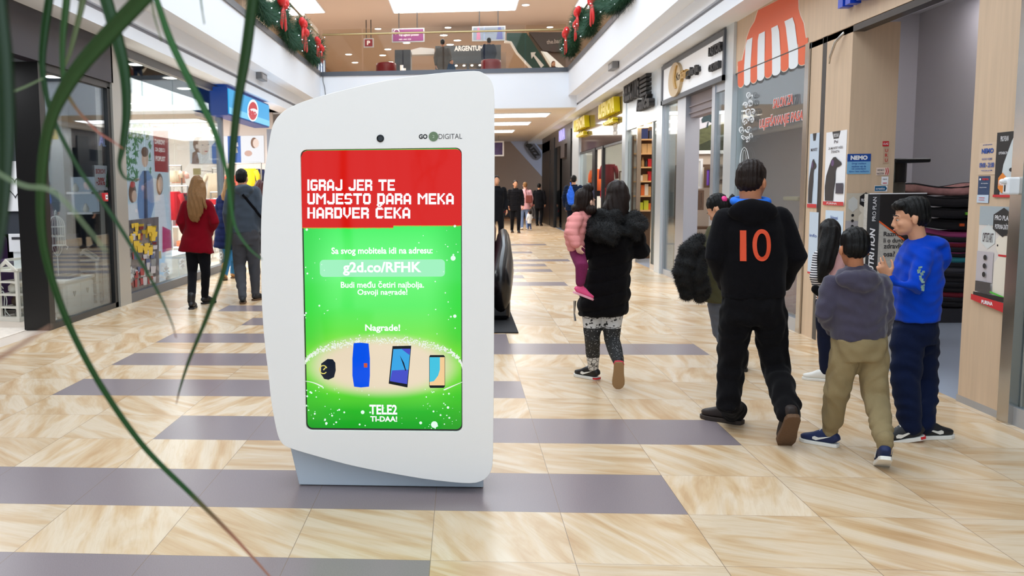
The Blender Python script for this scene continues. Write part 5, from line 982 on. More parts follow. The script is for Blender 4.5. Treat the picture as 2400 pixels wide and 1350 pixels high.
for k in range(6): m.ell((-w2*.6+k*w2*.24,-.05,h-.78),(.05,.05,.03),8)
obj('spotlights',m,LAMP,t)
a,b=up(925,117,36),up(962,117,36); t=thing('dark_stall','narrow dark stall with a gold emblem behind the left red seat','stall',((a.x+b.x)/2,36,ZU)); w2=(b.x-a.x)/2; h=a.z-ZU
obj('body',MB().box(-w2,w2,0,1,0,h),BKK,t); obj('emblem',MB().box(-.1,.02,-.02,0,h*.5,h*.72).box(.02,.12,-.02,0,h*.45,h*.66),W_,t); obj('lit_shelf',MB().box(-.1,w2*.8,-.01,0,.3,h*.35),emis('warm_shelf',(190,160,110),.5),t)
struct('trim_white_canopy',MB().prism([up(963,128,38),up(963,117,38),up(985,111,38),up(1018,114,38),up(1018,127,38)],(0,.5,0)),WHITE)
struct('wall_gallery_block',MB().box(up(1117,140,39).x,up(1186,140,39).x,39,40,ZU,up(1150,122,39).z),mat('block_tan',(176,150,130),.7))
GRN=mat('escalator_green',(34,70,62),.4)
es=thing('upper_escalator','dark green escalator flank with a white arrow on the upper floor','escalator',up(1240,160,33))
def eu(nm,pts,c,d=.3,Y=33): under(es,obj(nm,MB().prism([up(x,y,Y) for x,y in pts][::-1],(0,d,0)),c))
eu('flank',[(1188,77),(1234,77),(1334,228.5),(1311,228.5),(1250,162),(1214,123),(1199,97),(1188,95)],GRN); eu('pale_edge',[(1183,95),(1188,95),(1199,97),(1214,123),(1250,162),(1246,162),(1211,124),(1196,99),(1183,98)],SHELFW,.32,32.95)
eu('white_arrow',[(1244,123),(1256,122),(1253,128),(1275,153),(1268,159),(1250,131),(1246,138)],SHELFW,.02,32.9); eu('glass_side',[(1234,77),(1242,77),(1300,162),(1290,162)],GLASSB,.05)
eu('white_step_flank',[(1268,120),(1282,122),(1325,160),(1292,160)],SHELFW,.1,34)
sg=thing('dark_shopfront_sign','dark slanted shopfront with pale letters behind the upper escalator','sign',up(1300,100,37)); under(sg,obj('panel',MB().prism([up(x,y,37) for x,y in [(1240,75),(1345,76),(1345,118),(1300,122),(1272,118)]][::-1],(0,.2,0)),mat('sign_brownblack',(52,44,44),.5))); under(sg,text('lettering','the.barba',up(1281,104,36.95),(1,0,0.08),(0,0,1),.72,.17,mat('dim_letter',(150,140,138),.5),bold=.02,thick=0))
struct('wall_behind_sign',MB().box(up(1240,75,37.2).x,up(1345,75,37.2).x,37.21,37.3,ZU,up(1300,75,37.2).z),mat('shop_dark_wall',(90,78,72),.7))
struct('wall_shop_stripes',MB().box(up(742,170,40).x,up(762,170,40).x,40,40.2,ZU,up(750,140,40).z),emis('stripe_lit',(40,70,120),.4))
for k in range(3):
    a=up(746+6*k,168,39.9); obj('lit_stripe',MB().box(a.x,a.x+.05,39.9,39.95,ZU,up(750,142,39.9).z),emis('stripe_white',(225,235,250),.8),kind='structure')
# emergency lights, cable
for X,x,y,lb in((-4.2,613,170,'small grey emergency light under the left balcony edge'),(3.1,1437,154,'small grey emergency light under the right balcony edge')):
    p=atX(x,y,X); t=thing('emergency_light',lb,'emergency light',(p.x,p.y,(3.98 if X<0 else 4.06)),group='emergency lights'); obj('case',MB().box(-.06,.06,-.28,.28,-.14,0),mat('case_grey',(120,120,122),.4),t,bevel=.01); obj('diffuser',MB().box(-.065,.065,-.2,.2,-.12,-.03),mat('diffuser_grey',(176,176,180),.3),t)
p=[atY(x,y,YB-.02) for x,y in ((757,172),(757,190),(761,205),(763,226))]; obj('hanging_cable',MB().tube(p,.008,6),BLACK,label='thin dark cable hanging down the far white beam at its left end',cat='cable')
# ---------------------------------------------------------------- people
SKIN=mat('skin',(206,150,118),.5,spec=.3); SKIN2=mat('skin_light',(226,178,152),.5,spec=.3)
SKIN3=mat('skin_tan',(190,126,92),.5,spec=.3)
def fabric(n,c,k=.12,sh=.04): return mat(n,c,.95,spec=.12,bump=(220,.25),var=(6,k),sheen=sh)
HAIRB=mat('hair_black',(14,11,10),.5,spec=.25,bump=(90,.5,(3,3,.3))); HAIRD=mat('hair_dark_brown',(34,23,18),.5,spec=.25,bump=(90,.5,(3,3,.3)))
HAIRL=mat('hair_blond',(128,92,56),.55,spec=.3,bump=(70,.6,(4,4,.3)),var=(30,.5,(4,4,.25))); HAIRR=mat('hair_wine',(70,26,26),.5)
EYEW=mat('eye_white',(196,190,184),.2); IRIS=mat('iris_dark',(40,26,18),.15)
def fuse(name,mb,m,parent,vox=.01,sm=3,disp=None,**k):
    me=bpy.data.meshes.new(name); me.from_pydata(mb.v,[],mb.f); me.update()
    o=bpy.data.objects.new(name,me); C.objects.link(o)
    r=o.modifiers.new('r','REMESH'); r.mode='VOXEL'; r.voxel_size=vox
    if sm: q=o.modifiers.new('s','SMOOTH'); q.factor=.6; q.iterations=sm
    m2=bpy.data.meshes.new_from_object(o.evaluated_get(bpy.context.evaluated_depsgraph_get()))
    bpy.data.objects.remove(o); bpy.data.meshes.remove(me); m2.name=name
    n=len(m2.vertices)
    if disp and n:
        co=np.empty(n*3); m2.vertices.foreach_get('co',co); co=co.reshape(-1,3); no=np.empty(n*3); m2.vertex_normals.foreach_get('vector',no); no=no.reshape(-1,3)
        d=disp(co,no)
        if d.ndim==1: d=no*d[:,None]
        m2.vertices.foreach_set('co',(co+d).ravel())
    m2.polygons.foreach_set('use_smooth',[True]*len(m2.polygons)); m2.materials.clear(); m2.materials.append(m); m2.update()
    o=bpy.data.objects.new(name,m2); C.objects.link(o); o.parent=parent; tagp(o,**k); return o
def wr(a=.006,s=.11,seed=0):
    rg=np.random.RandomState(seed); K=rg.normal(size=(7,3)); K/=np.linalg.norm(K,axis=1)[:,None]; K*=2*np.pi/(s*rg.uniform(.5,1.6,7))[:,None]; K[:,2]*=1.05; ph=rg.uniform(0,6.28,7)
    def f(co,no):
        w=co+ .03*np.sin(co[:,[1,2,0]]*23+1.3); return a*np.sum(np.sin(w@K.T+ph),1)/3.6
    return f
def puff(h=.09,a=.014,seed=0,tilt=.0):
    g=wr(a*.35,.1,seed)
    return lambda co,no: a*(np.abs(np.sin(np.pi*(co[:,2]+tilt*co[:,0])/h))**.55-.75)+g(co,no)
def strands(a=.005,f=160):
    return lambda co,no: a*np.sin(co[:,0]*f+4*np.sin(co[:,2]*9)+2*np.sin(co[:,1]*30))+a*.6*np.sin(co[:,1]*f*.8+co[:,0]*40)
def fur(o,n,L,seed=0,w=.0035):
    rg=random.Random(seed); me=o.data; P=[(me.vertices[i].co.copy(),me.vertices[i].normal.copy()) for i in rg.sample(range(len(me.vertices)),min(n,len(me.vertices)))]
    V=[v.co[:] for v in me.vertices]; Fc=[tuple(p.vertices) for p in me.polygons]
    for c,nn in P:
        d=(nn+Vector((rg.gauss(0,.5),rg.gauss(0,.5),rg.gauss(-.45,.5)))).normalized(); s=d.orthogonal().normalized()*w; b=len(V)
        V+= [tuple(c+s),tuple(c-s),tuple(c+d*L*rg.uniform(.5,1.2))]; Fc.append((b,b+1,b+2))
    m2=bpy.data.meshes.new(o.name); m2.from_pydata(V,[],Fc); m2.materials.append(me.materials[0]); m2.polygons.foreach_set('use_smooth',[True]*len(Fc)); o.data=m2
def basis(yaw,pitch=0,roll=0):   # columns: right, forward, up.  yaw 0 looks along +Y, positive turns to +X ; pitch positive = look down
    return (Matrix.Rotation(-math.radians(yaw),3,'Z')@Matrix.Rotation(-math.radians(pitch),3,'X')@Matrix.Rotation(math.radians(roll),3,'Y'))
def headgeo(mb,c,s,M,neck=None,nr=.052,female=False):
    q=lambda x,y,z:c+M@Vector((x,y,z))*s
    def e(p,r,n=18): mb.ell(q(*p),(r[0]*s,r[1]*s,r[2]*s),n,M)
    e((0,-.012,.02),(.074,.094,.09),22); e((0,.028,-.04),(.06,.062,.072),20); e((0,.05,-.088),(.034,.035,.026)); e((0,.04,-.08),(.048,.045,.03))
    for s_ in(-1,1):
        e((s_*.077,-.006,-.022),(.009,.018,.031),12); e((s_*.08,-.014,-.015),(.007,.012,.02),10); e((s_*.035,.062,-.04),(.02,.022,.022),12); e((s_*.03,.08,.006),(.024,.011,.007),12)
        e((s_*.011,.096,-.051),(.008,.008,.007),8); e((s_*.029,.077,-.005),(.017,.012,.0055),12); e((s_*.029,.076,-.0235),(.015,.011,.005),12)
    mb.cap([q(0,.086,-.002),q(0,.095,-.025),q(0,.102,-.045)],[.008*s,.009*s,.011*s],10)
    e((0,.087,-.071),(.024,.011,.0055),12); e((0,.085,-.08),(.020,.011,.006),12)
    if neck is not None: mb.cap([q(0,-.02,-.06),(q(0,-.02,-.1)+neck)/2,neck],[nr*s,nr*s,nr*s*1.15],14)
def facebits(parent,c,s,M,hm,closed=False):
    q=lambda x,y,z:c+M@Vector((x,y,z))*s
    for s_ in(-1,1):
        ey=obj('eye',MB().ell(q(s_*.029,.0775,-.014),(.012*s,.0085*s,.005*s),12,M),EYEW,parent,smooth=True)
        obj('iris',MB().ell(q(s_*.029,.0835,-.0145),(.0055*s,.004*s,.0055*s),10,M),IRIS,ey,smooth=True)
        obj('eyebrow',MB().cap([q(s_*.014,.09,.014),q(s_*.032,.087,.015),q(s_*.046,.076,.010)],[.003*s,.0038*s,.0025*s],8),hm,parent,smooth=True)
    obj('lips',MB().cap([q(-.02,.093,-.076),q(0,.098,-.075),q(.02,.093,-.076)],[.003*s,.0048*s,.003*s],8),mat('lip_rose',(176,96,86),.4),parent,smooth=True)
def handgeo(mb,w,d,n,s=1.,curl=(.5,.6,.7,.8),thumb=1,spread=.12,point=None):
    """w wrist, d towards fingertips, n palm normal (fingers curl towards n), thumb=+1/-1 side"""
    d=Vector(d).normalized(); n=Vector(n); n=(n-d*n.dot(d)).normalized(); l=d.cross(n)*thumb
    mb.cap([w-d*.03*s,w+d*.02*s],[(.027*s,.021*s)]*2,12,l); mb.cap([w+d*.02*s,w+d*.055*s,w+d*.088*s],[(.030*s,.016*s),(.039*s,.017*s),(.037*s,.014*s)],14,l)
    for i,(ln,cu) in enumerate(zip((.074,.083,.077,.06),curl)):
        o=(1.5-i)*.0205*s; p=w+d*(.086-.004*abs(i-1.2))*s+l*o; dirn=(d+l*(1.5-i)*spread).normalized(); pts=[p-dirn*.02*s,p]; ang=0
        for k,fr in enumerate((.45,.3,.25)):
            ang+=cu*(.9 if k else .7); dd=dirn*math.cos(ang)+n*math.sin(ang); p=p+dd*ln*fr*s; pts.append(p)
        mb.cap(pts,[.0088*s,.0092*s,.0085*s,.0078*s,.0068*s],10)
    p=w+d*.03*s+l*.026*s; td=(d*.55+l*.75+n*.35).normalized(); p2=p+td*.035*s; p3=p2+(d*.8+l*.35+n*.4).normalized()*.032*s; p4=p3+(d*.9+l*.05+n*.5).normalized()*.025*s
    mb.cap([p-td*.012*s,p,p2,p3,p4],[.012*s,.0125*s,.0105*s,.0095*s,.0075*s],10)
SOLEW=mat('sole_white',(225,222,215),.6); SOLEB=mat('sole_brown',(96,70,48),.8,bump=(90,.5)); 
def shoe(parent,ref,ry,yaw,pitch,s,up,sole,logo=None,boot=0,out=0,accent=None):
    """ref world-local point on the sole at local forward coordinate ry; returns ankle point"""
    M=basis(yaw,pitch,out); l,d,n=M.col[0].copy(),M.col[1].copy(),M.col[2].copy(); o=Vector(ref)-d*ry*s
    q=lambda x,y,z:o+l*x*s+d*y*s+n*z*s
    rg=[(-.072,.022,.05),(-.062,.033,.075),(-.03,.038,.1),(.01,.039,.102),(.045,.040,.09),(.09,.046,.066),(.13,.046,.052),(.16,.038,.044),(.18,.018,.034)]
    m=MB(); m.tube([q(0,y,.018+h/2) for y,w_,h in rg],[(w_*s,h/2*s) for y,w_,h in rg],16,l,p=2.6)
    if boot: m.cap([q(0,-.018,.06),q(0,-.02,.06+boot)],[(.044*s,.05*s),(.05*s,.054*s)],16,l)
    else: m.cap([q(0,-.02,.07),q(0,-.022,.105)],[(.036*s,.042*s),(.037*s,.044*s)],14,l)
    a=fuse('shoe',m,up,parent,.006*max(.8,s),3)
    out_=[(-.08,.012),(-.076,.03),(-.05,.040),(0,.041),(.05,.043),(.1,.05),(.14,.05),(.17,.038),(.19,.016)]
    P=[q(w_,y,0) for y,w_ in out_]+[q(-w_,y,0) for y,w_ in out_[::-1]]
    obj('sole',MB().prism([p for p in P],n*.026*s),sole,a,bevel=.004*s)
    if accent: obj('heel_accent',MB().prism([q(w_,y,.008) for y,w_ in [(-.083,.014),(-.078,.033),(-.05,.043),(-.05,-.043),(-.078,-.033),(-.083,-.014)]],n*.016*s),accent,a)
    if logo:
        sw=[(.02,.035),(.045,.03),(.10,.052),(.15,.075),(.1,.062),(.06,.052),(.035,.058),(.02,.05)]
        for s_ in(-1,1): obj('logo_stroke',MB().prism([q(s_*.0455,.105-y,z+.006) for y,z in sw],l*s_*.002*s),logo,a)
    m=MB()
    for k in range(4): m.cap([q(-.022,.045+.018*k,.105-.011*k),q(0,.045+.018*k,.112-.012*k),q(.022,.045+.018*k,.105-.011*k)],.0028*s,6)
    obj('laces',m,SOLEW if sole is SOLEW else up,a)
    return q(0,-.02,.1)
class Person:
    def __init__(s,label,Y,x,y=None,cat='person',group=None):
        s.Y=Y; g=atY(x,700,Y); s.o=Vector((g.x,Y,0)) if y is None else Vector((atY(x,y,Y).x,Y,atY(x,y,Y).z)); s.t=thing('person',label,cat,s.o,group=group); s.body=MB(); s.vx=.008; s.px=(atY(x+100,600,Y)-atY(x,600,Y)).x/100
    def p(s,x,y,dy=0): return atY(x,y,s.Y+dy)-s.o
    def floor(s,x,y,z=0): return fl(x,y,z)-s.o
    def rg(s,L): return [s.p(x,y,dy) for x,y,hw,dep,dy in L],[(hw*s.px,dep) for x,y,hw,dep,dy in L]
    def torso(s,name,L,m,arms=(),rad=(.07,.06,.045),vox=.01,disp=None,extra=None,sm=4,p=2.3,cuff=None,**k):
        mb=MB(); P,R=s.rg(L); mb.tube(P,R,24,(1,0,0),p=p)
        for a in arms: mb.cap([s.p(*q) for q in a],list(rad) if len(rad)==len(a) else list(rad),14)
        if extra: extra(mb)
        return fuse(name,mb,m,s.t,vox,sm,disp,**k)
    def pants(s,name,L,legs,m,rad,vox=.01,disp=None,sm=4,**k):
        mb=MB(); P,R=s.rg(L); mb.tube(P,R,24,(1,0,0),p=2.3)
        for a in legs: mb.cap(a,list(rad),16)
        return fuse(name,mb,m,s.t,vox,sm,disp,**k)
    def finish(s,skin,legs,arms,hip,neck,sh,k=1.,vox=None,hands=True,name='body'):
        b=s.body
        b.tube([hip,hip+(neck-hip)*.35,hip+(neck-hip)*.75,neck-Vector((0,0,.02))],[(.13*k,.085*k),(.11*k,.08*k),(.14*k,.09*k),(.05*k,.05*k)],18,(1,0,0))
        for L in legs: b.cap(L,[.07*k,.05*k,.035*k],12)
        for A in arms: b.cap(A,[.045*k,.036*k,.025*k],12)
        return fuse(name,b,skin,s.t,vox or s.vx,2)
def collar(mb,c,r,t,yf=1,tilt=0):   # rolled hood or collar ring
    P=[c+Vector((r*math.cos(a),r*.85*math.sin(a)*yf,tilt*math.sin(a))) for a in [2*math.pi*i/16 for i in range(17)]]; mb.tube(P,t,10,(0,0,1))
def shorthair(p,c,s,M,m,name='hair',vox=.006,back=1.,front=.0,extra=None):
    q=lambda x,y,z:c+M@Vector((x,y,z))*s
    mb=MB(); mb.ell(q(0,-.021,.034),(.081*s,.095*s,.09*s),22,M); mb.ell(q(0,-.045,-.005),(.076*s,.07*s,.07*s*back),20,M)
    if front: mb.ell(q(0,.03,.07),(.06*s,.06*s,.045*s),16,M)
    if extra: extra(mb,q)
    return fuse(name,mb,m,p.t,vox,2,strands(.0025*s,260))
# ---- man in the black hooded sweatshirt with the number 10
p=Person('person in a black sweatshirt with an orange 10 on the back',5.8,1762)
BKF=fabric('black_sweatshirt',(19,18,21),.2); JEAN=fabric('black_jeans',(20,19,21),.35); 
aL=shoe(p.t,p.floor(1712,990),0,-50,0,1.08,mat('shoe_dark_brown',(44,34,30),.6),mat('sole_dark',(52,42,36),.7)); 
t0=p.floor(1840,1044)
aR=shoe(p.t,t0,.17,4,52,1.08,mat('shoe_dark_brown',(44,34,30),.6),SOLEB)
arms=[[(1700,516,0),(1674,600,-.03),(1702,668,.13)],[(1826,516,0),(1868,600,-.03),(1836,664,.14)]]
hipL,hipR=p.p(1727,728),p.p(1800,728); knL,knR=p.p(1714,856,.05),p.p(1818,862,.02)
coat=p.torso('sweatshirt',[(1764,468,20,.07,0),(1764,484,42,.09,0),(1763,502,68,.11,0),(1762,540,80,.135,0),(1763,600,80,.14,0),(1765,660,76,.135,0),(1765,692,74,.125,0)],BKF,arms,(.08,.062,.05),.009,wr(.0045,.16,1),lambda mb:(mb.ell(p.p(1764,494,-.1),(.15,.06,.07),20),mb.ell(p.p(1768,510,-.12),(.085,.035,.045),16),mb.ell(p.p(1764,492,.05),(.14,.1,.05),16)))
hb=MB(); P,R=p.rg([(1765,682,74,.128,0),(1765,696,73,.125,0)]); hb.tube(P,R,24,(1,0,0),p=2.3); fuse('waistband',hb,BKF,p.t,.009,2)
M=basis(38,4); hc=p.p(1762,423,0); s_=1.06
headgeo(p.body,hc,s_,M,p.p(1763,484,0),.06)
body=p.finish(SKIN3,[[hipL,knL,aL],[hipR,knR,aR]],[[p.p(*q) for q in a] for a in arms],(hipL+hipR)/2,p.p(1763,484),0,1.05)
for a in arms: pass
shorthair(p,hc,s_,M,HAIRD); facebits(body,hc,s_,M,HAIRD)
m=MB(); collar(m,p.p(1759,472,.01),.098,.026,1,.01); m.ell(p.p(1757,476,-.075),(.085,.025,.028),14); fuse('hood_lining',m,mat('lining_blue',(30,110,220),.9),p.t,.008,2)
p.pants('jeans',[(1765,684,70,.115,0),(1765,708,73,.125,0),(1765,742,75,.125,.0),(1764,762,66,.10,0)],[[hipL,knL,p.p(1707,945,.0)+Vector((0,0,0)),aL+Vector((0,0,-.03))],[hipR,knR,(knR*.35+aR*.65)+Vector((0,0,.0)),aR+Vector((0,-.01,-.02))]],JEAN,(.105,.083,.075,.072),.009,wr(.009,.09,3))
# the number, laid on the back
def onback(name,s,x0,x1,yt,yb,tgt,P_,m,bold=.02,off=.005):
    V,Fc=textmesh(s,bold,.05,res=10); a=V.min(0); b=V.max(0); out=[]
    for v in V:
        u=(v[0]-a[0])/(b[0]-a[0]); w_=(v[1]-a[1])/(b[1]-a[1]); q=atY(x0+(x1-x0)*u,yb+(yt-yb)*w_,P_.Y-.13)-P_.o
        ok,loc,_,_=tgt.ray_cast(Vector((q.x,-1.2,q.z)),Vector((0,1,0))); y=loc.y if ok else q.y
        out.append((q.x,y-off if v[2]>0 else y+.012,q.z))
    return obj(name,MB().add(out,Fc),m,tgt)
bpy.context.view_layer.update()
OR10=mat('print_orange',(214,74,40),.7)
onback('back_number','1',1735,1749,540,612,coat,p,OR10,.01); onback('back_number','0',1763,1806,537,612,coat,p,OR10,.0)
# ---- boy in the grey purple hoodie and khaki trousers
p=Person('person, a small boy in a grey purple hoodie and khaki joggers walking away',5.3,2010)
GP=fabric('hoodie_grey_purple',(68,64,79),.1,.3); KH=fabric('khaki_jogger',(140,124,92),.1)
NB=mat('sneaker_navy',(24,38,78),.7); ap=p.floor(1938,1044)
aL=shoe(p.t,ap,0,-48,0,.84,NB,SOLEW,SOLEW); aR=shoe(p.t,p.floor(2066,1093),.15,18,26,.84,NB,SOLEW,SOLEW)
arms=[[(1950,668,0),(1932,735,-.02),(1950,772,.14)],[(2062,664,0),(2077,735,-.02),(2070,775,.14)]]
hL,hR=p.p(1985,815),p.p(2044,815); kL,kR=p.p(1962,915,.06),p.p(2052,930,-.02)
p.torso('hoodie',[(2008,618,18,.05,0),(2008,634,40,.08,0),(2007,652,58,.1,0),(2008,690,68,.12,0),(2010,740,66,.12,0),(2012,792,63,.115,0)],GP,arms,(.06,.05,.04),.008,wr(.005,.1,5),lambda mb:(mb.ell(p.p(2012,655,-.09),(.125,.05,.055),18),mb.ell(p.p(2018,672,-.11),(.075,.03,.035),14)))
M=basis(4,10); s_=.93; hc=p.p(2001,580)
headgeo(p.body,hc,s_,M,p.p(2006,632),.045); body=p.finish(SKIN3,[[hL,kL,aL],[hR,kR,aR]],[[p.p(*q) for q in a] for a in arms],(hL+hR)/2,p.p(2006,632),0,.75)
shorthair(p,hc,s_,M,HAIRB); facebits(body,hc,s_,M,HAIRB)
p.pants('joggers',[(2012,785,63,.11,0),(2014,815,64,.115,0),(2014,842,58,.1,0)],[[hL,kL,(kL*.3+aL*.7),aL+Vector((0,0,.02))],[hR,kR,(kR*.3+aR*.7),aR+Vector((0,0,.02))]],KH,(.085,.07,.055,.046),.008,wr(.006,.09,6))
for a_ in (aL,aR): fuse('trouser_cuff',MB().cap([a_+Vector((0,0,0)),a_+Vector((0,0,.04))],[.04,.044],14),KH,p.t,.007,1)
# ---- boy in the blue hoodie, seen from the side
p=Person('person, a dark haired boy in a bright blue hoodie and navy trousers pointing a finger',5.75,2145)
BLU=fabric('hoodie_blue',(8,62,176),.1,.1); NAV=fabric('trousers_navy',(22,30,54),.15)
SNK=mat('sneaker_black',(30,30,34),.6)
aL=shoe(p.t,p.floor(2128,1034,.0),.02,-75,14,.95,SNK,SOLEW,SOLEW,accent=RD); aR=shoe(p.t,p.floor(2170,1028),.0,-78+156,0,.95,SNK,SOLEW,SOLEW,accent=ORG)
# torso turned to the left (facing -X): width axis is depth
hL,hR=p.p(2128,790,-.03),p.p(2160,790,.05); kL,kR=p.p(2122,890,-.08),p.p(2166,890,.1)
armN=[(2165,600,-.09),(2143,676,-.17),(2088,655,-.1)]; armF=[(2152,600,.09),(2125,670,.12),(2108,660,.1)]
arms=[armN,armF]
hd=p.torso('hoodie',[(2156,552,18,.05,0),(2156,572,36,.1,0),(2156,595,46,.14,0),(2152,640,52,.15,0),(2148,690,53,.15,0),(2146,735,50,.14,0),(2146,750,49,.14,0)],BLU,arms,(.06,.054,.04),.008,wr(.006,.11,8),lambda mb:(mb.ell(p.p(2198,600,0),(.06,.11,.085),18),mb.ell(p.p(2180,570,0),(.09,.12,.045),18),mb.ell(p.p(2196,622,0),(.04,.08,.05),14)),sm=4)
M=basis(-78,6); s_=.97; hc=p.p(2134,507)
headgeo(p.body,hc,s_,M,p.p(2156,568),.05); fa=[p.p(*q) for q in armN]
body_mb=p.body; w_=p.p(2088,655,-.1); w2=p.p(2078,636,-.1)
# raised hand: fingers up-left, index extended
handgeo(body_mb,p.p(2085,650,-.1),Vector((-.62,0,.8)),Vector((.5,.75,.35)),.86,(.15,.55,.95,1.1),-1,.16)
body=p.finish(SKIN,[[hL,kL,aL],[hR,kR,aR]],[[p.p(*q) for q in a] for a in arms],(hL+hR)/2,p.p(2156,568),0,.85,vox=.006)
shorthair(p,hc,s_,M,HAIRB,front=1,extra=lambda mb,q:(mb.ell(q(0,.045,.072),(.066*s_,.055*s_,.035*s_),16,M),mb.ell(q(0,-.05,.06),(.07*s_,.06*s_,.06*s_),16,M))); facebits(body,hc,s_,M,HAIRB)
p.pants('trousers',[(2146,742,47,.125,0),(2146,780,48,.13,0),(2146,805,44,.12,0)],[[hL,kL,kL*.3+aL*.7,aL+Vector((0,0,-.01))],[hR,kR,kR*.3+aR*.7,aR+Vector((0,0,-.01))]],NAV,(.095,.082,.07,.06),.009,wr(.007,.1,9))
random.seed(4); m=MB()
for i in range(26):
    y=random.uniform(628,690); x=2182+ (y-628)*.02+random.uniform(-6,6); q=p.p(x,y,-.3); ok,loc,_,_=hd.ray_cast(Vector((q.x,-1,q.z)),Vector((0,1,0)))
    if ok: m.box(q.x-.007,q.x+.007,loc.y-.003,loc.y,q.z-.006,q.z+.006)
obj('side_print',m,mat('print_pale',(130,160,150),.7,var=(40,.5)),hd)
# ---- girl in stripes and pink with long black hair
p=Person('girl with long black hair in a striped and pink top',7.35,1940)
LEG=fabric('leggings_navy',(28,32,50)); hL,hR=p.p(1932,712),p.p(1952,712); kL,kR=p.p(1932,790,.03),p.p(1956,790,.1)
aL=shoe(p.t,p.floor(1928,893),0,-60,0,.8,SOLEW,SOLEW); aR=shoe(p.t,p.floor(1962,880),0,-20,0,.8,SOLEW,SOLEW)
arms=[[(1920,600,0),(1912,650,-.05),(1918,680,-.02)],[(1966,600,0),(1974,650,0),(1966,682,.1)]]
st=mat('stripe_top',(226,220,222),.9); n_=st.node_tree; tcx=n_.nodes.new('ShaderNodeTexCoord'); wv=n_.nodes.new('ShaderNodeTexWave'); wv.bands_direction='Z'; wv.inputs['Scale'].default_value=17; wv.inputs['Distortion'].default_value=.6
n_.links.new(tcx.outputs['Object'],wv.inputs[0]); cr=n_.nodes.new('ShaderNodeValToRGB'); cr.color_ramp.elements[0].position=.45; cr.color_ramp.elements[0].color=(.03,.028,.04,1); cr.color_ramp.elements[1].position=.55; cr.color_ramp.elements[1].color=(.78,.74,.74,1); n_.links.new(wv.outputs[0],cr.inputs[0]); n_.links.new(cr.outputs[0],n_.nodes['Principled BSDF'].inputs['Base Color'])
p.torso('striped_shirt',[(1943,582,8,.05,0),(1943,590,20,.08,0),(1943,610,26,.1,0),(1943,650,27,.1,0),(1943,706,28,.1,0)],st,arms,(.05,.045,.036),.009,wr(.004,.1,10))
p.torso('pink_vest',[(1948,588,17,.1,0),(1949,604,26,.115,0),(1950,650,26,.12,0),(1950,690,26,.12,0)],fabric('vest_pink',(206,160,160)),(),(.1,),.009,wr(.005,.1,11))
fuse('black_glove',MB().cap([p.p(1912,678,-.06),p.p(1922,686,-.06)],[.035,.035],12),BKF,p.t,.008,2)
M=basis(15,5); s_=.9; hc=p.p(1944,546); headgeo(p.body,hc,s_,M,p.p(1943,588),.042); p.finish(SKIN,[[hL,kL,aL],[hR,kR,aR]],[[p.p(*q) for q in a] for a in arms],(hL+hR)/2,p.p(1943,588),0,.7,vox=.01)
def longhair(p,c,s,M,m,pts,name='hair',vox=.009,f=140):
    q=lambda x,y,z:c+M@Vector((x,y,z))*s
    mb=MB(); mb.ell(q(0,-.018,.03),(.084*s,.1*s,.094*s),22,M); mb.ell(q(0,-.05,-.02),(.083*s,.07*s,.09*s),20,M)
    P,R=p.rg(pts); mb.tube(P,R,20,(1,0,0)); return fuse(name,mb,m,p.t,vox,2,strands(.004,f))
longhair(p,hc,s_,M,HAIRB,[(1944,535,20,.1,-.02),(1944,560,24,.1,-.04),(1941,590,23,.06,-.1),(1934,620,19,.045,-.125),(1927,645,13,.03,-.13),(1921,662,5,.02,-.12)])
p.pants('leggings',[(1943,690,24,.09,0),(1943,715,25,.095,0)],[[hL,kL,aL],[hR,kR,aR]],LEG,(.07,.055,.04),.009,wr(.003,.1,1))
# ---- woman in the olive coat with pink hair tie, and black fur coat on her arm
p=Person('person in an olive coat with a pink hair tie looking down',7.9,1690)
OL=fabric('coat_olive',(74,72,52),.2); hL,hR=p.p(1682,712),p.p(1706,712); kL,kR=p.p(1688,780,.03),p.p(1712,780,.1)
BT=mat('boot_black',(24,22,24),.5); aL=shoe(p.t,p.floor(1716,868),0,-20,0,.95,BT,BT,boot=.1); aR=shoe(p.t,p.floor(1740,868),0,10,0,.95,BT,BT,boot=.1)
arms=[[(1672,546,0),(1648,600,-.08),(1640,640,-.12)],[(1712,546,0),(1722,600,.05),(1700,640,.12)]]
p.torso('coat',[(1692,520,12,.05,0),(1692,532,26,.08,0),(1690,552,34,.11,0),(1690,600,32,.12,0),(1688,650,33,.13,0),(1686,708,34,.13,0)],OL,arms,(.065,.06,.05),.01,wr(.007,.1,12))
M=basis(-58,38); s_=.98; hc=p.p(1682,488); headgeo(p.body,hc,s_,M,p.p(1692,530),.042); body=p.finish(SKIN,[[hL,kL,aL],[hR,kR,aR]],[[p.p(*q) for q in a] for a in arms],(hL+hR)/2,p.p(1692,530),0,.85,vox=.01)
def ex(mb,q): mb.cap([p.p(1697,474,-.02),p.p(1712,466,-.02),p.p(1722,480,-.02),p.p(1726,510,-.02)],[.035,.05,.045,.02],12)
shorthair(p,hc,s_,M,HAIRB,extra=ex,front=.0); obj('hair_tie',MB().ell(p.p(1697,467,-.06),(.028,.028,.028),12),mat('tie_pink',(236,60,140),.5),p.t,smooth=True); facebits(body,hc,s_,M,HAIRB)
p.pants('jeans',[(1694,690,26,.1,0),(1694,718,27,.11,0)],[[hL,kL,aL],[hR,kR,aR]],fabric('jeans_grey',(92,96,106),.3),(.085,.06,.045),.01,wr(.004,.1,2))
t=thing('fur_coat','black fluffy fur coat carried over the arm of the woman in olive','coat',atY(1630,640,7.6)); O_=t.location; g=lambda x,y,dy=0:atY(x,y,7.6+dy)-O_
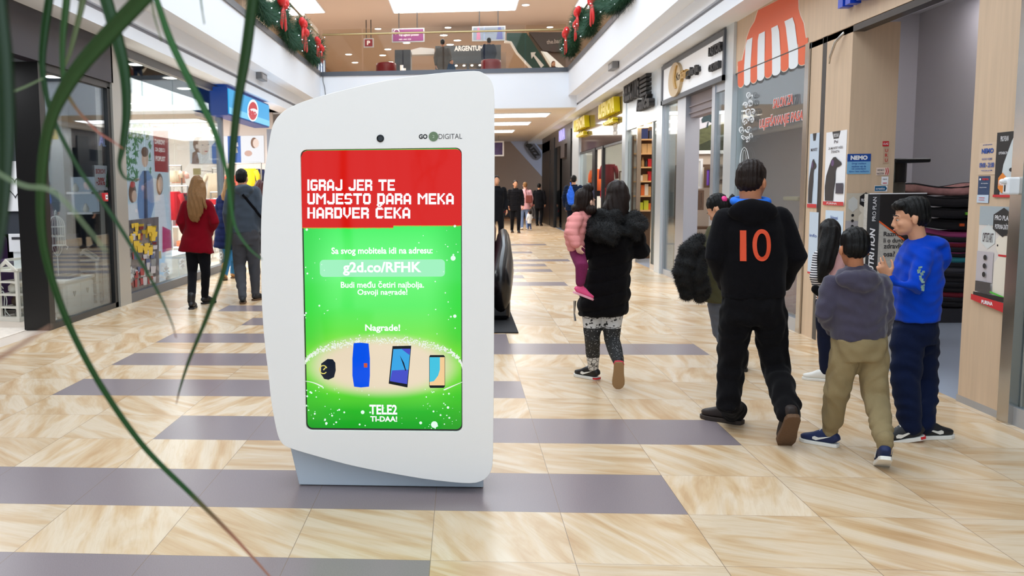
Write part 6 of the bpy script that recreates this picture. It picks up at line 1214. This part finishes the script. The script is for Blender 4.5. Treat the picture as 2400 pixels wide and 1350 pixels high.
m=MB(); m.cap([g(1640,560),g(1615,590,-.02),g(1603,640,-.04),g(1612,690,-.02)],[(.05,.06),(.085,.07),(.085,.07),(.06,.05)],16); m.cap([g(1640,590),g(1634,640,-.04),g(1644,690)],[(.05,.06),(.08,.07),(.075,.06)],16)
o=fuse('fur',m,mat('fur_black',(14,13,14),.8),t,.01,3,wr(.01,.12,4)); fur(o,14000,.024,1,.0022)
fuse('lining',MB().cap([g(1596,600,.02),g(1592,640,.02),g(1600,680,.02)],[(.03,.03),(.05,.03),(.04,.03)],12),mat('lining_sage',(96,104,90),.8),t,.01,2)
# ---- woman in the black quilted coat carrying a toddler
p=Person('person in a black quilted coat and patterned leggings carrying a toddler',7.2,1430)
QB=fabric('quilted_black',(17,15,17),.25,.05)
LP=mat('patterned_leggings',(200,196,192),.85); n_=LP.node_tree; N=n_.nodes; L=n_.links; tc=N.new('ShaderNodeTexCoord'); sx=N.new('ShaderNodeSeparateXYZ'); L.new(tc.outputs['Object'],sx.inputs[0])
def rmp(inp,st,const=True):
    r=N.new('ShaderNodeValToRGB'); L.new(inp,r.inputs[0]); r.color_ramp.interpolation='CONSTANT' if const else 'LINEAR'; e=r.color_ramp.elements
    for i,(q,c) in enumerate(st):
        k=e[i] if i<2 else e.new(q); k.position=q; k.color=(c,c,c,1)
    return r
zd=N.new('ShaderNodeMath'); zd.operation='DIVIDE'; L.new(sx.outputs[2],zd.inputs[0]); zd.inputs[1].default_value=.75
vo=N.new('ShaderNodeTexVoronoi'); vo.feature='DISTANCE_TO_EDGE'; vo.inputs['Scale'].default_value=26; L.new(tc.outputs['Object'],vo.inputs[0]); a1=rmp(vo.outputs['Distance'],[(0,.03),(.055,.66)])
dots=N.new('ShaderNodeTexVoronoi'); dots.inputs['Scale'].default_value=70; L.new(tc.outputs['Object'],dots.inputs[0]); a2=rmp(dots.outputs['Distance'],[(0,.45),(.2,.02)])
dr=N.new('ShaderNodeTexNoise'); dr.inputs['Scale'].default_value=28; L.new(tc.outputs['Object'],dr.inputs[0]); a3=rmp(dr.outputs[0],[(0,.66),(.6,.02)])
band=rmp(zd.outputs[0],[(0,0),(.26,1),(.60,0)]); band2=rmp(zd.outputs[0],[(0,0),(.62,1),(.70,0)])
m1=N.new('ShaderNodeMix'); m1.data_type='RGBA'; L.new(band.outputs[0],m1.inputs[0]); L.new(a1.outputs[0],m1.inputs[6]); L.new(a2.outputs[0],m1.inputs[7])
m2=N.new('ShaderNodeMix'); m2.data_type='RGBA'; L.new(band2.outputs[0],m2.inputs[0]); L.new(m1.outputs[2],m2.inputs[6]); L.new(a3.outputs[0],m2.inputs[7]); L.new(m2.outputs[2],N['Principled BSDF'].inputs['Base Color'])
aL=shoe(p.t,p.floor(1386,888),0,-42,0,.92,BT,SOLEW,SOLEW,accent=RD); aR=shoe(p.t,p.floor(1449,908,.03),.17,8,66,.92,BT,mat('sole_gum',(150,118,82),.7),accent=mat('sole_pink',(206,60,76),.6))
hL,hR=p.p(1388,700),p.p(1436,700); kL,kR=p.p(1388,790,.02),p.p(1434,795,.0)
arms=[[(1392,530,0),(1362,592,-.05),(1356,560,.16)],[(1478,530,0),(1500,592,-.02),(1462,585,.17)]]
p.torso('quilted_coat',[(1438,488,20,.07,0),(1438,502,44,.1,0),(1437,525,56,.13,0),(1434,580,52,.15,0),(1428,630,50,.15,0),(1420,680,58,.16,0),(1412,722,60,.16,0),(1412,738,56,.15,0)],QB,arms,(.09,.08,.065),.01,puff(.105,.016,3,-.22))
M=basis(-12,6,-6); s_=1.0; hc=p.p(1446,460); headgeo(p.body,hc,s_,M,p.p(1442,500),.045)
wa,wb=p.p(1356,560,.16),p.p(1462,585,.17); handgeo(p.body,wa,Vector((.2,.3,.9)),Vector((-.9,.2,0)),.9); handgeo(p.body,wb,Vector((-.9,.3,0)),Vector((0,.9,0)),.9)
body=p.finish(SKIN2,[[hL,kL,aL],[hR,kR,aR]],[[p.p(*q) for q in a] for a in arms],(hL+hR)/2,p.p(1442,500),0,.92,vox=.009)
longhair(p,hc,s_,M,HAIRD,[(1447,452,24,.1,0),(1445,480,30,.1,-.03),(1440,500,30,.08,-.06),(1432,512,22,.05,-.08)])
m=MB(); m.cap([p.p(1385,520,-.06),p.p(1400,540,-.13),p.p(1440,548,-.17),p.p(1482,540,-.13),p.p(1500,520,-.05)],[(.06,.06),(.09,.08),(.10,.09),(.09,.08),(.06,.06)],16); m.cap([p.p(1395,505,-.04),p.p(1440,512,-.14),p.p(1488,508,-.04)],[(.05,.05),(.08,.07),(.05,.05)],14)
o=fuse('fur_hood',m,mat('fur_black',(14,13,14),.8),p.t,.01,3,wr(.008,.1,4)); fur(o,15000,.02,2,.0022)
p.pants('leggings',[(1412,700,50,.12,0),(1412,725,50,.12,0)],[[hL,kL,kL*.5+aL*.5,aL],[hR,kR,kR*.5+aR*.5,aR]],LP,(.095,.062,.056,.042),.008,wr(.002,.1,1))
m=MB(); m.tube([p.p(1347,705,-.05),p.p(1346,735,-.05),p.p(1348,752,-.05)],[.012,.006,.01],8); obj('cord_end',m,STEEL,p.t)
# toddler
p=Person('toddler in a pink jacket with a hair bun held on an arm',7.12,1368,580)
PKJ=fabric('jacket_pink',(232,150,146),.08); 
p.torso('pink_jacket',[(1366,492,7,.04,.02),(1364,502,18,.07,.02),(1354,520,26,.09,.02),(1346,550,25,.1,.03),(1350,585,20,.09,.04)],PKJ,[[(1352,512,-.05),(1340,545,-.1),(1350,570,-.12)],[(1375,510,.02),(1392,520,.06),(1400,516,.1)]],(.052,.05,.042),.008,puff(.05,.006,2))
M=basis(48,-4); s_=.84; hc=p.p(1372,471,.02); headgeo(p.body,hc,s_,M,p.p(1366,500,.02),.04)
handgeo(p.body,p.p(1351,572,-.12),Vector((.35,-.1,-.9)),Vector((.5,.8,0)),.6,(.3,.35,.4,.5),1)
k1=[p.p(1352,590,.02),p.p(1364,625,-.16),p.p(1360,662,-.15)]; k2=[p.p(1372,590,.12),p.p(1400,600,.2),p.p(1402,650,.2)]
body=p.finish(SKIN2,[k1,k2],[[p.p(1352,512,-.05),p.p(1340,545,-.1),p.p(1350,570,-.12)]],p.p(1354,585,.04),p.p(1366,500,.02),0,.55,vox=.007)
def ex(mb,q): mb.ell(p.p(1378,441,.0),(.042,.042,.036),14); mb.ell(p.p(1384,492,-.02),(.05,.06,.04),14); mb.ell(p.p(1352,488,0),(.045,.05,.04),14)
shorthair(p,hc,s_,M,HAIRD,extra=ex,back=1.3); facebits(body,hc,s_,M,HAIRD)
p.pants('leggings',[(1354,575,18,.08,.03),(1356,596,17,.08,.03)],[k1,k2],mat('leggings_plum',(112,26,72),.9,var=(60,.4,(1,1,5))),(.058,.05,.036),.008,None)
PKS=mat('shoe_hot_pink',(232,80,130),.6,var=(20,.3)); shoe(p.t,p.p(1352,690,-.15),-.03,78,22,.62,PKS,mat('sole_pale_pink',(232,160,180),.6)); shoe(p.t,p.p(1404,668,.2),0,60,20,.62,PKS,mat('sole_pale_pink',(232,160,180),.6))
# ---- woman in the dark red coat
p=Person('person with long blond hair in a dark red coat and black leggings',12.1,463)
RC=fabric('coat_dark_red',(112,8,26),.1,.05); BLG=fabric('leggings_black',(22,22,26),.2)
aL=shoe(p.t,p.floor(450,724),0,-6,0,.98,BT,BT,boot=.12); aR=shoe(p.t,p.floor(483,712),0,28,0,.98,BT,BT,boot=.12)
hL,hR=p.p(451,590),p.p(478,590); kL,kR=p.p(451,640,.03),p.p(482,640,.03)
arms=[[(438,482,0),(423,520,-.04),(434,546,.1)],[(488,482,0),(503,520,-.04),(492,546,.1)]]
p.torso('red_coat',[(463,462,8,.06,0),(463,468,20,.08,0),(463,480,31,.12,0),(463,510,31,.13,0),(463,535,29,.12,0),(461,560,36,.14,0),(460,591,42,.16,0)],RC,arms,(.075,.07,.05),.012,wr(.008,.14,3))
M=basis(2,0); s_=1.; hc=p.p(463,432); headgeo(p.body,hc,s_,M,p.p(463,466)); p.finish(SKIN2,[[hL,kL,aL],[hR,kR,aR]],[[p.p(*q) for q in a] for a in arms],(hL+hR)/2,p.p(463,466),0,.95,vox=.014)
longhair(p,hc,s_,M,HAIRL,[(463,425,16,.1,-.02),(462,445,21,.09,-.06),(461,465,22,.07,-.12),(458,485,20,.05,-.15),(456,505,16,.035,-.16),(455,520,8,.02,-.15)],vox=.01,f=110)
for x,l_ in((441,505),(448,512),(466,516),(474,500),(482,490)): obj('hair_lock',MB().cap([p.p(461+(x-461)*.6,460,-.14),p.p(x,485,-.17),p.p(x+1,l_,-.165)],[.022,.02,.006],8),HAIRL,p.t,smooth=True)
p.pants('leggings',[(463,570,26,.12,0),(463,592,26,.12,0)],[[hL,kL,aL],[hR,kR,aR]],BLG,(.095,.065,.05),.012,wr(.003,.1,1))
# ---- man in the grey hoodie with a strap
p=Person('person in a grey hoodie with a black shoulder strap left of the kiosk',12.6,572)
GH=fabric('hoodie_slate',(66,74,84),.1,.2); GJ=fabric('jogger_charcoal',(70,70,74),.1)
aL=shoe(p.t,p.floor(569,712),0,-12,0,1.,SNK,SOLEB); aR=shoe(p.t,p.floor(601,704),0,24,0,1.,SNK,SOLEB)
hL,hR=p.p(560,556),p.p(590,556); kL,kR=p.p(562,625,.02),p.p(596,622,.05)
arms=[[(544,450,0),(533,500,-.03),(536,540,.08)],[(598,450,0),(610,500,-.03),(606,540,.08)]]
hd=p.torso('grey_hoodie',[(571,432,9,.06,0),(571,438,22,.09,0),(571,450,33,.12,0),(571,480,36,.14,0),(572,520,36,.14,0),(573,546,35,.135,0)],GH,arms,(.085,.075,.055),.012,wr(.006,.13,6),lambda mb:(mb.ell(p.p(571,444,-.11),(.14,.06,.07),18),mb.ell(p.p(573,456,-.13),(.07,.035,.045),14)))
M=basis(0,3); s_=1.05; hc=p.p(567,417); headgeo(p.body,hc,s_,M,p.p(571,438),.055); p.finish(SKIN,[[hL,kL,aL],[hR,kR,aR]],[[p.p(*q) for q in a] for a in arms],(hL+hR)/2,p.p(571,438),0,1.,vox=.014)
shorthair(p,hc,s_,M,HAIRB,vox=.01)
p.pants('joggers',[(574,538,34,.125,0),(575,560,35,.13,0),(575,574,32,.12,0)],[[hL,kL,kL*.3+aL*.7,aL],[hR,kR,kR*.3+aR*.7,aR]],GJ,(.11,.085,.065,.055),.012,wr(.007,.12,7))
bpy.context.view_layer.update(); P=[]
for k in range(14):
    u=k/13; q=p.p(563+44*u,456+58*u,-.3); ok,loc,_,_=hd.ray_cast(Vector((q.x,-1,q.z)),Vector((0,1,0)))
    P.append(Vector((q.x,(loc.y if ok else -.15)-.006,q.z)))
obj('shoulder_strap',MB().tube(P,[(.018,.005)]*14,8,(.6,0,.8)),BKF,p.t)
# ---- woman in the navy puffer behind him
p=Person('person in a navy puffer jacket, blue jeans and tan boots',15.6,530)
NP=fabric('puffer_navy',(28,34,66),.1); TB=mat('boot_tan',(176,128,80),.8); aL=shoe(p.t,p.floor(527,657),.0,-12,12,1.,TB,SOLEB,boot=.2); aR=shoe(p.t,p.floor(548,652),0,10,0,1.,TB,SOLEB,boot=.2)
hL,hR=p.p(528,565),p.p(546,565); kL,kR=p.p(536,600,.02),p.p(550,600,.05); arms=[[(518,468,0),(510,505,0),(514,540,.05)],[(552,468,0),(560,505,0),(556,540,.05)]]
p.torso('puffer_jacket',[(535,452,7,.06,0),(535,458,15,.09,0),(535,470,22,.12,0),(533,500,23,.14,0),(530,540,25,.15,0),(528,583,27,.15,0)],NP,arms,(.08,.075,.06),.014,puff(.11,.015,1))
M=basis(0,2); hc=p.p(538,433); headgeo(p.body,hc,1.,M,p.p(535,456)); p.finish(SKIN2,[[hL,kL,aL],[hR,kR,aR]],[[p.p(*q) for q in a] for a in arms],(hL+hR)/2,p.p(535,456),0,.95,vox=.016); longhair(p,hc,1.,M,HAIRL,[(538,428,13,.1,-.02),(537,445,15,.08,-.06),(534,460,16,.05,-.1),(530,472,10,.03,-.12)],vox=.012)
p.pants('jeans',[(537,560,20,.12,0),(537,575,20,.12,0)],[[hL,kL,aL],[hR,kR,aR]],fabric('jeans_blue',(60,120,170)),(.1,.07,.055),.014,None)
# ---- woman with wine red hair at the kiosk edge
p=Person('person with wine red hair half hidden by the left kiosk edge',16.4,607)
aL=shoe(p.t,Vector((-.1,.0,0)),0,0,0,.95,BT,BT); aR=shoe(p.t,Vector((.1,.1,0)),0,0,0,.95,BT,BT); hL,hR=Vector((-.09,0,.88)),Vector((.09,0,.88)); kL,kR=Vector((-.1,0,.48)),Vector((.1,0.05,.48))
arms=[[(590,470,0),(584,505,0),(588,535,.05)],[(622,470,0),(628,505,0),(624,535,.05)]]
p.torso('dark_coat',[(606,455,7,.06,0),(606,460,14,.09,0),(606,472,22,.12,0),(606,510,22,.14,0),(606,560,24,.15,0)],fabric('coat_dark_blue',(34,38,50)),arms,(.08,.07,.055),.014,wr(.007,.12,2))
M=basis(-30,0); hc=p.p(608,437); headgeo(p.body,hc,1.,M,p.p(606,458)); p.finish(SKIN2,[[hL,kL,aL],[hR,kR,aR]],[[p.p(*q) for q in a] for a in arms],(hL+hR)/2,p.p(606,458),0,.95,vox=.016); longhair(p,hc,1.,M,HAIRR,[(608,432,12,.1,-.02),(609,448,14,.08,-.05),(610,464,14,.05,-.08)],vox=.012)
p.pants('trousers',[(606,548,18,.11,0),(606,565,18,.11,0)],[[hL,kL,aL],[hR,kR,aR]],BLG,(.09,.07,.05),.014,None)
# ---- far people in the corridor
def farp(label,Y,x,yt,yf,yaw,top,bot,skin,hair,coatlen=.45,stride=.12,hairlong=False,vox=.016,shoes=None,k=1.,puffy=False,armb=0,faceit=False,hand=True,z0=0.,wide=1.):
    """upright figure: head top at pixel yt, feet at yf"""
    p=Person(label,Y,x); p.o.z=z0; p.t.location=p.o; hT=(atY(x,yt,Y).z-z0); M3=basis(yaw); r_,f_=M3.col[0].copy(),M3.col[1].copy(); u=hT/1.75; Z=lambda a,l=0,f=0:r_*l*u+f_*f*u+Vector((0,0,a*u))
    hs=max(.75,min(1.08,u*1.0+(.12 if u<.8 else 0)))
    hc=Vector((0,0,hT-.112*hs)); sh=shoes or BT
    aL=shoe(p.t,Z(0,-.09,stride),0,yaw,0,u,sh,SOLEB); aR=shoe(p.t,Z(.0,.09,-stride),.0,yaw,0,u,sh,SOLEB)
    hL,hR=Z(.9,-.09),Z(.9,.09); kL,kR=Z(.49,-.1,stride*.6+.04),Z(.49,.1,-stride*.2+.04)
    A=[[Z(1.4,-.18),Z(1.14,-.25,-.03),Z(.9,-.24,.1+armb)],[Z(1.4,.18),Z(1.14,.25,-.03),Z(.9,.24,.06+armb)]]
    nk=Z(1.47,0,-.01); headgeo(p.body,hc,hs,M3,nk)
    if hand:
        for i,a in enumerate(A): handgeo(p.body,a[2],(a[2]-a[1]),r_*(1 if i==0 else -1),u,(.5,.5,.5,.5),1 if i==0 else -1)
    b=p.finish(skin,[[hL,kL,aL],[hR,kR,aR]],A,Z(.92),nk,0,u,vox=.009 if faceit else vox)
    m=MB(); zz=[1.47,1.44,1.38,1.2,1.05,.92-(coatlen-.1)*.5,.92-(coatlen-.1)]; rr=[(.07,.06),(.13,.1),(.2,.13),(.19,.145),(.18,.14),(.19,.145),(.2,.15)]
    m.tube([Z(z) for z in zz],[(a*u*wide,c*u*wide) for a,c in rr],20,r_,p=2.3)
    for a in A: m.cap([a[0],a[1],a[2]+(a[1]-a[2])*.12],[.075*u*wide,.065*u*wide,.05*u*wide],12)
    collar(m,Z(1.47),.075*u,.03*u)
    fuse('jacket',m,top,p.t,vox,3,puff(.07*u,.012*u,2) if puffy else wr(.006,.12,3))
    m=MB(); m.tube([Z(.98),Z(.86)],[(.16*u,.115*u)]*2,18,r_,p=2.3)
    for L in([hL,kL,aL],[hR,kR,aR]): m.cap(L,[.1*u,.075*u,.055*u],12)
    fuse('trousers',m,bot,p.t,vox,3)
    q=lambda x_,y_,z_:hc+M3@Vector((x_,y_,z_))*hs
    m=MB(); m.ell(q(0,-.022,.034),(.081*hs,.095*hs,.09*hs),20,M3); m.ell(q(0,-.05,-.01),(.076*hs,.066*hs,.07*hs),16,M3)
    if hairlong: m.tube([q(0,-.04,0),q(0,-.07,-.1),q(0,-.08,-.22)],[(.085*hs,.07*hs),(.08*hs,.04*hs),(.05*hs,.02*hs)],16,r_)
    fuse('hair',m,hair,p.t,.01 if faceit else .014,2)
    if faceit: facebits(b,hc,hs,M3,hair)
    return p
BP=fabric('puffer_black',(26,26,30),.15)
farp('person in a black puffer jacket and black trousers walking towards the camera in the corridor',31.5,1207,423,545,176,BP,BLG,SKIN,HAIRD,.28,.16,puffy=True,faceit=True,vox=.014)
p=farp('person in a pink jacket and light jeans walking away with a brown bag',33.6,1229,427,532,-4,fabric('jacket_rose',(216,164,170)),fabric('jeans_pale',(120,140,180)),SKIN2,HAIRL,.26,.1,hairlong=False,shoes=SOLEW)
t=thing('shoulder_bag','brown leather shoulder bag on the back of the person in pink','bag',(p.o.x+.13,p.o.y-.2,1.12)); obj('pouch',MB().box(-.12,.12,-.06,.03,-.14,.14),mat('bag_brown',(110,48,40),.5),t,bevel=.03); obj('strap',MB().tube([(-.08,0,.12),(-.12,.06,.3),(-.05,.14,.4)],.012,8),mat('bag_brown',(110,48,40),.5),t)
farp('person, a small child in a white coat beside the person in pink',33.0,1240,493,541,-30,fabric('coat_white',(226,226,228)),fabric('jeans_child',(60,80,120)),SKIN2,HAIRD,.4,.08,k=.6,shoes=SOLEW)
farp('person in all black standing before the dark corner at the corridor end',37,1262,430,532,20,BLG,BLG,SKIN,HAIRB,.3,.03)
p=farp('person in a navy puffer jacket with a bright blue drawstring backpack',27.2,1342,411,560,14,fabric('puffer_ink',(26,36,56)),fabric('trousers_ink',(28,32,44)),SKIN,HAIRB,.22,.1,puffy=True,faceit=True,vox=.014,wide=1.2)
t=thing('drawstring_backpack','bright blue drawstring backpack on the man in navy','bag',(p.o.x-.12,p.o.y-.3,1.3)); fuse('sack',MB().cap([(0,0,.22),(0,0,0),(0.02,0,-.22)],[(.05,.04),(.12,.07),(.11,.07)],14),mat('bag_blue',(20,96,220),.6),t,.012,2,wr(.01,.1,1)); obj('cord',MB().tube([(0,0,.26),(.0,.1,.36),(.02,.22,.3)],.012,6),mat('bag_blue',(20,96,220),.6),t)
farp('person in a black coat at the right edge of the kiosk in the distance',24.5,1163,412,573,170,BP,BLG,SKIN,HAIRB,.4,.1,faceit=False)
# gallery visitors
farp('person in a grey hooded coat standing at the gallery on the upper floor',31.5,1040,92,1,5,fabric('coat_stone',(96,92,88)),BLG,SKIN,HAIRB,.4,.04,z0=ZU)
farp('person in a slate blue jacket leaning at the gallery on the upper floor',28.6,1145,89,1,-10,fabric('jacket_slate',(52,58,74)),fabric('jeans_slate',(50,70,110)),SKIN,HAIRB,.25,.08,z0=ZU,wide=1.35)
farp('person, a crouched looking child in a bright blue jacket on the upper floor',30.2,1060,139,1,150,fabric('jacket_cyan',(20,60,100)),fabric('blue_bright',(20,130,200)),SKIN,HAIRD,.3,.05,z0=ZU)
farp('person with long auburn hair at the right corner of the upper gallery',31.,1293,143,1,160,fabric('coat_brown',(80,60,50)),BLG,SKIN2,mat('hair_auburn',(120,66,34),.5),.4,.04,hairlong=True,z0=ZU-.35)
# massage chair on its black mat behind the kiosk
t=thing('massage_chair','black and maroon massage chair on a black mat behind the kiosk','armchair',(.18,11.2,.02)); MR=mat('leather_maroon',(72,18,30),.25); LB_=mat('leather_black',(20,18,20),.25)
obj('side_shell',MB().cap([(0.27,-.6,.35),(.33,.0,.5),(.34,.5,.75)],[(.12,.3),(.12,.36),(.1,.3)],16),LB_,t,smooth=True); obj('side_shell',MB().cap([(-.55,-.6,.35),(-.55,.0,.5),(-.55,.5,.75)],[(.12,.3),(.12,.36),(.1,.3)],16),LB_,t,smooth=True)
obj('seat',MB().cap([(-.1,-.9,.3),(-.1,-.2,.45),(-.1,.3,.6)],[(.28,.12),(.3,.14),(.3,.14)],16),MR,t,smooth=True); obj('backrest',MB().cap([(-.1,.25,.6),(-.1,.6,1.0),(-.1,.8,1.25)],[(.33,.14),(.36,.16),(.3,.13)],18),MR,t,smooth=True); obj('headrest',MB().ell((-.1,.72,1.3),(.3,.14,.16),16),LB_,t,smooth=True)
obj('base',MB().box(-.6,.38,-.6,.8,0,.3),LB_,t,bevel=.05)
obj('floor_mat',MB().box(-1.,.6,9.74,12.9,0.001,.014),mat('mat_black',(26,26,30),.8),label='black rectangular floor mat under the massage chair behind the kiosk',cat='mat')
# ---------------------------------------------------------------- potted plant whose long leaves hang into the view
LGm=mat('leaf_green',(44,92,42),.42,spec=.4,var=(14,.25,(1,1,1))); LGp=mat('leaf_pale',(104,120,84),.5,var=(10,.2)); LGd=mat('leaf_dark',(26,52,26),.5)
LGt=bpy.data.materials.new('leaf_green_brown_tip'); LGt.use_nodes=True
def tipmat(name,a,b,lo,hi):
    m=mat(name,a,.45,spec=.4); n=m.node_tree; uv=n.nodes.new('ShaderNodeAttribute'); uv.attribute_name='along'; r=n.nodes.new('ShaderNodeValToRGB'); n.links.new(uv.outputs['Fac'],r.inputs[0])
    e=r.color_ramp.elements; e[0].position=lo; e[0].color=tuple((x/255)**2.2 for x in a)+(1,); e[1].position=hi; e[1].color=tuple((x/255)**2.2 for x in b)+(1,)
    n.links.new(r.outputs[0],n.nodes['Principled BSDF'].inputs['Base Color']); return m
CR=Vector((-1.05,.8,2.25))
plant=thing('potted_palm','tall potted plant whose long narrow green leaves hang down at the left','potted plant',(CR.x,CR.y,0))
def spline(P,n=10):
    Q=[]; P=[P[0]*2-P[1]]+P+[P[-1]*2-P[-2]]
    for i in range(1,len(P)-2):
        for k in range(n):
            t=k/n; a,b,c,d=P[i-1:i+3]; Q.append(.5*((2*b)+(c-a)*t+(2*a-5*b+4*c-d)*t*t+(3*b-a-3*c+d)*t**3))
    return Q+[P[-2]]
def leaf(pts,depth,m,ext=True,tw=.5,thick=.0012):
    """pts: (px,py,width px) down the leaf at the given distance; the base arches up to the crown"""
    P=[];W=[]
    for i,(x,y,w_) in enumerate(pts):
        d=depth if not isinstance(depth,tuple) else depth[0]+(depth[1]-depth[0])*i/(len(pts)-1); P.append(atY(x,y,d)); W.append(w_*d/F/2)
    if ext:
        a=P[0]; u=(P[0]-P[1]).normalized(); b1=a+u*.16; b2=a+u*.3+(CR-a).normalized()*.05; P=[CR,(CR+b2)/2+Vector((0,0,.1)),b2+(CR-b2)*.12,b1]+P; W=[.012,.012,W[0],W[0]]+W
    Q=spline(P,8); n=len(Q); WW=[W[min(len(W)-1,int(i/8))]*(1-(i%8)/8)+W[min(len(W)-1,int(i/8)+1)]*((i%8)/8) for i in range(n)]
    cam_=Vector((0,0,H)); R=[]
    for i,q in enumerate(Q):
        t=(Q[min(i+1,n-1)]-Q[max(i-1,0)]).normalized(); v=(q-cam_).normalized(); s=t.cross(v).normalized(); nn=s.cross(t); s=(s*math.cos(tw*.6)+nn*math.sin(tw*.6)); nn=s.cross(t); w_=max(WW[i],.0006)/math.cos(tw*.6)
        R.append([q+s*w_,q+s*w_*.5+nn*w_*.25,q+nn*w_*.45,q-s*w_*.5+nn*w_*.25,q-s*w_,q-s*w_*.5+nn*(w_*.25+thick),q+nn*(w_*.45+thick),q+s*w_*.5+nn*(w_*.25+thick)])
    mb=MB().rings(R); o=obj('leaf',mb,m,None,smooth=True); at=o.data.attributes.new('along','FLOAT','POINT')
    at.data.foreach_set('value',[i/(n-1) for i in range(n) for _ in range(8)]); under(plant,o); return o
LT=tipmat('leaf_tip_brown',(38,76,38),(176,122,100),.82,.9); LT2=tipmat('leaf_tip_red',(52,86,44),(150,84,66),.62,.8); LT3=tipmat('leaf_tip_late',(32,66,30),(130,90,70),.93,.98)
leaf([(118,-20,20),(104,80,19),(100,165,15),(122,270,11),(185,395,10),(276,525,10),(365,675,7),(400,750,4),(413,792,1.5)],.95,LT3)
leaf([(158,-20,18),(147,100,14),(150,190,11),(172,245,8),(225,305,6),(262,330,4),(288,348,2)],.92,LT2)
leaf([(345,-15,40),(255,80,40),(172,178,36),(118,285,28),(97,420,24),(100,560,20),(130,680,18),(180,800,16),(250,925,15),(340,1050,14),(450,1160,12),(540,1250,9),(600,1315,6),(640,1360,4)],(.8,1.05),LT)
leaf([(245,-15,30),(272,80,30),(292,170,26),(297,260,22),(288,340,16),(280,385,10),(290,414,7),(310,422,6),(328,420,3)],.95,LT3,tw=.3)
leaf([(362,-15,14),(400,95,17),(450,200,18),(500,300,15),(530,400,10),(541,480,8),(553,535,6),(582,580,4),(614,608,2)],.95,LGm)
leaf([(594,-15,26),(577,120,26),(556,250,20),(544,380,18),(540,500,17),(528,620,14),(490,730,11),(445,840,8),(422,910,5),(413,948,2)],(.95,1.05),LT3,tw=.3)
leaf([(-6,-10,40),(8,140,44),(14,300,44),(10,450,34),(0,560,24),(-10,640,10)],.6,LGd,tw=.2)
leaf([(-30,385,8),(10,414,8),(60,436,9),(110,442,9),(150,470,8),(205,535,6),(250,590,2)],.55,LGp,ext=False)
leaf([(-40,860,12),(20,826,12),(70,795,10),(118,765,5)],.5,mat('leaf_dry',(150,112,92),.6),ext=False)
leaf([(30,215,5),(60,203,5),(100,184,4)],.9,LGp,ext=False); leaf([(352,-20,4),(362,40,4),(379,96,1.5)],.95,LGp); leaf([(468,-20,4),(474,25,3),(479,56,1)],.95,LGm)
leaf([(200,-30,16),(188,30,14),(165,120,10),(150,160,6),(146,190,3)],.95,LGp)
random.seed(21)
for k in range(16):
    a=math.radians(random.uniform(120,330)); r=random.uniform(.35,.6); d=Vector((math.cos(a),math.sin(a),0)); P=[CR,CR+d*r*.4+Vector((0,0,.22)),CR+d*r+Vector((0,0,.1)),CR+d*(r+.12)+Vector((0,0,-.3)),CR+d*(r+.16)+Vector((0,0,-.8))]
    Q=spline(P,6); s=Vector((-d.y,d.x,0)); n=len(Q); R=[[q+s*.012*(1-i/n)+d*.001,q+d*.004,q-s*.012*(1-i/n)+d*.001,q-d*.001] for i,q in enumerate(Q)]; under(plant,obj('leaf',MB().rings(R),LGm,None,smooth=True))
under(plant,obj('trunk',MB().tube([(CR.x,CR.y,.35),(CR.x+.02,CR.y,1.),(CR.x-.02,CR.y,1.6),(CR.x,CR.y,2.27)],[.06,.045,.035,.03],14),mat('trunk_brown',(120,98,74),.9,bump=(30,.6,(1,1,5))),smooth=True))
under(plant,obj('pot',MB().lathe((CR.x,CR.y,0),[(.16,0),(.2,.02),(.24,.4),(.26,.42),(.22,.42),(.2,.36),(.01,.36)],28),mat('pot_grey',(120,120,122),.5),smooth=False))
